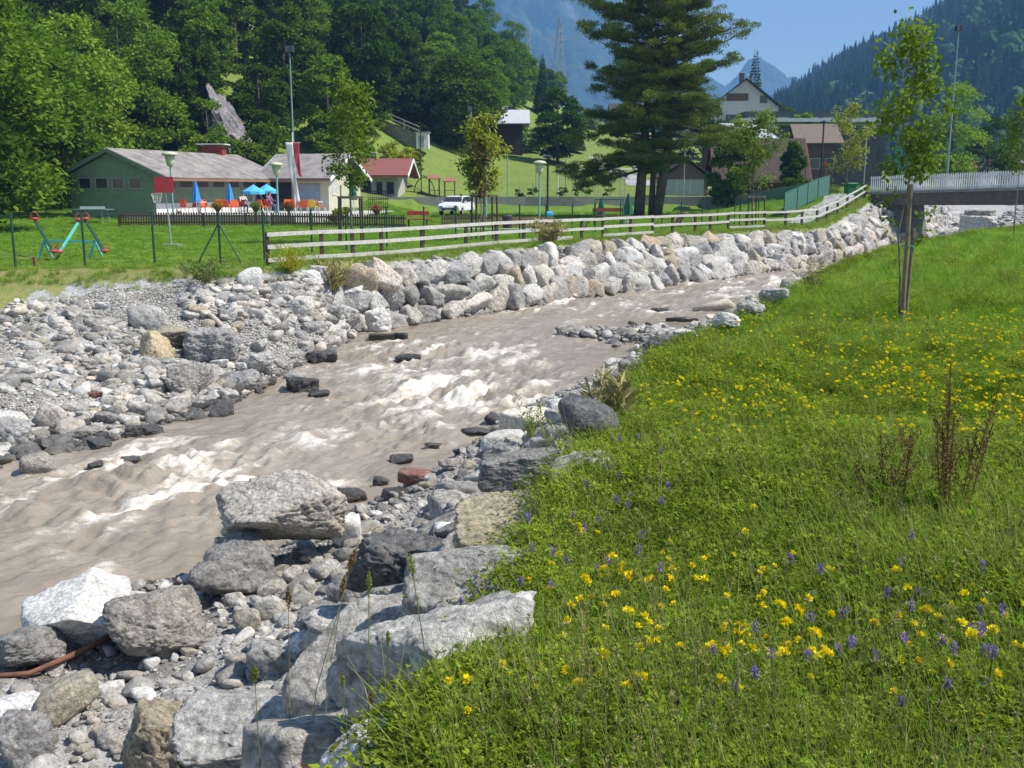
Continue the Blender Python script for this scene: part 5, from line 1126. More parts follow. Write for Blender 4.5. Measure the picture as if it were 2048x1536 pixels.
for (du, v_, L, a) in [(0, 420, .42, 2.9), (0, 440, .35, .2), (0, 480, .4, .4), (0, 455, .3, 3.4), (0, 400, .3, 2.6)]:   # low side shoots
    b = np.array([0, 0, (652-v_)*gT.y/F]); en = b+np.array([math.cos(a)*L, math.sin(a)*L*.3, .1]); q.append(stemq([b, en], .006)); n = 22; c = b+(en-b)*rg.uniform(.5, 1.1, n)[:, None]+rg.normal(0, .05, (n, 3)); q.append(leafquads(c, unit(rg.normal(0, 1, (n, 3))), unit(rg.normal(0, .6, (n, 3))+[0, 0, 1]), np.full(n, .085), np.full(n, .055)))
me = quads(np.concatenate(q)); me.name = 'side_shoots'; link('side_shoots', me, YL, e)
k = gT.y/F
MB().tube([(0, 0, 0), (-.02, 0, 280*k)], [.034, .031], 10).build('stake', WOOD, None).location = (gT.x+.02, gT.y-.07, gT.z); tag(bpy.data.objects['stake'], 'thick round wooden stake beside the slender meadow tree', 'stake')
o = MB().tube([(0, 0, 0), (.03, 0, 195*k)], [.028, .026], 10).build('stake', WOOD, None); o.location = (gT.x+.1, gT.y+.03, gT.z); tag(o, 'shorter wooden stake right of the thick one', 'stake')
TQ = pm('turquoise_tape', (.03, .42, .36), None, 5, .5); o = MB().tube([(.05*math.cos(a)*1.6, .05*math.sin(a)*1.6, .012*math.sin(3*a)) for a in np.linspace(0, 6.28, 16)], .006, 5).build('tree_tie', TQ); o.location = (gT.x+.04, gT.y-.02, gT.z+160*k); tag(o, 'turquoise band tying the meadow tree to its stakes', 'tree tie')
young(2027, 474, 190, 350, 75, 1300, .15, YL, 'thin sapling near the right picture edge', 36, r0=.03, nb=26)
# ------------------------------------------------------------------ buildings
def plain(name, c, rough=.7, spec=.3, c2=None, scale=3): return pm(name, c, c2 or tuple(x*.85 for x in c), scale, rough, .08, 20, spec)
GREENW = plain('pale_green_render', (.22, .29, .20)); WHITEW = plain('white_render', (.74, .72, .70)); DARKW = plain('dark_glass', (.03, .035, .04), .15, .5); BROWNW = plain('brown_wood', (.16, .085, .05)); GREYM = plain('grey_metal', (.32, .34, .34), .5); GRN = plain('dark_green_metal', (.02, .07, .05), .5); WHT = plain('white_paint', (.78, .78, .77), .5)  # windows and fittings share one even near-black glass colour
REDP = plain('red_paint', (.52, .05, .06), .5); CONC = pm('concrete', (.27, .265, .255), (.20, .20, .19), 2, .85, .3, 12); ORG = plain('orange_plastic', (.85, .13, .03), .4); YLP = plain('yellow_plastic', (.85, .60, .04), .4); BLUE = plain('blue_cloth', (.05, .28, .68), .8); LBLUE = plain('light_blue_cloth', (.10, .45, .80), .8); DGRN = plain('green_cloth', (.02, .12, .07), .8); TURQ = plain('turquoise_paint', (.10, .50, .46), .5)
def corr(name, c1, c2, pitch=.18, d=(1, 0), amp=.5):
    m, nt, b = M_(name); p = pos(nt); w = N(nt, 'TexWave', wave_type='BANDS', bands_direction='X'); mp = N(nt, 'Mapping'); mp.inputs['Rotation'].default_value = (0, 0, -math.atan2(d[1], d[0])); nt.links.new(p, mp.inputs[0]); nt.links.new(mp.outputs[0], w.inputs['Vector']); w.inputs['Scale'].default_value = .314/pitch
    c = mixc(nt, ramp(nt, noise(nt, p, 1.1, 6, .7), [(.38, 0), (.62, 1)]), c1, c2); c = mixc(nt, .6, c, ramp(nt, w.outputs['Fac'], [(0, .6), (.5, 1.1)]), 'MULTIPLY'); nt.links.new(c, b.inputs['Base Color']); b.inputs['Roughness'].default_value = .8
    bump(nt, b, w.outputs['Fac'], amp, .05); return m
def frame(o, e):                     # local frame: origin, unit vector along; returns function (along, across, z)
    e = Vector((e[0], e[1], 0)).normalized(); n = Vector((-e.y, e.x, 0)); o = Vector(o)
    return lambda a, b, z: Vector((o.x+e.x*a+n.x*b, o.y+e.y*a+n.y*b, z))
def house(name, o, e, L, Wd, z0, ze, zr, wall, roof, label, over=(.5, .6), chim=None, wins=(), rt=.14, verge=None, winmat=None, doors=()):
    """gabled house: front wall starts at o and runs L along e; depth Wd to the left of e; ridge parallel to e. wins: (side, a0, a1, z0, z1)"""
    f = frame((o[0], o[1], 0), e); base = f(0, 0, z0); E = empty(name, base, 0, label, 'building'); T_ = lambda a, b, z: f(a, b, z)-base
    m = MB(); th = .25; h = Wd/2
    m.poly([T_(0, 0, z0-1), T_(L, 0, z0-1), T_(L, 0, ze), T_(0, 0, ze)], th, nrm=tuple(T_(0, 1, 0)-T_(0, 0, 0)))
    m.poly([T_(0, Wd, z0-1), T_(L, Wd, z0-1), T_(L, Wd, ze), T_(0, Wd, ze)], -th, nrm=tuple(T_(0, 1, 0)-T_(0, 0, 0)))
    for a, s_ in ((0, 1), (L, -1)): m.poly([T_(a, th+.003, z0-1), T_(a, Wd-th-.003, z0-1), T_(a, Wd-th-.003, ze), T_(a, h, zr-.05), T_(a, th+.003, ze)], s_*th, nrm=tuple(T_(1, 0, 0)-T_(0, 0, 0)))
    m.build('wall', wall, E)
    sl_ = (zr-ze)/h; r = MB(); og, oe = over
    for sg in (-1, 1):
        be = -oe if sg < 0 else Wd+oe; zz = ze-oe*sl_+.06
        r.poly([T_(-og, be, zz), T_(L+og, be, zz), T_(L+og, h, zr+.06), T_(-og, h, zr+.06)], rt*(1 if sg < 0 else -1), nrm=None)
    R_ = r.build('roof', roof, E)
    if verge:
        v = MB()
        for a in (-og-.03, L+og+.03):
            for sg in (-1, 1):
                be = -oe if sg < 0 else Wd+oe; v.bar(T_(a, be, ze-oe*sl_+.06), T_(a, h, zr+.06), .06, .24)
        v.build('verge_board', verge, R_)
        g_ = MB(); g_.bar(T_(-og, -oe-.05, ze-oe*sl_+.03), T_(L+og, -oe-.05, ze-oe*sl_+.03), .1, .12); g_.build('gutter', plain('gutter_brown', (.30, .16, .10)), R_)
    for k, w in enumerate(wins):
        sd, a0, a1, b0, b1 = w[:5]; wm_ = winmat or DARKW; q = MB(); fr = MB()
        if sd in ('f', 'b'):
            bb = -.012 if sd == 'f' else Wd+.012; P4 = [T_(a0, bb, b0), T_(a1, bb, b0), T_(a1, bb, b1), T_(a0, bb, b1)]
        else:
            aa_ = -.012 if sd == 'l' else L+.012; P4 = [T_(aa_, a0, b0), T_(aa_, a1, b0), T_(aa_, a1, b1), T_(aa_, a0, b1)]
        q.poly(P4, .02); wn_ = q.build('window' if b0-z0 > .4 else 'door', w[5] if len(w) > 5 else wm_, E)
        for a, b in zip(P4, P4[1:]+P4[:1]): fr.bar(a, b, .07)
        if len(w) > 6: fr.bar((P4[0]+P4[1])/2, (P4[2]+P4[3])/2, .05); fr.bar((P4[0]+P4[3])/2, (P4[1]+P4[2])/2, .05)
        fr.build('frame', WHT if len(w) > 6 else (BROWNW if wall is BROWNW else GREYM), wn_)
    if chim:
        a, b, w_, hc, cm = chim; c0 = T_(a, b, zr-.5); MB().box(c0+Vector((0, 0, (hc+.5)/2)), (w_, w_*.7, hc+.5)).build('chimney', cm, R_)
        MB().box(c0+Vector((0, 0, hc+.6)), (w_*1.35, w_, .07)).build('chimney_cap', WHT, R_)
    return E, T_
BRICK = plain('red_chimney', (.26, .05, .045)); GROOF = corr('corrugated_grey', (.33, .30, .28), (.17, .15, .14), .2, (.316, .949)); GROOF2 = corr('corrugated_grey_wing', (.33, .30, .29), (.19, .17, .165), .2, (.97, -.25)); LGR = plain('window_lattice', (.09, .09, .085), .4)
# the long pool building: main block then its wing
house('pool_building', (-21.65, 62, 0), (.316, .949), 13.5, 6.3, .45, 3.06, 4.36, GREENW, GROOF, 'long pool building with corrugated grey roof and shaded green gable', over=(.25, 1.15), chim=(11.5, 3.6, 1.5, .75, BRICK), verge=plain('verge_green', (.20, .26, .20)),
      wins=[('f', .7+i*1.75, 2.0+i*1.75, 2.15, 2.85, LGR) for i in range(6)]+[('l', .9+i*1.25, 1.8+i*1.25, 2.1, 2.75) for i in range(4)]+[('f', 11.0, 12.2, .5, 2.6, DARKW)])
e_, T_ = house('pool_building_wing', (-17.55, 73.2, 0), (.97, -.25), 4.8, 5.7, .45, 3.06, 4.42, plain('cream_render', (.58, .56, .44)), GROOF2, 'cross wing of the pool building with white verge boards and a small white-framed window', over=(.55, .9), verge=WHT,
      wins=[('r', .6, 1.3, 1.7, 2.75, plain('pale_curtain', (.5, .52, .5)), 1), ('f', .3, 2.0, .6, 2.6, DARKW), ('f', 2.6, 4.1, 1.2, 2.4, plain('posters', (.30, .38, .50)))])
MB().box(T_(4.83, 2.2, 2.0), (.05, .5, .8)).build('notice_board', plain('notice_white', (.6, .6, .5)), e_)
tag(MB().box((-15.9, 67.2, .25), (11.5, 14.5, .62), R(-17)).build('terrace', plain('terrace_slabs', (.55, .53, .50))), kind='structure')
w_ = MB(); fm_ = frame((-21.65, 62, 0), (.316, .949)); w_.poly([fm_(0, -.03, .5), fm_(10.8, -.03, .5), fm_(10.8, -.03, 1.22), fm_(0, -.03, 1.22)], .02); o = w_.build('sunlit_wall_band', WHT); o.parent = bpy.data.objects['pool_building']; o.matrix_parent_inverse = Matrix.Translation(-Vector(bpy.data.objects['pool_building'].location))  # white panel: sunlit foot of the wall below the eave shade, put in as colour
# second small building with the red roof
house('pavilion', (-13.4, 89, 0), (.999, -.05), 3.5, 5.5, 1.0, 3.35, 4.55, plain('pavilion_render', (.45, .43, .40)), plain('red_sheet_roof', (.25, .09, .08), .8), 'small pavilion with a red sheet roof and white open gable', over=(1.0, .7), verge=WHT, chim=(.9, 3.0, .45, .6, DARKW), wins=[('f', .3, 1.2, 1.1, 2.9), ('f', 1.6, 2.2, 1.6, 2.7), ('f', 2.5, 3.2, 1.6, 2.7)])
def hs(name, u0, u1, d, zt_, ze_, zb_, Wd, wall, roof, label, yaw=0, **k):
    a = PD(u0, ze_, d); b = PD(u1, ze_, d); L = (b.x-a.x); ze = a.z; zr = CAMZ+(376-zt_)*(d+Wd/2)/F; z0 = CAMZ+(376-zb_)*d/F
    return house(name, (a.x, a.y), (math.cos(yaw), math.sin(yaw)), L, Wd, z0, ze, zr, wall, roof, label, **k)
ROOFB = pm('brown_tiles', (.085, .06, .05), (.06, .042, .038), 5, .9, .5, 25); ROOFG = plain('light_sheet_roof', (.52, .54, .56), .4)
hs('wooden_hut', 985, 1045, 138, 229, 243, 300, 6, pm('dark_timber', (.07, .045, .035), (.045, .03, .025), 5), ROOFG, 'dark timber hut with a pale sheet roof on the green slope', over=(1.0, .9), chim=(1.8, 2.5, .5, .5, GREYM), wins=[('f', 2.5, 3.5, 5.2, 6.2)])
hs('tiled_house', 1440, 1603, 100, 283, 343, 392, 5.5, pm('house_timber', (.14, .08, .06), (.09, .055, .04), 4), ROOFB, 'low house with a big brown tiled roof and flower boxes at its gable', yaw=-.05, over=(.7, .9), verge=plain('red_verge', (.28, .08, .04)), wins=[('f', 1, 2, 1.9, 2.7), ('f', 3, 4, 1.9, 2.7), ('r', 1.5, 2.6, 2.2, 3.2)])
hs('gabled_house', 1495, 1572, 118, 255, 282, 380, 8, pm('house_dark', (.10, .07, .055), (.07, .05, .04), 4), plain('pale_roof', (.40, .42, .45), .5), 'house with a pale roof behind the big brown tiled one', yaw=.5, over=(.8, .8), wins=[('f', 1, 2, 6, 7)])
hs('hipped_house', 1604, 1668, 122, 256, 281, 380, 7, pm('timber_brown', (.12, .075, .06), (.08, .05, .04), 4), pm('tan_tiles', (.20, .16, .12), (.14, .11, .09), 6, .9), 'brown house with a tan hipped roof left of the green net', yaw=-.1, over=(.9, .9), wins=[('f', 1.0, 2.2, 4.4, 5.6), ('f', 2.8, 3.8, 4.4, 5.6)])
hs('white_house', 1060, 1085, 300, 300, 305, 330, 6, WHITEW, ROOFB, 'tiny pale shed hidden by trees on the valley floor') if False else None
# chalet on the rise: ridge runs away from the viewer
a = PD(1557, 220, 172); L = 14; zr = PD(1490, 158, 172).z; ze = PD(1490, 212, 172).z
house('chalet', (a.x, a.y), (.10, .995), L, 11.0, 10, ze, zr, plain('chalet_render', (.66, .62, .62)), plain('dark_roof', (.06, .07, .065)), 'tall pale chalet with a wide dark gable roof and brown shutters above the hall', over=(.9, 1.3), chim=(6, 5.5, .8, 1.6, DARKW),
      wins=[('l', 1.9, 3.1, 16.0, 17.2), ('l', 5.0, 8.6, 16.4, 17.6, BROWNW), ('l', 5.0, 8.6, 12.6, 14.2, DARKW)])
# long flat hall
g0 = PD(1480, 250, 150); hl = empty('sports_hall', (g0.x, g0.y, 0), 0, 'long low sports hall with a dark upper band and white roof edge', 'building'); Lh = 21.0
MB().box((Lh/2, 3, 5.2), (Lh, 6, 11)).build('wall', pm('hall_glass', (.035, .045, .045), (.02, .028, .03), 2, .2)).parent = hl
zt1 = CAMZ+(376-243)*150/F; MB().box((Lh/2, 2.4, zt1-.28), (Lh+1.6, 8.4, .5)).build('roof_edge', ROOFG).parent = hl
zt2 = CAMZ+(376-229)*152/F; MB().box((Lh/2+.6, 5, (zt1+zt2)/2+.02), (Lh-1.2, 5, zt2-zt1)).build('upper_band', plain('dark_green_cladding', (.035, .06, .055))).parent = hl
wnd = MB(); [wnd.box((2.5+k*2.2, 2.47, zt1+.25), (1.6, .04, .32)) for k in range(9)]; wnd.build('clerestory_window', plain('pale_glass', (.18, .22, .24), .2)).parent = hl
# shed with a pale door, gable towards the viewer
g0 = PD(1327, 392, 95); sh = house('equipment_shed', (g0.x+4.1, g0.y), (0, 1), 5, 4.1, 1.3, CAMZ+(376-350)*95/F, CAMZ+(376-321)*95/F, pm('shed_timber', (.17, .11, .085), (.12, .08, .06), 5), ROOFB, 'brown gabled shed with a large pale door behind the small goal', over=(.4, .55), wins=[('l', .45, 3.9, 1.31, CAMZ+(376-359)*95/F, plain('pale_door', (.42, .45, .43)))])
for u0, u1, d, zt_, ze_, lb, rf in [(1913, 1950, 160, 318, 338, 'small cottage with an orange-red roof beyond the bridge', plain('orange_tiles', (.45, .18, .12))), (2040, 2090, 140, 315, 332, 'grey-roofed house cut off by the right edge', plain('grey_tiles', (.20, .19, .19))), (1985, 2005, 190, 322, 334, 'far tiny house under the trees right of the cottage', plain('brown_small', (.16, .12, .11)))]:
    hs('cottage', u0, u1, d, zt_, ze_, 352, 6, WHITEW, rf, lb, over=(.5, .5), wins=[('f', .6, 1.3, 3.8, 4.6)])
# houses half hidden behind the pine
hs('hillside_house', 1225, 1300, 230, 216, 232, 262, 8, WHITEW, ROOFB, 'pale house with an orange-brown front seen through the pine boughs on the left', wins=[('f', 1, 2.5, 16.5, 18), ('f', 4, 5.5, 16.5, 18)])
hs('hillside_house', 1350, 1420, 190, 205, 222, 262, 8, WHITEW, plain('slate_roof', (.12, .13, .15)), 'white house seen between the pine stems and the chalet', wins=[('f', 1, 2.2, 14, 15.3), ('f', 3.6, 5, 14, 15.3)])
# stone ramp on the slope with its rail, and the white hut at its foot
pr = [(712, 222, 118), (742, 232, 117), (775, 243, 116), (808, 257, 115), (838, 270, 114)]
m = MB(); 
for (u0, v0, d0), (u1, v1, d1) in zip(pr[:-1], pr[1:]):
    a, b = PD(u0, v0, d0), PD(u1, v1, d1); h0 = min(h1(a.x, a.y), a.z-.6)-.8; h1_ = min(h1(b.x, b.y), b.z-.6)-.8; m.poly([(a.x, a.y, h0), (b.x, b.y, h1_), tuple(b), tuple(a)], .4, nrm=(0, 1, 0))
rw = m.build('stone_ramp', pm('ramp_stone', (.30, .28, .26), (.20, .19, .18), 2.5, .9, .6, 8)); tag(rw, 'stone retaining ramp climbing the slope at the edge of the wood', 'retaining wall')
m = MB(); PR = [PD(*p) for p in pr]
for a, b in zip(PR[:-1], PR[1:]):
    for hh in (.45, .9): m.bar(a+Vector((0, .1, hh)), b+Vector((0, .1, hh)), .08)
    m.bar(a+Vector((0, .1, 0)), a+Vector((0, .1, .95)), .08)
m.build('handrail', GWOOD, rw)
g = PD(844, 272, 113); wb = MB().box((g.x, g.y+1, g.z-.5), (1.35, 1.6, 1.7)).build('pump_house', WHITEW); tag(wb, 'small white box-like hut at the foot of the stone ramp', 'hut'); MB().box((g.x, g.y+1, g.z+.41), (1.6, 1.9, .1)).build('roof', GREYM, wb); MB().box((g.x-.1, g.y+.18, g.z-.6), (.55, .05, 1.2)).build('door', GREYM, wb)

# ------------------------------------------------------------------ walls, road, bridge
wl = MB(); tp = [((u-1024)/F*d, d+.45) for u, d in TERR]
for (x0, y0), (x1, y1) in zip(tp[:-1], tp[1:]): wl.poly([(x0, y0, -.3), (x1, y1, -.3), (x1, y1, 1.42), (x0, y0, 1.42)], .3, nrm=(0, 1, 0))
x0, y0 = tp[0]; wl.poly([(-13.5, y0-1, -.3), (x0-.01, y0-.01, -.3), (x0-.01, y0-.01, 1.42), (-13.5, y0-1, 1.42)], .3, nrm=(0, 1, 0))
x1, y1 = tp[-1]; wl.poly([(x1+.01, y1, -.3), (19.6, 86, -.3), (19.6, 86, 1.55), (x1+.01, y1, 1.42)], .3, nrm=(0, 1, 0))
o = wl.build('retaining_wall', CONC); tag(o, 'long grey concrete retaining wall behind the playground lawn', 'wall')
GNET = pm('green_screen', (.16, .24, .19), (.12, .19, .15), 4, .8, .2)
sc = MB(); pts = [(1470, 85, 403, 392), (1510, 83, 401, 386), (1560, 80, 398, 376), (1610, 77, 393, 367), (1651, 74, 388, 361)]
for (u0, d0, b0, t0_), (u1, d1, b1, t1_) in zip(pts[:-1], pts[1:]):
    a, b = PD(u0, t0_, d0), PD(u1, t1_, d1); sc.poly([(a.x, a.y, a.z-2.6), (b.x, b.y, b.z-2.6), tuple(b), tuple(a)], .12, nrm=(0, 1, 0))
o = sc.build('screened_wall', GNET); tag(o, 'green-netted wall rising towards the bridge', 'wall'); g = PD(1652, 360, 73.8); MB().box((g.x, g.y, g.z-1.0), (.22, .22, 2.4)).build('end_post', WHT, o)
def strip(name, pts, w, mat, dz=.02):
    V = []; 
    for i, (x, y) in enumerate(pts):
        d = np.array(pts[min(i+1, len(pts)-1)])-np.array(pts[max(i-1, 0)]); d = d/np.linalg.norm(d); nn_ = np.array([-d[1], d[0]]); ww = float(np.interp(i/(len(pts)-1), np.linspace(0, 1, len(w)), w)) if isinstance(w, list) else w
        for s_ in np.linspace(-1, 1, 5): p_ = np.array([x, y])+nn_*ww/2*s_; V.append((p_[0], p_[1], h1(p_[0], p_[1])+dz))
    n = len(pts); q = [(i*5+j, i*5+j+1, (i+1)*5+j+1, (i+1)*5+j) for i in range(n-1) for j in range(4)]
    o = link(name, npmesh(name, np.array(V), np.array(q)), mat); return tag(o, kind='structure')
def dens(pts, k=6): return [tuple(np.array(a)*(1-t)+np.array(b)*t) for a, b in zip(pts[:-1], pts[1:]) for t in np.arange(k)/k]+[pts[-1]]
ASPH = pm('road_grey', (.36, .35, .36), (.30, .29, .30), 1, .9)
def gp(u, v, a=60, b=500): g = hit(u, v, a, b, 1500); return (g.x, g.y)
strip('road', dens([gp(1285, 372), gp(1262, 356), gp(1240, 345), gp(1215, 334), gp(1203, 326), gp(1200, 318)]), 3.2, ASPH, .05)
strip('road', dens([gp(1205, 322), gp(1230, 322), gp(1262, 330), gp(1290, 338)]), 2.6, ASPH, .07)
strip('path', dens([(16.1, 57.6), (17.8, 61.2), (19.9, 65.2), (21.9, 69), (23.4, 72.8)]), [1.2, 1.5, 1.6, 1.7, 2.2], ASPH, .06)
# bridge
b0 = Vector((24.6, 70.2, 0)); bd = Vector((.60, -.70, 0)).normalized(); bn = Vector((bd.y*-1, bd.x, 0)); bl = 24.0; br_ = empty('footbridge', (b0.x, b0.y, 1.8), 0, 'concrete road bridge with a pale picket railing crossing the river', 'bridge'); O3 = Vector((b0.x, b0.y, 1.8))
def bp(a, n, z): return b0+bd*a+bn*n+Vector((0, 0, z))-O3
dz_ = lambda a: 1.82+.030*a
mm = MB(); mm.poly([bp(0, 0, .98), bp(bl, 0, 1.3), bp(bl, 0, dz_(bl)-.12), bp(0, 0, dz_(0)-.12)], 4.5, nrm=tuple(bn)); mm.build('deck', pm('deck_concrete', (.15, .12, .105), (.11, .09, .08), 3, .9, .3), br_)
mm = MB(); mm.poly([bp(-.3, -.12, dz_(0)-.12), bp(bl, -.12, dz_(bl)-.12), bp(bl, -.12, dz_(bl)+.06), bp(-.3, -.12, dz_(0)+.06)], 4.8, nrm=tuple(bn)); mm.build('kerb', CONC, br_)
for side in (0, 4.4):
    mm = MB(); n_ = int(bl/.15)
    for k in range(n_): a = k*.15; mm.box(bp(a, side, dz_(a)+.06+.52), (.055, .055, 1.02), math.atan2(bd.y, bd.x))
    for hh in (.25, .95): mm.bar(bp(0, side+.05, dz_(0)+hh), bp(bl, side+.05, dz_(bl)+hh), .04, .05)
    mm.build('railing', plain('galvanised', (.62, .65, .68), .4), br_)
mm = MB(); mm.poly([bp(.1, .25, -3), bp(2.4, .25, -3), bp(1.7, .25, 1.0), bp(.1, .25, 1.0)], 4.0, nrm=tuple(bn)); mm.build('abutment', pm('abutment_concrete', (.17, .165, .18), (.12, .12, .13), 2, .9), br_)
# blocks and oddments on the near bank by the bridge
blk = dict(cat='boulder')
boulder(1955, 468, 66, 34, 'pale', 'lower of two big square blocks stacked by the bridge', 501, dist=52, sharp=30, planes=[(-.2, -1, 0, .6), (0, 0, 1, .7)], dz=0, sink=.1)
boulder(1958, 446, 56, 24, 'grey', 'upper dark block stacked on the pale one by the bridge', 502, dist=52.5, sharp=30, planes=[(-.2, -1, 0, .6), (0, 0, 1, .7)], dz=0, sink=.02)
g = PD(1905, 486, 46); g.z = h1(g.x, g.y)+.05; rg = np.random.RandomState(4); mm = MB(); TB = plain('turquoise_sheet', (.12, .55, .55), .4)
V, Fc = ICO[4]; f = 1+.3*fbm(V[:, 0]*2, V[:, 1]*2, V[:, 2]*2, 4, 3); o = link('crumpled_tarp', npmesh('crumpled_tarp', V*f[:, None]*[.55, .3, .10], Fc, False), TB, loc=g+Vector((0, 0, .08))); tag(o, 'crumpled turquoise sheet lying in the far grass', 'tarp')
MB().tube([(.3, 0, .0), (.8, .1, .06), (1.1, -.1, .02), (1.4, 0, .03)], .03, 6).build('strap', TB, o)
# rusty bar, driftwood
RUSTM = pm('rusty_iron', (.22, .11, .065), (.15, .07, .045), 9, .85, .4)
g = [hit(-60, 1362, 2, 30), hit(60, 1358, 2, 30), hit(150, 1335, 2, 30), hit(228, 1300, 2, 30)]; base = g[0].copy(); o = MB().tube([g[0]-base+Vector((0, 0, .03)), g[1]-base+Vector((0, 0, .05)), g[2]-base+Vector((0, 0, .12)), g[3]-base+Vector((0, 0, .14))], [.02, .023, .026, .03], 10).build('rusty_bar', RUSTM, None, True, loc=base); tag(o, 'bent rusty bar sticking out from under the domed grey boulder', 'rusty bar')
DRIFT = pm('driftwood', (.52, .46, .38), (.40, .34, .27), 9, .85, .3)
def stick(pts, r, label, m_=DRIFT):
    g = [hit(u, v, 3, 60) for u, v in pts]; b = g[0].copy(); o = MB().tube([p-b+Vector((0, 0, .09)) for p in g], [r]+[r*.9]*(len(g)-2)+[r*.5], 7).build('driftwood', m_, None, True, loc=b); tag(o, label, 'driftwood')
stick([(445, 660), (425, 640), (395, 622), (362, 608)], .07, 'long bleached branch lying up the far gravel bank')
stick([(385, 823), (430, 820), (480, 822)], .025, 'thin stick behind the dark dome in the shallows', plain('brown_stick', (.20, .13, .08)))
stick([(330, 800), (305, 790), (285, 792)], .03, 'short stick among the stones above the shallows')
g = PW(1430, 622); o = MB().tube([(-.75, 0, .05), (-.2, 0, .16), (.4, .1, .22), (.65, .1, .1)], [.05, .12, .2, .12], 9).build('tree_stump', DRIFT, None, True, loc=g); tag(o, 'washed-up root stump in the river beyond the spit', 'driftwood')
g = PW(1364, 643); o = MB().tube([(-.5, 0, .04), (0, 0, .07), (.5, 0, .05)], [.07, .08, .05], 8).build('log', plain('wet_log', (.05, .04, .035), .4), None, True, loc=g); tag(o, 'short black log floating in the calm water', 'log')
g = PW(778, 680); o = MB().box((-.2, 0, .08), (.7, .25, .18), .1).box((.3, .1, .08), (.4, .2, .2), -.3).build('log', plain('wet_timber', (.04, .035, .03), .4), bevel=.03, loc=g); tag(o, 'dark broken timber lying in the river below the wall', 'log')
o = MB().box((0, 0, .12), (.07, .06, .36)).build('marker_stake', plain('rust_red_stake', (.30, .11, .07)), loc=hit(70, 536, 10, 60)); tag(o, 'short rust-red stake in the dry grass at the lawn edge', 'stake')

# ------------------------------------------------------------------ fences
A_xy = np.array([a[:2] for a in A])
def Aat(u, off=0.):                    # point of the far bank edge seen in column u
    k = (u-1024)/F; x, y = A_xy[:, 0], A_xy[:, 1]; s_ = x-k*y/CP*CP
    for i in range(len(x)-1):
        if s_[i] <= 0 < s_[i+1] or s_[i] > 0 >= s_[i+1]:
            t = s_[i]/(s_[i]-s_[i+1]); p_ = A_xy[i]*(1-t)+A_xy[i+1]*t; return Vector((p_[0]-off*.3, p_[1]+off, h1(p_[0]-off*.3, p_[1]+off)))
RAILW = pm('whitewashed_rail', (.56, .54, .51), (.42, .40, .38), 9, .8, .2)
us = [540, 649, 711, 769, 850, 938, 998, 1053, 1099, 1168, 1210, 1265, 1309, 1348, 1393, 1423, 1459, 1495, 1530, 1572, 1604]
FP = [Aat(u, .35) for u in us]
FP += [Vector((17.15+(24.2-17.15)*t, 57.5+(70.2-57.5)*t, h1(17.15+(24.2-17.15)*t, 57.5+(70.2-57.5)*t))) for t in (.02, .2, .4, .6, .8, 1.)]
fe = empty('rail_fence', FP[0], 0, 'white rail fence with dark posts running along the top of the river wall', 'fence')
for p_ in FP: MB().box(p_-FP[0]+Vector((0, 0, .40)), (.10, .10, 1.05), .4).build('post', DWOOD, fe)
for i, (a, b) in enumerate(zip(FP[:-1], FP[1:])):
    for hh in ((.16, .52, .86) if (i < 8 or 10 <= i < 12 or 16 <= i < 18) else (.45, .84)):
        off_ = Vector((.02, -.08, hh)); dd = (b-a).normalized()*.004
        MB().bar(a-FP[0]+off_+dd, b-FP[0]+off_-dd, .04, .11).build('rail', RAILW, fe)
a, b = FP[8], FP[9]; MB().bar(a-FP[0]+Vector((.02, -.08, .16)), (a+(b-a)*.7)-FP[0]+Vector((.02, -.08, .12)), .04, .14).build('rail', RAILW, fe)
mf = [(-60, 26.2), (35, 26.8), (174, 27.6), (313, 28.3), (444, 28.6), (532, 29.5), (627, 33), (696, 34.5), (776, 36), (850, 38.5), (913, 41), (1039, 43), (1091, 44.5), (1143, 46), (1188, 48.5), (1238, 51), (1320, 53), (1358, 55), (1399, 56.5), (1430, 58), (1463, 59.5), (1510, 61), (1560, 62), (1585, 65), (1605, 68), (1625, 71), (1648, 73.5)]
MP = []
for u, d in mf: x_ = (u-1024)/F*d; MP.append(Vector((x_, d, h1(x_, d))))
me_ = empty('mesh_fence', MP[0], 0, 'low dark green wire mesh fence with thin posts crossing the lawn', 'fence')
WIRE = plain('green_wire', (.04, .13, .09), .5)
for p_ in MP: MB().tube([p_-MP[0], p_-MP[0]+Vector((0, 0, 1.45))], .032, 7).build('post', GRN, me_)
for k_ in (4, 14):
    for s_ in (-1, 1): p_ = MP[k_]-MP[0]; MB().tube([p_+Vector((s_*.62, s_*.05-.1, 0)), p_+Vector((0, 0, 1.15))], .022, 6).build('brace', GRN, me_)
w_ = MB()
for a, b in zip(MP[:-1], MP[1:]):
    for hh, r in [(1.40, .007), (1.0, .004), (.7, .004), (.4, .004), (.1, .005)]: w_.bar(a-MP[0]+Vector((0, 0, hh)), b-MP[0]+Vector((0, 0, hh)), r)
w_.build('wire', WIRE, me_)
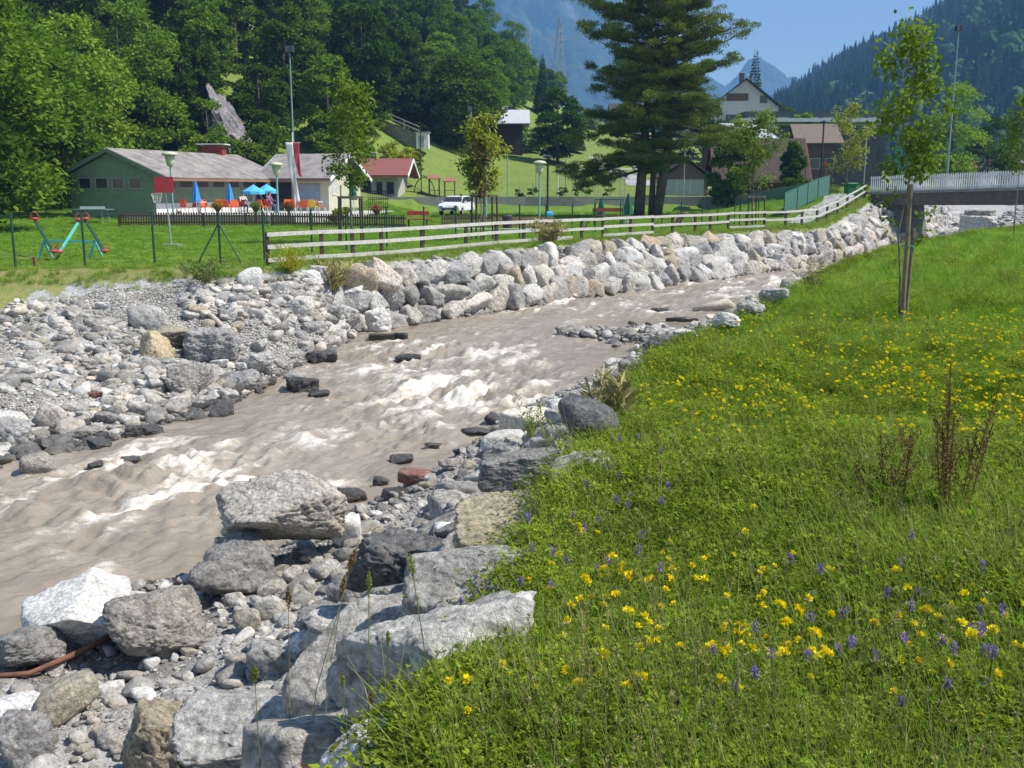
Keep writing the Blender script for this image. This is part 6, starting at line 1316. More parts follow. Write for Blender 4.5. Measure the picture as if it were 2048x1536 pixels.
# green screen netting on the rising end of the mesh fence
sn = MB()
for a, b in zip(MP[22:-1], MP[23:]): sn.poly([a-MP[0]+Vector((0, .05, .1)), b-MP[0]+Vector((0, .05, .1)), b-MP[0]+Vector((0, .05, 1.45)), a-MP[0]+Vector((0, .05, 1.45))], .01)
sn.build('screen', pm('green_mesh_screen', (.06, .16, .12), (.05, .13, .10), 5), me_)
PICK = pm('picket_wood', (.13, .085, .06), (.075, .05, .04), 6, .8, .3)
def picket(u0, u1, d0, d1, h, label, mat=PICK, sp=.13, z=None):
    a = Vector(((u0-1024)/F*d0, d0, 0)); b = Vector(((u1-1024)/F*d1, d1, 0)); a.z = h1(a.x, a.y) if z is None else z; b.z = h1(b.x, b.y) if z is None else z
    e = empty('picket_fence', a, 0, label, 'fence'); L = (b-a).length; n = int(L/sp); m = MB(); ang = math.atan2(b.y-a.y, b.x-a.x); r = MB()
    for k in range(n):
        p_ = (b-a)*(k/n); x = Vector((math.cos(ang), math.sin(ang), 0))*.04; m.poly([p_-x+Vector((0, 0, .05)), p_+x+Vector((0, 0, .05)), p_+x+Vector((0, 0, h-.06)), p_+Vector((0, 0, h)), p_-x+Vector((0, 0, h-.06))], .02)
    m.build('picket', mat, e)
    for hh in (.2, h-.2): r.bar(Vector((0, .06, hh)), (b-a)+Vector((0, .06, hh)), .04, .08)
    k = 0
    while k*2.2 < L: p_ = (b-a)*(k*2.2/L); r.box(p_+Vector((0, .1, (h-.1)/2)), (.08, .08, h-.05)); k += 1
    r.build('frame', mat, e)
picket(247, 545, 54, 54.5, .76, 'brown picket fence along the cafe terrace, left run')
picket(549, 815, 54.5, 54, .76, 'brown picket fence along the cafe terrace, right run')
picket(886, 985, 54, 55, .72, 'brown picket fence in front of the white car')
picket(988, 1108, 55, 56, .62, 'lighter board fence between the tree guard and the pine', pm('board_tan', (.26, .17, .09), (.20, .13, .07), 5), .09)
o = MB().box((-9.3, 52.2, -.0), (22.5, .8, .16), .01).build('kerb', plain('pool_kerb', (.48, .50, .50))); tag(o, kind='structure')
PW_ = plain('pool_water', (.12, .38, .55), .1); o = MB().box((-5.2, 52.4, .1), (4.6, .35, .06), .02).build('water', PW_); tag(o, kind='structure')
# thin poles of the ball court and its wires
CPO = [(843, 258, 392, 93), (940, 228, 392, 93), (1015, 310, 392, 95), (1072, 330, 392, 95), (1131, 318, 392, 96), (1190, 318, 392, 96), (1152, 345, 392, 98), (1240, 340, 392, 98), (1367, 300, 392, 92), (1427, 350, 392, 92), (1462, 300, 392, 93)]
for i, (u, vt, vb, d) in enumerate(CPO):
    g = PD(u, vb, d); o = MB().tube([(0, 0, -.5), (0, 0, (vb-vt)*d/F)], .045, 7).build('court_pole', GREYM if i > 1 else GRN, loc=g); tag(o, ['thin green pole left of the yellowish tree', 'green pole behind the yellowish tree'][i] if i < 2 else 'thin grey net pole on the sports ground behind the retaining wall', 'pole', None if i < 2 else 'net poles of the sports ground')
gpl = [(u, PD(u, 392, d)) for u, vt, vb, d in CPO]; rl = MB(); g = PD(1040, 392, 94)
cf = empty('court_fence', g, 0, 'low chain-link fence with grey posts on top of the retaining wall', 'fence')
for k in range(17): x_ = k*1.2; MB().tube([(x_, 0, 0), (x_, 0, 1.5)], .03, 6).build('post', GREYM, cf)
for hh in (1.5, 1.0, .5): rl.bar((0, 0, hh), (19.2, 0, hh), .018)
rl.build('wire', GREYM, cf)
def goal(u0, u1, vt, vb, d, label, depth=1.2):
    a, b = PD(u0, vb, d), PD(u1, vb, d); W_ = b.x-a.x; h = (vb-vt)*d/F; e = empty('football_goal', a, 0, label, 'goal')
    m = MB(); m.tube([(0, 0, 0), (0, 0, h), (W_, 0, h), (W_, 0, 0)], .07, 8); m.build('frame', WHT, e)
    n = MB()
    for k in range(int(W_/.35)): n.bar((k*.35, 0, h), (k*.35, depth*.4, h-.06), .012); n.bar((k*.35, depth*.4, h-.06), (k*.35, depth, .05), .012)
    for k in range(6): n.bar((0, depth*(.4+.12*k), (h-.06)*(1-k/6)), (W_, depth*(.4+.12*k), (h-.06)*(1-k/6)), .012)
    n.build('net', plain('net_white', (.5, .5, .48)), e)
goal(1116, 1273, 341, 393, 99, 'large white football goal on the terrace left of the pine'); goal(1323, 1422, 376, 393, 97, 'low white football goal in front of the shed')
nt_ = MB(); g = PD(1735, 350, 105)
gn = empty('ball_net', g, 0, 'tall green ball-stop net between poles behind the bridge railing', 'net')
for k, (u, vt, c) in enumerate([(1735, 252, GREYM), (1790, 288, GRN), (1818, 288, GRN), (1846, 285, GRN)]):
    p_ = PD(u, vt, 105)-g; MB().tube([(p_.x, 0, -3), (p_.x, 0, p_.z)], .05, 6).build('pole', c, gn)
m, nt, b = M_('green_net'); b.inputs['Base Color'].default_value = (.02, .20, .10, 1); tr = N(nt, 'BsdfTransparent'); mx = N(nt, 'MixShader'); mx.inputs[0].default_value = .5; nt.links.new(b.outputs[0], mx.inputs[1]); nt.links.new(tr.outputs[0], mx.inputs[2]); nt.links.new(mx.outputs[0], nt.nodes['Material Output'].inputs[0])
p0, p1 = PD(1790, 290, 105)-g, PD(1846, 290, 105)-g; MB().poly([(p0.x, 0, -3), (p1.x, 0, -3), (p1.x, 0, p1.z), (p0.x, 0, p0.z)], .01).build('net', m, gn)
# waste bin by the bridge
g = PD(1700, 388, 74.5); g.z = h1(g.x, g.y); e = empty('waste_bin', g, .2, 'green wheeled bin beside the bridge railing', 'bin'); MB().box((0, 0, .55), (.75, .6, 1.0)).build('body', plain('bin_green', (.02, .16, .06), .4), e, bevel=.04); MB().box((0, -.03, 1.1), (.8, .68, .12), 0).build('lid', plain('bin_lid', (.03, .20, .08), .4), e, bevel=.03)
m = MB(); [m.box((k*.12, 0, .55), (.025, .025, 1.1)) for k in range(15)]; m.bar((0, 0, 1.1), (1.8, 0, 1.1), .04); m.bar((0, 0, .1), (1.8, 0, .1), .04); g = PD(1655, 388, 76); g.z = h1(g.x, g.y); o = m.build('path_gate', DWOOD, loc=g); tag(o, 'dark slatted gate at the top of the path', 'gate')
g = Vector(((741-1024)/F*66, 66, 0)); g.z = h1(g.x, g.y)+.25; m = MB(); [m.box((k*.14, 0, .75), (.03, .03, 1.5)) for k in range(10)]; [m.bar((0, 0, z), (1.3, 0, z), .04) for z in (.05, .5, 1.0, 1.5)]; o = m.build('lattice_gate', plain('black_metal', (.02, .025, .025), .5), loc=g); tag(o, 'black lattice gate between the wing and the retaining wall', 'gate')

# ------------------------------------------------------------------ lamps, masts, flag
LGRN = plain('lamp_pale_green', (.55, .60, .42), .5)
def lamp(u, vt, vb, d, label):
    g = Vector(((u-1024)/F*d, d, 0)); g.z = h1(g.x, g.y); H_ = CAMZ+(376-vt)*d/F-g.z; e = empty('garden_lamp', g, 0, label, 'lamp', 'garden lamps')
    MB().tube([(0, 0, 0), (0, 0, H_-.75)], .055, 8).build('pole', plain('lamp_pole', (.25, .42, .42), .5), e)
    MB().lathe([(.12, H_-.78), (.18, H_-.7), (.27, H_-.22), (.24, H_-.2)], n=14).build('lamp_shade', LGRN, e, True); MB().lathe([(.40, H_-.2), (.42, H_-.13), (.3, H_-.04), (.1, H_)], n=14).build('cap', LGRN, e, True)
lamp(356, 305, 455, 55, 'pale green mushroom lamp beside the red backboard'); lamp(563, 325, 430, 60, 'pale green mushroom lamp in front of the pool building wing'); lamp(1078, 322, 428, 62, 'pale green mushroom lamp left of the football goal'); lamp(973, 296, 450, 60, 'mushroom lamp hidden in the yellowish tree')
def mast(u, vt, d, vb, label, heads=2):
    g = PD(u, vb, d); g.z = min(g.z, h1(g.x, g.y)); H_ = CAMZ+(376-vt)*d/F-g.z; e = empty('floodlight_mast', g, 0, label, 'mast'); MB().tube([(0, 0, 0), (0, 0, H_)], [.11, .06], 9).build('pole', plain('mast_green', (.20, .32, .30), .5), e)
    for k in range(heads): MB().box((-.15+.3*k, -.1, H_+.15), (.5, .35, .55), .4-.8*k).build('floodlight', DARKW, e, bevel=.05)
mast(591, 118, 88, 400, 'tall floodlight mast rising behind the pool building'); mast(1894, 80, 105, 350, 'tall floodlight mast beyond the bridge'); mast(943, 228, 100, 392, 'low floodlight pole left of the wooden hut', 1)
def slamp(u, vt, vb, d, label): 
    g = Vector(((u-1024)/F*d, d, 0)); g.z = h1(g.x, g.y) if vb is None else CAMZ+(376-vb)*d/F; H_ = CAMZ+(376-vt)*d/F-g.z; e = empty('street_lamp', g, 0, label, 'street lamp'); MB().tube([(0, 0, 0), (0, 0, H_)], .06, 8).build('pole', plain('lamp_black', (.03, .035, .035), .5), e); MB().lathe([(.1, H_), (.26, H_+.03), (.24, H_+.12), (.05, H_+.22)], n=12).build('lamp_head', DARKW, e)
slamp(1629, 252, 395, 73, 'black street lamp by the path in front of the brown-roofed houses'); slamp(1094, 318, 435, 60, 'black lamp post right of the pale green mushroom lamp')
g = Vector(((597-1024)/F*62, 62, .3)); H_ = CAMZ+(376-288)*62/F-.3; fl = empty('flag', g, 0, 'red and white vertical flag hanging from its pole before the wing', 'flag')
MB().tube([(0, 0, 0), (0, 0, H_+.6)], .035, 8).build('pole', WHT, fl); MB().bar((-.45, -.05, H_), (.5, -.05, H_), .035).build('crossbar', WHT, fl)
for nm, xa, xb, mt, ln in [('white_stripe', -.42, .03, plain('flag_white', (.72, .68, .70)), 3.5), ('red_stripe', .031, .42, plain('flag_red', (.50, .06, .09)), 2.1)]:
    V = []; nz = 26
    for i in range(nz+1):
        t = i/nz; sh_ = 1-t*.55
        for j in range(7): s_ = j/6; x_ = (xa+(xb-xa)*s_)*sh_+.06*t; V.append((x_+.25*t*t, -.07+.05*math.sin(9*t+5*s_)*t-.02, H_-ln*t*(1 if nm[0] == 'w' else .95)))
    q = [(i*7+j, i*7+j+1, (i+1)*7+j+1, (i+1)*7+j) for i in range(nz) for j in range(6)]; o = link(nm, npmesh(nm, np.array(V), np.array(q), True), mt, fl); sm = o.modifiers.new('th', 'SOLIDIFY'); sm.thickness = .01
# electricity pylons
def pylon(u, vt, vb, d, label):
    g = PD(u, vb, d); H_ = (vb-vt)*d/F; e = empty('electricity_pylon', g, .25, label, 'pylon'); m = MB(); t = .0024*H_+.05; w0 = H_*.10
    def c(z): w = w0*(1-z/H_)**.9*.85+.12; return [Vector((a*w, b*w, z)) for a, b in ((-1, -1), (1, -1), (1, 1), (-1, 1))]
    zs = [H_*(1-(1-k/13)**1.25) for k in range(14)]
    for z0, z1 in zip(zs[:-1], zs[1:]):
        A_, B_ = c(z0), c(z1)
        for k in range(4): m.bar(A_[k], B_[k], t); m.bar(A_[k], B_[(k+1) % 4], t*.6); m.bar(A_[(k+1) % 4], B_[k], t*.6)
    m.build('mast', plain('pylon_steel', (.30, .33, .36), .5), e)
    for zf, wf in ((.80, .20), (.55, .31)):
        a = MB(); z = H_*zf; W_ = H_*wf; a.bar((-W_, 0, z), (W_, 0, z), t); a.bar((-W_, 0, z), (0, 0, z+H_*.035), t*.7); a.bar((W_, 0, z), (0, 0, z+H_*.035), t*.7)
        for s_ in (-1, -.55, .55, 1): a.bar((s_*W_, 0, z), (s_*W_, 0, z-H_*.07), t*.8)
        a.build('crossarm', plain('pylon_arm', (.30, .33, .36), .5), e)
pylon(1117, 52, 250, 330, 'nearer taller electricity pylon left of the pine'); pylon(1056, 72, 250, 390, 'farther electricity pylon over the wooded slope')

# ------------------------------------------------------------------ playground and cafe
def gz(x, y): return h1(x, y)
g = Vector(((348-1024)/F*38, 38, 0)); g.z = gz(g.x, g.y); e = empty('basketball_hoop', g, 0, 'red basketball backboard on a thin pole with a flat foot', 'basketball hoop')
MB().box((0, 0, .04), (.62, .5, .08)).build('base', CONC, e); MB().tube([(0, 0, .05), (-.06, .02, 1.4), (-.14, .04, 2.2)], .03, 8).build('pole', GREYM, e); MB().box((-.12, -.04, 2.26), (.72, .03, .58)).build('backboard', REDP, e); MB().tube([(-.33+.2*math.cos(a), -.27+.2*math.sin(a), 1.95) for a in np.linspace(0, 6.28, 14)], .012, 5).build('rim', GREYM, e)
m = MB(); [m.bar((-.33+.2*math.cos(a), -.27+.2*math.sin(a), 1.95), (-.33+.1*math.cos(a+.4), -.27+.1*math.sin(a+.4), 1.6), .008) for a in np.linspace(0, 6, 12)]; m.build('net', WHT, e)
g = Vector(((140-1024)/F*31, 31, 0)); g.z = gz(g.x, g.y); e = empty('seesaw', g, 0, 'turquoise double seesaw with round red seats and hoop handles', 'seesaw')
def loc(u, v, d): return PD(u, v, d)-g
m = MB(); z_ = .5; m.bar(loc(86, 482, 31), loc(192, 483, 31), .07); m.build('axle', TURQ, e)
for u in (88, 190):
    m = MB()
    for du in (-6, 5): m.bar(loc(u, 483, 31), loc(u+du, 483, 31)+Vector((0, -.3 if du < 0 else .3, -.52)), .05)
    m.build('leg', TURQ, e)
for k, (a, b, mt) in enumerate([((70, 441, 31.9), (108, 506, 30.2), GRN), ((158, 443, 31.9), (118, 507, 30.2), TURQ), ((171, 441, 31.9), (210, 505, 30.2), GRN)]):
    A_, B_ = loc(*a), loc(*b); o = MB().bar(A_, B_, .07, .05).build('beam', mt, e)
    for c_, s_ in ((A_, 1), (B_, 1)):
        MB().lathe([(.11, 0), (.13, .03), (.12, .06), (.03, .08)], c=c_+Vector((0, 0, .02)), n=14).build('seat', REDP, o, True); MB().tube([c_+Vector((.13*math.cos(t), -.0, .08+.17*math.sin(t))) for t in np.linspace(0, math.pi, 9)], .014, 5).build('handle', plain('handle_red', (.35, .10, .06), .5), o)
g = Vector(((197-1024)/F*58, 58, 0)); g.z = gz(g.x, g.y); e = empty('table_tennis_table', g, 0, 'table tennis table in front of the green gable', 'table'); MB().box((0, 0, .76), (2.0, 1.3, .05)).build('tabletop', plain('table_top', (.12, .22, .18)), e); MB().box((0, 0, .86), (.03, 1.4, .15), 1.57).build('net', WHT, e)
for sx in (-.7, .7):
    for sy in (-.45, .45): MB().box((sx, sy, .37), (.06, .06, .73)).build('leg', GREYM, e)
def bench(u, d, L, label, c=REDP, h=.45):
    g = Vector(((u-1024)/F*d, d, 0)); g.z = gz(g.x, g.y); e = empty('bench', g, 0, label, 'bench'); MB().box((0, 0, h), (L, .35, .05)).build('seat', c, e); MB().box((0, .22, h+.33), (L, .04, .22)).build('backrest', c, e)
    for s_ in (-1, 1): MB().box((s_*L*.42, 0, h/2), (.07, .3, h)).build('leg', DWOOD, e)
bench(838, 56, 1.2, 'red bench in the gap of the picket fence', h=.4); bench(1215, 60, 1.9, 'long red bench between the swing frame and the pine', c=plain('bench_red', (.32, .08, .05)))
g = Vector(((1187-1024)/F*57, 57, 0)); g.z = gz(g.x, g.y); m = MB()
for s_ in (-1, 1):
    for x_ in (0, 1.6): m.bar((x_, s_*.5, 0), (x_, 0, 1.5), .05)
m.bar((0, 0, 1.5), (1.6, 0, 1.5), .06); o = m.build('swing_frame', plain('swing_green', (.04, .16, .12)), loc=g); tag(o, 'small green swing frame left of the pine', 'swing')
g = Vector(((1365-1024)/F*56, 56, 0)); g.z = gz(g.x, g.y); e = empty('slide', g, 0, 'small children slide right of the pine', 'slide'); MB().tube([(-.5, 0, .0), (-.1, 0, .75), (.1, 0, .82), (.45, 0, .4), (.6, 0, .05)], .02, 6).build('side_rail', GREYM, e)
o = MB(); P_ = [(-.05, .8), (.15, .78), (.45, .35), (.62, .06)]; [o.bar((a[0], .15, a[1]), (b[0], .15, b[1]), .35, .04, up=(0, 0, 1)) for a, b in zip(P_[:-1], P_[1:])]; o.build('chute', plain('chute_pink', (.62, .42, .38), .4), e); MB().bar((-.5, .15, 0), (-.05, .15, .78), .05, .3).build('ladder', plain('ladder_red', (.35, .08, .05)), e)
g = Vector(((880-1024)/F*93, 93, 0)); g.z = 1.35; e = empty('play_tower', g, 0, 'wooden play tower with small red roofs and a big hoop on the terrace', 'play tower')
MB().tube([(-1.3+.95*math.cos(t)*1.0, 0, .2+1.55*math.sin(t)) for t in np.linspace(0, math.pi, 13)], .05, 6).build('hoop', DWOOD, e)
for x0, h in ((-.4, 1.6), (1.0, 1.35)):
    t = MB(); [t.bar((x0+a*.45, b*.45, 0), (x0+a*.45, b*.45, h), .08) for a in (-1, 1) for b in (-1, 1)]; t.box((x0, 0, .6), (.95, .95, .06)); t.build('tower', WOOD, e); MB().poly([(x0-.6, -.6, h), (x0+.6, -.6, h), (x0+.35, 0, h+.35), (x0-.35, 0, h+.35)], .05).poly([(x0-.6, .6, h), (x0-.35, 0, h+.35), (x0+.35, 0, h+.35), (x0+.6, .6, h)], .05).build('roof', plain('tower_roof', (.35, .14, .10)), e)
MB().bar((-3.2, 0, 1.5), (-.8, .3, .1), .3, .05).build('ramp', WOOD, e)
def parasol(u, vt, d, op, mat, label, r=1.25, zb=None):
    g = Vector(((u-1024)/F*d, d, 0)); g.z = gz(g.x, g.y) if zb is None else zb; H_ = CAMZ+(376-vt)*d/F-g.z; e = empty('parasol', g, 0, label, 'parasol'); MB().tube([(0, 0, 0), (0, 0, H_)], .03, 7).build('pole', WHT, e); MB().lathe([(.25, 0), (.25, .06), (.05, .1)], n=12).build('base', CONC, e)
    if op:
        b = MB(); n = 8; top = b.b.verts.new((0, 0, H_)); rim = [b.b.verts.new((r*math.cos(k*math.pi/4), r*math.sin(k*math.pi/4), H_-.42)) for k in range(n)]; low = [b.b.verts.new((r*math.cos(k*math.pi/4), r*math.sin(k*math.pi/4), H_-.60)) for k in range(n)]
        for k in range(n): b.b.faces.new((top, rim[k], rim[(k+1) % n])); b.b.faces.new((rim[k], low[k], low[(k+1) % n], rim[(k+1) % n]))
        o = b.build('canopy', mat, e); sm = o.modifiers.new('th', 'SOLIDIFY'); sm.thickness = .015
        rb = MB(); [rb.bar((0, 0, H_-.05), (r*math.cos(k*math.pi/4), r*math.sin(k*math.pi/4), H_-.45), .015) for k in range(n)]; rb.build('rib', GREYM, e)
    else:
        V = []; nz, na_ = 14, 24
        for i in range(nz+1):
            t = i/nz; rr_ = .03+.24*t**.8*(1 if t < .95 else .9)
            for j in range(na_): a = 2*math.pi*j/na_; q_ = rr_*(1+.25*math.cos(6*a+2*t)); V.append((q_*math.cos(a), q_*math.sin(a), H_-1.25*t))
        q = [(i*na_+j, i*na_+(j+1) % na_, (i+1)*na_+(j+1) % na_, (i+1)*na_+j) for i in range(nz) for j in range(na_)]; o = link('canopy', npmesh('canopy', np.array(V), np.array(q), True), mat, e)
parasol(403, 362, 62.5, 0, BLUE, 'folded blue parasol, the left one by the terrace wall', zb=.5); parasol(469, 366, 63.5, 0, BLUE, 'folded blue parasol nearer the open ones', zb=.5)
parasol(516, 368, 64, 1, LBLUE, 'open light blue parasol, the left of two', .72, .5); parasol(542, 367, 66, 1, LBLUE, 'open light blue parasol, the right of two', .72, .5)
parasol(1200, 393, 62, 0, DGRN, 'folded green parasol, the left one near the red bench'); parasol(1253, 385, 60, 0, DGRN, 'folded green parasol beside the pine stems'); parasol(712, 362, 70, 0, DGRN, 'folded green parasol by the wing of the pool building', zb=.5)
def chairm(mat):
    g = empty('garden_chair', (0, 0, 0)); MB().box((0, 0, .44), (.46, .44, .04)).build('seat', mat, g); MB().poly([(-.23, .2, .46), (.23, .2, .46), (.21, .32, .86), (-.21, .32, .86)], .035).build('backrest', mat, g)
    for s_ in (-1, 1):
        MB().bar((s_*.2, -.18, 0), (s_*.2, -.18, .43), .03).build('leg', WHT, g); MB().bar((s_*.2, .2, 0), (s_*.2, .2, .43), .03).build('leg', WHT, g)
    return g
CH = [chairm(ORG), chairm(YLP)]; first = [True, True]
chs = [(362, 65, .4), (381, 64, 2.8), (395, 63, -.5), (420, 64, 1.2), (428, 66, 2.2), (443, 62.5, -.3), (452, 64.5, 1.0), (463, 63, 2.9), (476, 62.5, .2), (487, 64, -.8), (582, 66, .2), (598, 64, 2.8), (615, 63, 3.1), (650, 64, 1.9), (405, 66.5, 3), (534, 63.5, 2.5)]
for k, (u, d, rz) in enumerate(chs):
    lb = 'orange chair on the cafe terrace '+('left of the folded parasols' if u < 400 else 'between the folded parasols' if u < 470 else 'near the open parasols' if u < 560 else 'before the wing, right of the flag')
    c_ = copy_tree(CH[0], None, ((u-1024)/F*d, d, .55), rz, None, lb) if not first[0] else CH[0]
    if first[0]: c_.location = ((u-1024)/F*d, d, .55); c_.rotation_euler = (0, 0, rz); c_['label'] = lb; first[0] = False
    c_['category'] = 'chair'; c_['group'] = 'orange chairs '+lb[30:]
CH[1].location = ((632-1024)/F*63.5, 63.5, .55); CH[1].rotation_euler = (0, 0, 3.0); tag(CH[1], 'yellow chair between orange chairs before the wing', 'chair')
def rtable(u, d, label):
    e = empty('cafe_table', ((u-1024)/F*d, d, .55), 0, label, 'table'); MB().lathe([(.38, .70), (.40, .73), (.38, .75)], n=18).build('tabletop', WHT, e); MB().tube([(0, 0, .0), (0, 0, .7)], .03, 7).build('leg', GREYM, e); MB().lathe([(.2, 0), (.2, .03)], n=12).build('foot', GREYM, e)
for u, d, lb in [(410, 63.2, 'white round table under the left folded parasol'), (470, 63.8, 'white round table under the right folded parasol'), (520, 64.6, 'round table in front of the open parasols'), (640, 64.5, 'round table before the wing')]: rtable(u, d, lb)
FLM = [leafmat('pot_flowers_orange', (.75, .28, .03), (.20, .25, .04), rnd=0, scale=9), leafmat('pot_flowers_red', (.60, .06, .05), (.15, .20, .03), rnd=0, scale=9), leafmat('pot_shrub', (.26, .28, .05), (.16, .22, .04), rnd=0, scale=6), leafmat('pot_pink', (.65, .10, .14), (.12, .2, .04), rnd=0, scale=9)]
def pot(u, v, d, w, fm_, label, z=None):
    g = PD(u, v, d); w_ = w*d/F/2; z0 = gz(g.x, g.y) if z is None else z; e = empty('flower_pot', (g.x, g.y, z0), 0, label, 'flower pot'); hz_ = g.z-z0; MB().lathe([(.14, 0), (.16, .05), (.06, .1), (.06, max(hz_-.35, .12)), (.22, max(hz_-.12, .3)), (.24, max(hz_-.05, .35))], n=12).build('pot', plain('pot_brown', (.14, .10, .07)), e)
    rg = np.random.RandomState(int(u)); n = 500; d_ = unit(rg.normal(size=(n, 3))); d_[:, 2] = np.abs(d_[:, 2])*.8-.15; c = d_*w_*rg.uniform(.6, 1, n)[:, None]+[0, 0, hz_]; me = quads(leafquads(c, unit(rg.normal(size=(n, 3))), unit(rg.normal(size=(n, 3))), np.full(n, .09), np.full(n, .07))); me.name = 'flowers'; link('flowers', me, FLM[fm_], e)
pot(435, 412, 56.5, 24, 0, 'orange flower bowl behind the picket fence, the leftmost'); pot(511, 412, 56.5, 24, 2, 'round green shrub in a pot behind the picket fence'); pot(577, 412, 56.5, 26, 1, 'red flower bowl behind the picket fence under the flag'); pot(753, 418, 57, 24, 3, 'pink geranium pot before the lattice gate'); pot(692, 420, 62, 18, 2, 'yellow-green potted plant by the wing corner')
pot(1612, 328, 97, 16, 1, 'red balcony flowers at the gable of the tiled house', 2.2); pot(1652, 330, 100, 12, 1, 'red balcony flowers before the hipped house', 2.2)
o = MB().lathe([(.22, 0), (.26, .5), (.28, .7), (.2, .78)], n=14).build('barrel', plain('dark_barrel', (.06, .05, .045)), loc=(((1015-1024)/F*53), 53, gz(-.2, 53))); tag(o, 'dark barrel standing before the tan board fence', 'barrel')
# people at the tables (seated), each one skinned surface
def person(u, d, rz, skin, shirt, trousers, hair, label, z=.55):
    e = empty('person', ((u-1024)/F*d, d, z), rz, label, 'person')
    J = {'pel': ((0, .02, .50), .13), 'sp': ((0, .05, .74), .125), 'ch': ((0, .06, .95), .145), 'nk': ((0, .04, 1.08), .055), 'hd': ((0, .01, 1.20), .095), 'tp': ((0, .02, 1.30), .075), 'ls': ((-.17, .05, 1.02), .06), 'le': ((-.22, -.10, .80), .045), 'lh': ((-.12, -.36, .80), .035), 'rs': ((.17, .05, 1.02), .06), 're': ((.22, -.10, .80), .045), 'rh': ((.10, -.36, .80), .035),
         'lk': ((-.11, -.42, .50), .065), 'la': ((-.11, -.40, .09), .045), 'lt': ((-.11, -.55, .04), .035), 'rk': ((.11, -.42, .50), .065), 'ra': ((.11, -.38, .09), .045), 'rt': ((.11, -.53, .04), .035)}
    ks = list(J); E_ = [('pel', 'sp'), ('sp', 'ch'), ('ch', 'nk'), ('nk', 'hd'), ('hd', 'tp'), ('ch', 'ls'), ('ls', 'le'), ('le', 'lh'), ('ch', 'rs'), ('rs', 're'), ('re', 'rh'), ('pel', 'lk'), ('lk', 'la'), ('la', 'lt'), ('pel', 'rk'), ('rk', 'ra'), ('ra', 'rt')]
    me = bpy.data.meshes.new('body'); me.from_pydata([J[k][0] for k in ks], [(ks.index(a), ks.index(b)) for a, b in E_], []); o = link('body', me, None, e)
    sk_ = o.modifiers.new('skin', 'SKIN'); 
    for i, k in enumerate(ks): me.skin_vertices[0].data[i].radius = (J[k][1],)*2
    me.skin_vertices[0].data[0].use_root = True; ss = o.modifiers.new('sub', 'SUBSURF'); ss.levels = 1; ss.render_levels = 2
    m, nt, b = M_('clothed_figure'); sp = N(nt, 'SeparateXYZ'); tc = N(nt, 'TexCoord'); nt.links.new(tc.outputs['Object'], sp.inputs[0]); c = mixc(nt, ramp(nt, sp.outputs['Z'], [(.56, 0), (.58, 1)]), trousers, shirt); c = mixc(nt, ramp(nt, sp.outputs['Z'], [(.0, 0), (1.0, 0), (1.0, 1)]) if False else 0, c, skin)
    hd = N(nt, 'Math', operation='GREATER_THAN'); nt.links.new(sp.outputs['Z'], hd.inputs[0]); hd.inputs[1].default_value = 1.06; c = mixc(nt, hd.outputs[0], c, skin); nt.links.new(c, b.inputs['Base Color']); me.materials.append(m)
    MB().ball((0, .045, 1.25), .108, (1, 1, .9)).build('hair', plain('hair', hair), e, True)
person(495, 64.8, .6, (.55, .33, .24), (.62, .55, .52), (.10, .12, .2), (.08, .05, .03), 'person in a pale top sitting left of the open parasols'); person(530, 65.5, -.9, (.5, .3, .22), (.04, .05, .09), (.08, .08, .1), (.03, .02, .02), 'person in dark clothes sitting under the open parasols'); person(548, 65, 1.2, (.5, .3, .22), (.20, .07, .18), (.06, .09, .2), (.05, .03, .02), 'person in a purple top sitting right of the open parasols')
CH_ = [(495, 64.8, .6), (530, 65.5, -.9), (548, 65, 1.2)]
for u, d, rz in CH_:
    c_ = copy_tree(CH[0], None, ((u-1024)/F*d, d, .55), rz, None, 'orange chair under the seated person '+{495: 'in a pale top', 530: 'in dark clothes', 548: 'in a purple top'}[u]); c_['category'] = 'chair'; c_['group'] = 'orange chairs with a person'
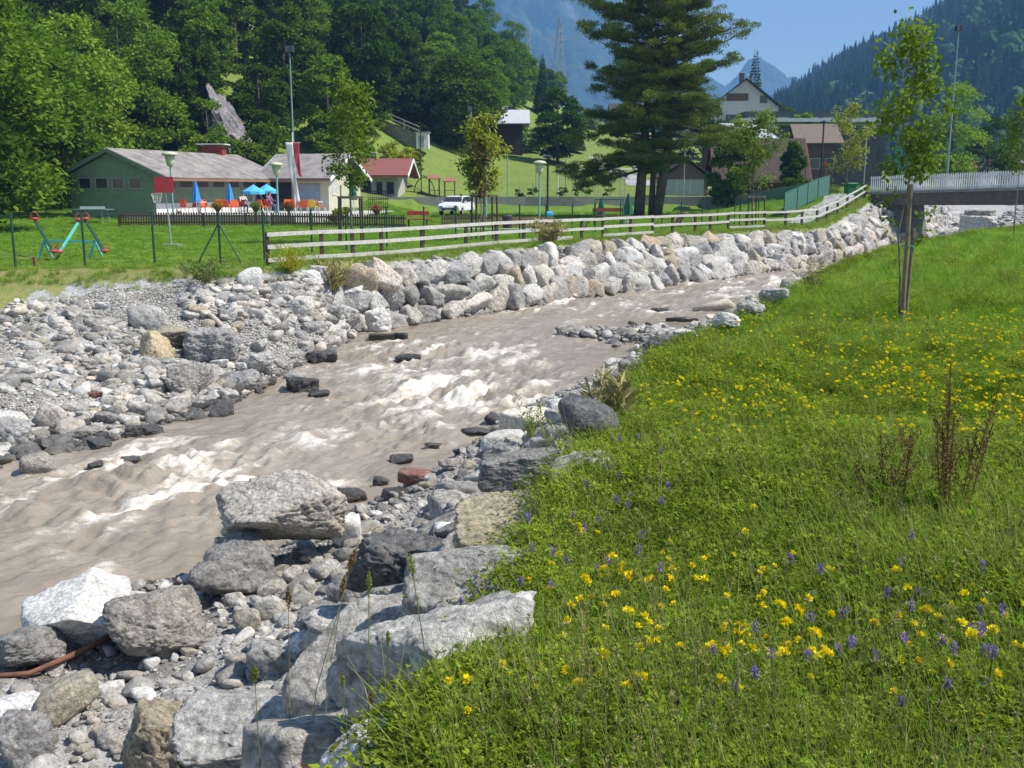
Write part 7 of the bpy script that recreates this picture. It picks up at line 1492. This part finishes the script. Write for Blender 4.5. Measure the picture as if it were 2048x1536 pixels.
# white car, front three-quarter view
def car():
    g = Vector(((915-1024)/F*78, 78, 0)); g.z = gz(g.x, g.y); e = empty('parked_car', g, R(-14), 'white car parked in front of the concrete retaining wall', 'car'); CW = plain('car_white', (.80, .81, .82), .25, .5)
    side = [(-2.1, .35), (-2.15, .75), (-2.0, .95), (-1.75, 1.02), (-1.25, 1.42), (-.3, 1.47), (.55, 1.40), (1.15, 1.0), (1.95, .85), (2.12, .62), (2.1, .35)]
    b = MB(); W_ = .84; rows = []
    for s_, k in ((-W_, 1), (-W_*.97, 0), (W_*.97, 0), (W_, 1)): rows.append([b.b.verts.new((s_*(1 if z < 1.0 else .80), -x, z)) for x, z in side])
    rows = [rows[0], rows[3]]
    for i in range(len(side)-1): b.b.faces.new((rows[0][i], rows[0][i+1], rows[1][i+1], rows[1][i]))
    b.b.faces.new(rows[0]); b.b.faces.new(rows[1][::-1]); b.b.faces.new((rows[0][0], rows[1][0], rows[1][-1], rows[0][-1]))
    loose = [v for v in b.b.verts if not v.link_faces]; bmesh.ops.delete(b.b, geom=loose, context='VERTS'); b.build('body', CW, e, bevel=.04)
    MB().poly([(-.62, -.60, 1.36), (.62, -.60, 1.36), (.72, -1.12, 1.04), (-.72, -1.12, 1.04)], -.03).build('windscreen', DARKW, e)
    for s_ in (-1, 1):
        MB().poly([(s_*.76, -.95, 1.04), (s_*.69, -.45, 1.38), (s_*.69, 1.1, 1.38), (s_*.77, 1.6, 1.04)], .015, nrm=(s_, 0, .2)).build('side_window', DARKW, e); MB().box((s_*.58, -2.1, .68), (.32, .1, .14)).build('headlight', plain('headlight_glass', (.5, .52, .54), .1), e, bevel=.02); MB().box((s_*.92, -.75, 1.02), (.16, .1, .12)).build('mirror', CW, e, bevel=.02)
        for y_ in (-1.32, 1.32):
            t = MB(); t.tube([(s_*.72, y_, .31), (s_*.88, y_, .31)], .31, 18); w = t.build('wheel', plain('tyre', (.02, .02, .02)), e); MB().tube([(s_*.87, y_, .31), (s_*.895, y_, .31)], .19, 14).build('rim', GREYM, w)
    MB().box((0, -2.14, .5), (1.1, .04, .16)).build('grille', DARKW, e); MB().box((0, -2.17, .42), (.5, .02, .11)).build('number_plate', WHT, e)
car()
# small bits on the lawn
o = MB().box((0, 0, .2), (.5, .3, .3), .3).build('blue_toy', plain('toy_blue', (.04, .35, .7)), bevel=.08, loc=((1097-1024)/F*60, 60, gz(2.1, 60)+.35)); tag(o, 'bright blue ride-on toy beyond the board fence', 'toy')
for u, v, h, r, lb in [(1155, 393, 1.1, .5, 'small dark shrub on the retaining wall top, left of the goal post'), (1125, 393, .9, .5, 'low shrub on the retaining wall top'), (1220, 393, 1.1, .6, 'shrub on the retaining wall top inside the goal'), (1066, 393, .9, .6, 'shrub at the left end of the court fence'), (1175, 393, .8, .45, 'tiny shrub on the wall top before the goal net'), (1040, 393, .7, .5, 'small shrub left of the court fence end')]:
    g = PD(u, v, 89.5); tree((g.x, g.y, 1.35), u, h, r, 8, 500, .14, FL[1], lb, 'bush', name='bush', trunk=True, z0=.02)
for u, v, d, h, r, fl_, lb in [(1570, 372, 82, 1.6, 1.2, 2, 'bright bush behind the green-netted wall'), (1640, 352, 86, 1.6, 1.8, 2, 'pale hedge below the street lamp'), (1690, 352, 90, 1.4, 1.8, 2, 'hedge right of the street lamp'), (1600, 360, 84, 1.4, 1.2, 0, 'green bush left of the street lamp'), (1765, 340, 95, 3.2, 2.0, 1, 'dark bush at the left end of the bridge railing'), (1740, 345, 85, 1.6, 1.2, 0, 'bush behind the first railing pickets'), (675, 432, 60, .8, .6, 3, 'yellow-green plant at the fence behind the tree guard')]:
    g = PD(u, v, d); g.z = h1(g.x, g.y); tree(g, u+5, h, r, 12, 1500, .2, FL[fl_], lb, 'bush', name='bush', z0=.02)
# ------------------------------------------------------------------ labels: look-alikes are told apart by the landmark beside them
bpy.context.view_layer.update()
def centre(o):
    k = [o]+[c for c in o.children_recursive]; pts = [c.matrix_world @ Vector(q) for c in k if c.type == 'MESH' for q in c.bound_box]
    if not pts: return o.matrix_world.translation
    lo = Vector([min(p[i] for p in pts) for i in range(3)]); hi = Vector([max(p[i] for p in pts) for i in range(3)]); return (lo+hi)/2
LMK = {'meadow': [('the staked meadow tree', 1800, 650), ('the bigger dock plant', 1890, 900), ('the thinner dock plant', 1780, 900), ('the white butterfly', 1618, 1245), ('the huge dark-faced slab', 865, 1400), ('the tan flaky slab', 1015, 1060), ('the smooth dark boulder', 1175, 900),
                  ('the bottom right corner', 2048, 1536), ('the dry grass clump', 1230, 830), ('the layered grey rock', 1180, 830), ('the broad pale rock', 965, 1200), ('the bottom edge centre', 1024, 1536), ('the leaning pale slab', 1160, 990), ('the long arching straw', 1390, 1050), ('the bent green blade', 1480, 1300), ('the level pale straw', 1690, 1015), ('the right edge centre', 2048, 1150), ('the blade near the bottom', 1370, 1500)],
       'wall': [('the yellow flowering bush', 582, 530), ('the tawny grass clump', 668, 560), ('the fence break', 1148, 480), ('the pine trunks', 1296, 436), ('the wing tree guard', 703, 487), ('the car', 915, 412), ('the tree past the pine', 1503, 450), ('the bridge abutment', 1765, 450), ('the fence bend', 1632, 445),
                ('the bridge blocks', 1955, 450), ('the gravel spit', 1250, 675), ('the dark broken timber', 778, 680), ('the staked meadow tree', 1800, 500), ('the floating stump', 1430, 620), ('the mid-river rock', 1320, 620)],
       'bank': [('the tan pointed boulder', 316, 695), ('the large grey boulder', 424, 695), ('the peaked boulder', 383, 762), ('the round pale boulder', 101, 835), ('the seesaw', 140, 500), ('the bleached branch', 400, 630), ('the dark wet dome', 443, 820), ('the red stake', 70, 530), ('the white fence-end boulder', 500, 558), ('the cream mid-bank stone', 165, 780),
                ('the overhanging boulder', 560, 1065), ('the sharp white boulder', 165, 1250), ('the domed grey boulder', 320, 1255), ('the smooth cream boulder', 138, 1408), ('the long smooth slab', 690, 1340), ('the wide flat slab', 530, 1480), ('the rough cream rock', 345, 1500), ('the near-black rock', 800, 1150), ('the red boulder', 833, 950), ('the tan flaky slab', 1015, 1060)],
       'cafe': [('the left folded parasol', 403, 400), ('the right folded parasol', 469, 400), ('the left open parasol', 516, 400), ('the right open parasol', 542, 400), ('the flag', 597, 400), ('the yellow chair', 632, 410), ('the red backboard', 345, 400)],
       'court': [('the big goal', 1160, 340), ('the shed', 1370, 340), ('the wooden hut', 1012, 240), ('the road', 1215, 330), ('the tiled house', 1470, 320), ('the car', 915, 400)],
       'tree': [('the rock outcrop', 470, 240), ('the green gable', 240, 330), ('the tall floodlight mast', 591, 120), ('the stone ramp', 780, 245), ('the wooden hut', 1012, 240), ('the top left corner', 0, 0), ('the nearer pylon', 1117, 52), ('the pavilion', 770, 340), ('the lone slope spruce', 975, 60), ('the left edge trees', 0, 250), ('the white pump house', 844, 262), ('the top of the slope', 850, 0), ('the mast light', 591, 30), ('the outcrop tip', 440, 120), ('the open grass gap', 935, 190), ('the far left crown', 120, 120)]}
ORD = ['nearest', 'second', 'third', 'fourth', 'fifth', 'sixth', 'seventh', 'eighth', 'ninth', 'tenth', 'eleventh', 'twelfth', 'thirteenth', 'fourteenth', 'fifteenth', 'sixteenth', 'seventeenth', 'eighteenth', 'nineteenth', 'twentieth', 'farthest', 'outermost']
byl = {}
for o in bpy.data.objects:
    if o.parent is None and o.get('label') and o.get('kind') is None and o.users_collection: byl.setdefault(o['label'], []).append(o)
cells = {}
for lb, os_ in byl.items():
    if len(os_) < 2: continue
    cat = os_[0].get('category'); st = 'tree' if cat == 'tree' else 'wall' if 'river wall' in lb else 'bank' if cat == 'cobble' else 'meadow' if cat == 'flower' else 'cafe' if cat == 'chair' else 'court' if cat == 'pole' else None
    if not st: continue
    for o in os_:
        c = centre(o); u, v = proj(c.x, c.y, c.z)
        base = {'tree': 'spruce' if 'spruce' in lb else 'broadleaf tree', 'wall': ' '.join(lb.split(' in the ')[0:1])+' of the wall '+{'top': 'top', 'bottom': 'foot', 'middle': 'middle', 'upper': 'upper'}.get(lb.split(' in the ')[1].split()[0], '') if st == 'wall' else '', 'bank': lb.split(' cobble')[0]+' cobble', 'cafe': 'orange terrace chair', 'court': 'thin grey net pole', 'meadow': 'small yellow flower head' if 'yellow' in lb else 'purple clover-like flower'}[st]
        k = min(LMK[st], key=lambda q: (q[1]-u)**2+(q[2]-v)**2*1.5); dx, dy = u-k[1], v-k[2]
        d = ('left of' if dx < 0 else 'right of') if abs(dx) > abs(dy) else ('above' if dy < 0 else 'below')
        cells.setdefault((base, d, k[0]), []).append((math.hypot(dx, dy), o))
for (base, d, nm), L in cells.items():
    L.sort(key=lambda q: q[0])
    for i, (_, o) in enumerate(L): o['label'] = '%s, %s one %s %s' % (base, ORD[i] if i < 20 else 'very far '+ORD[i-20] if i < 40 else 'most distant', d, nm)
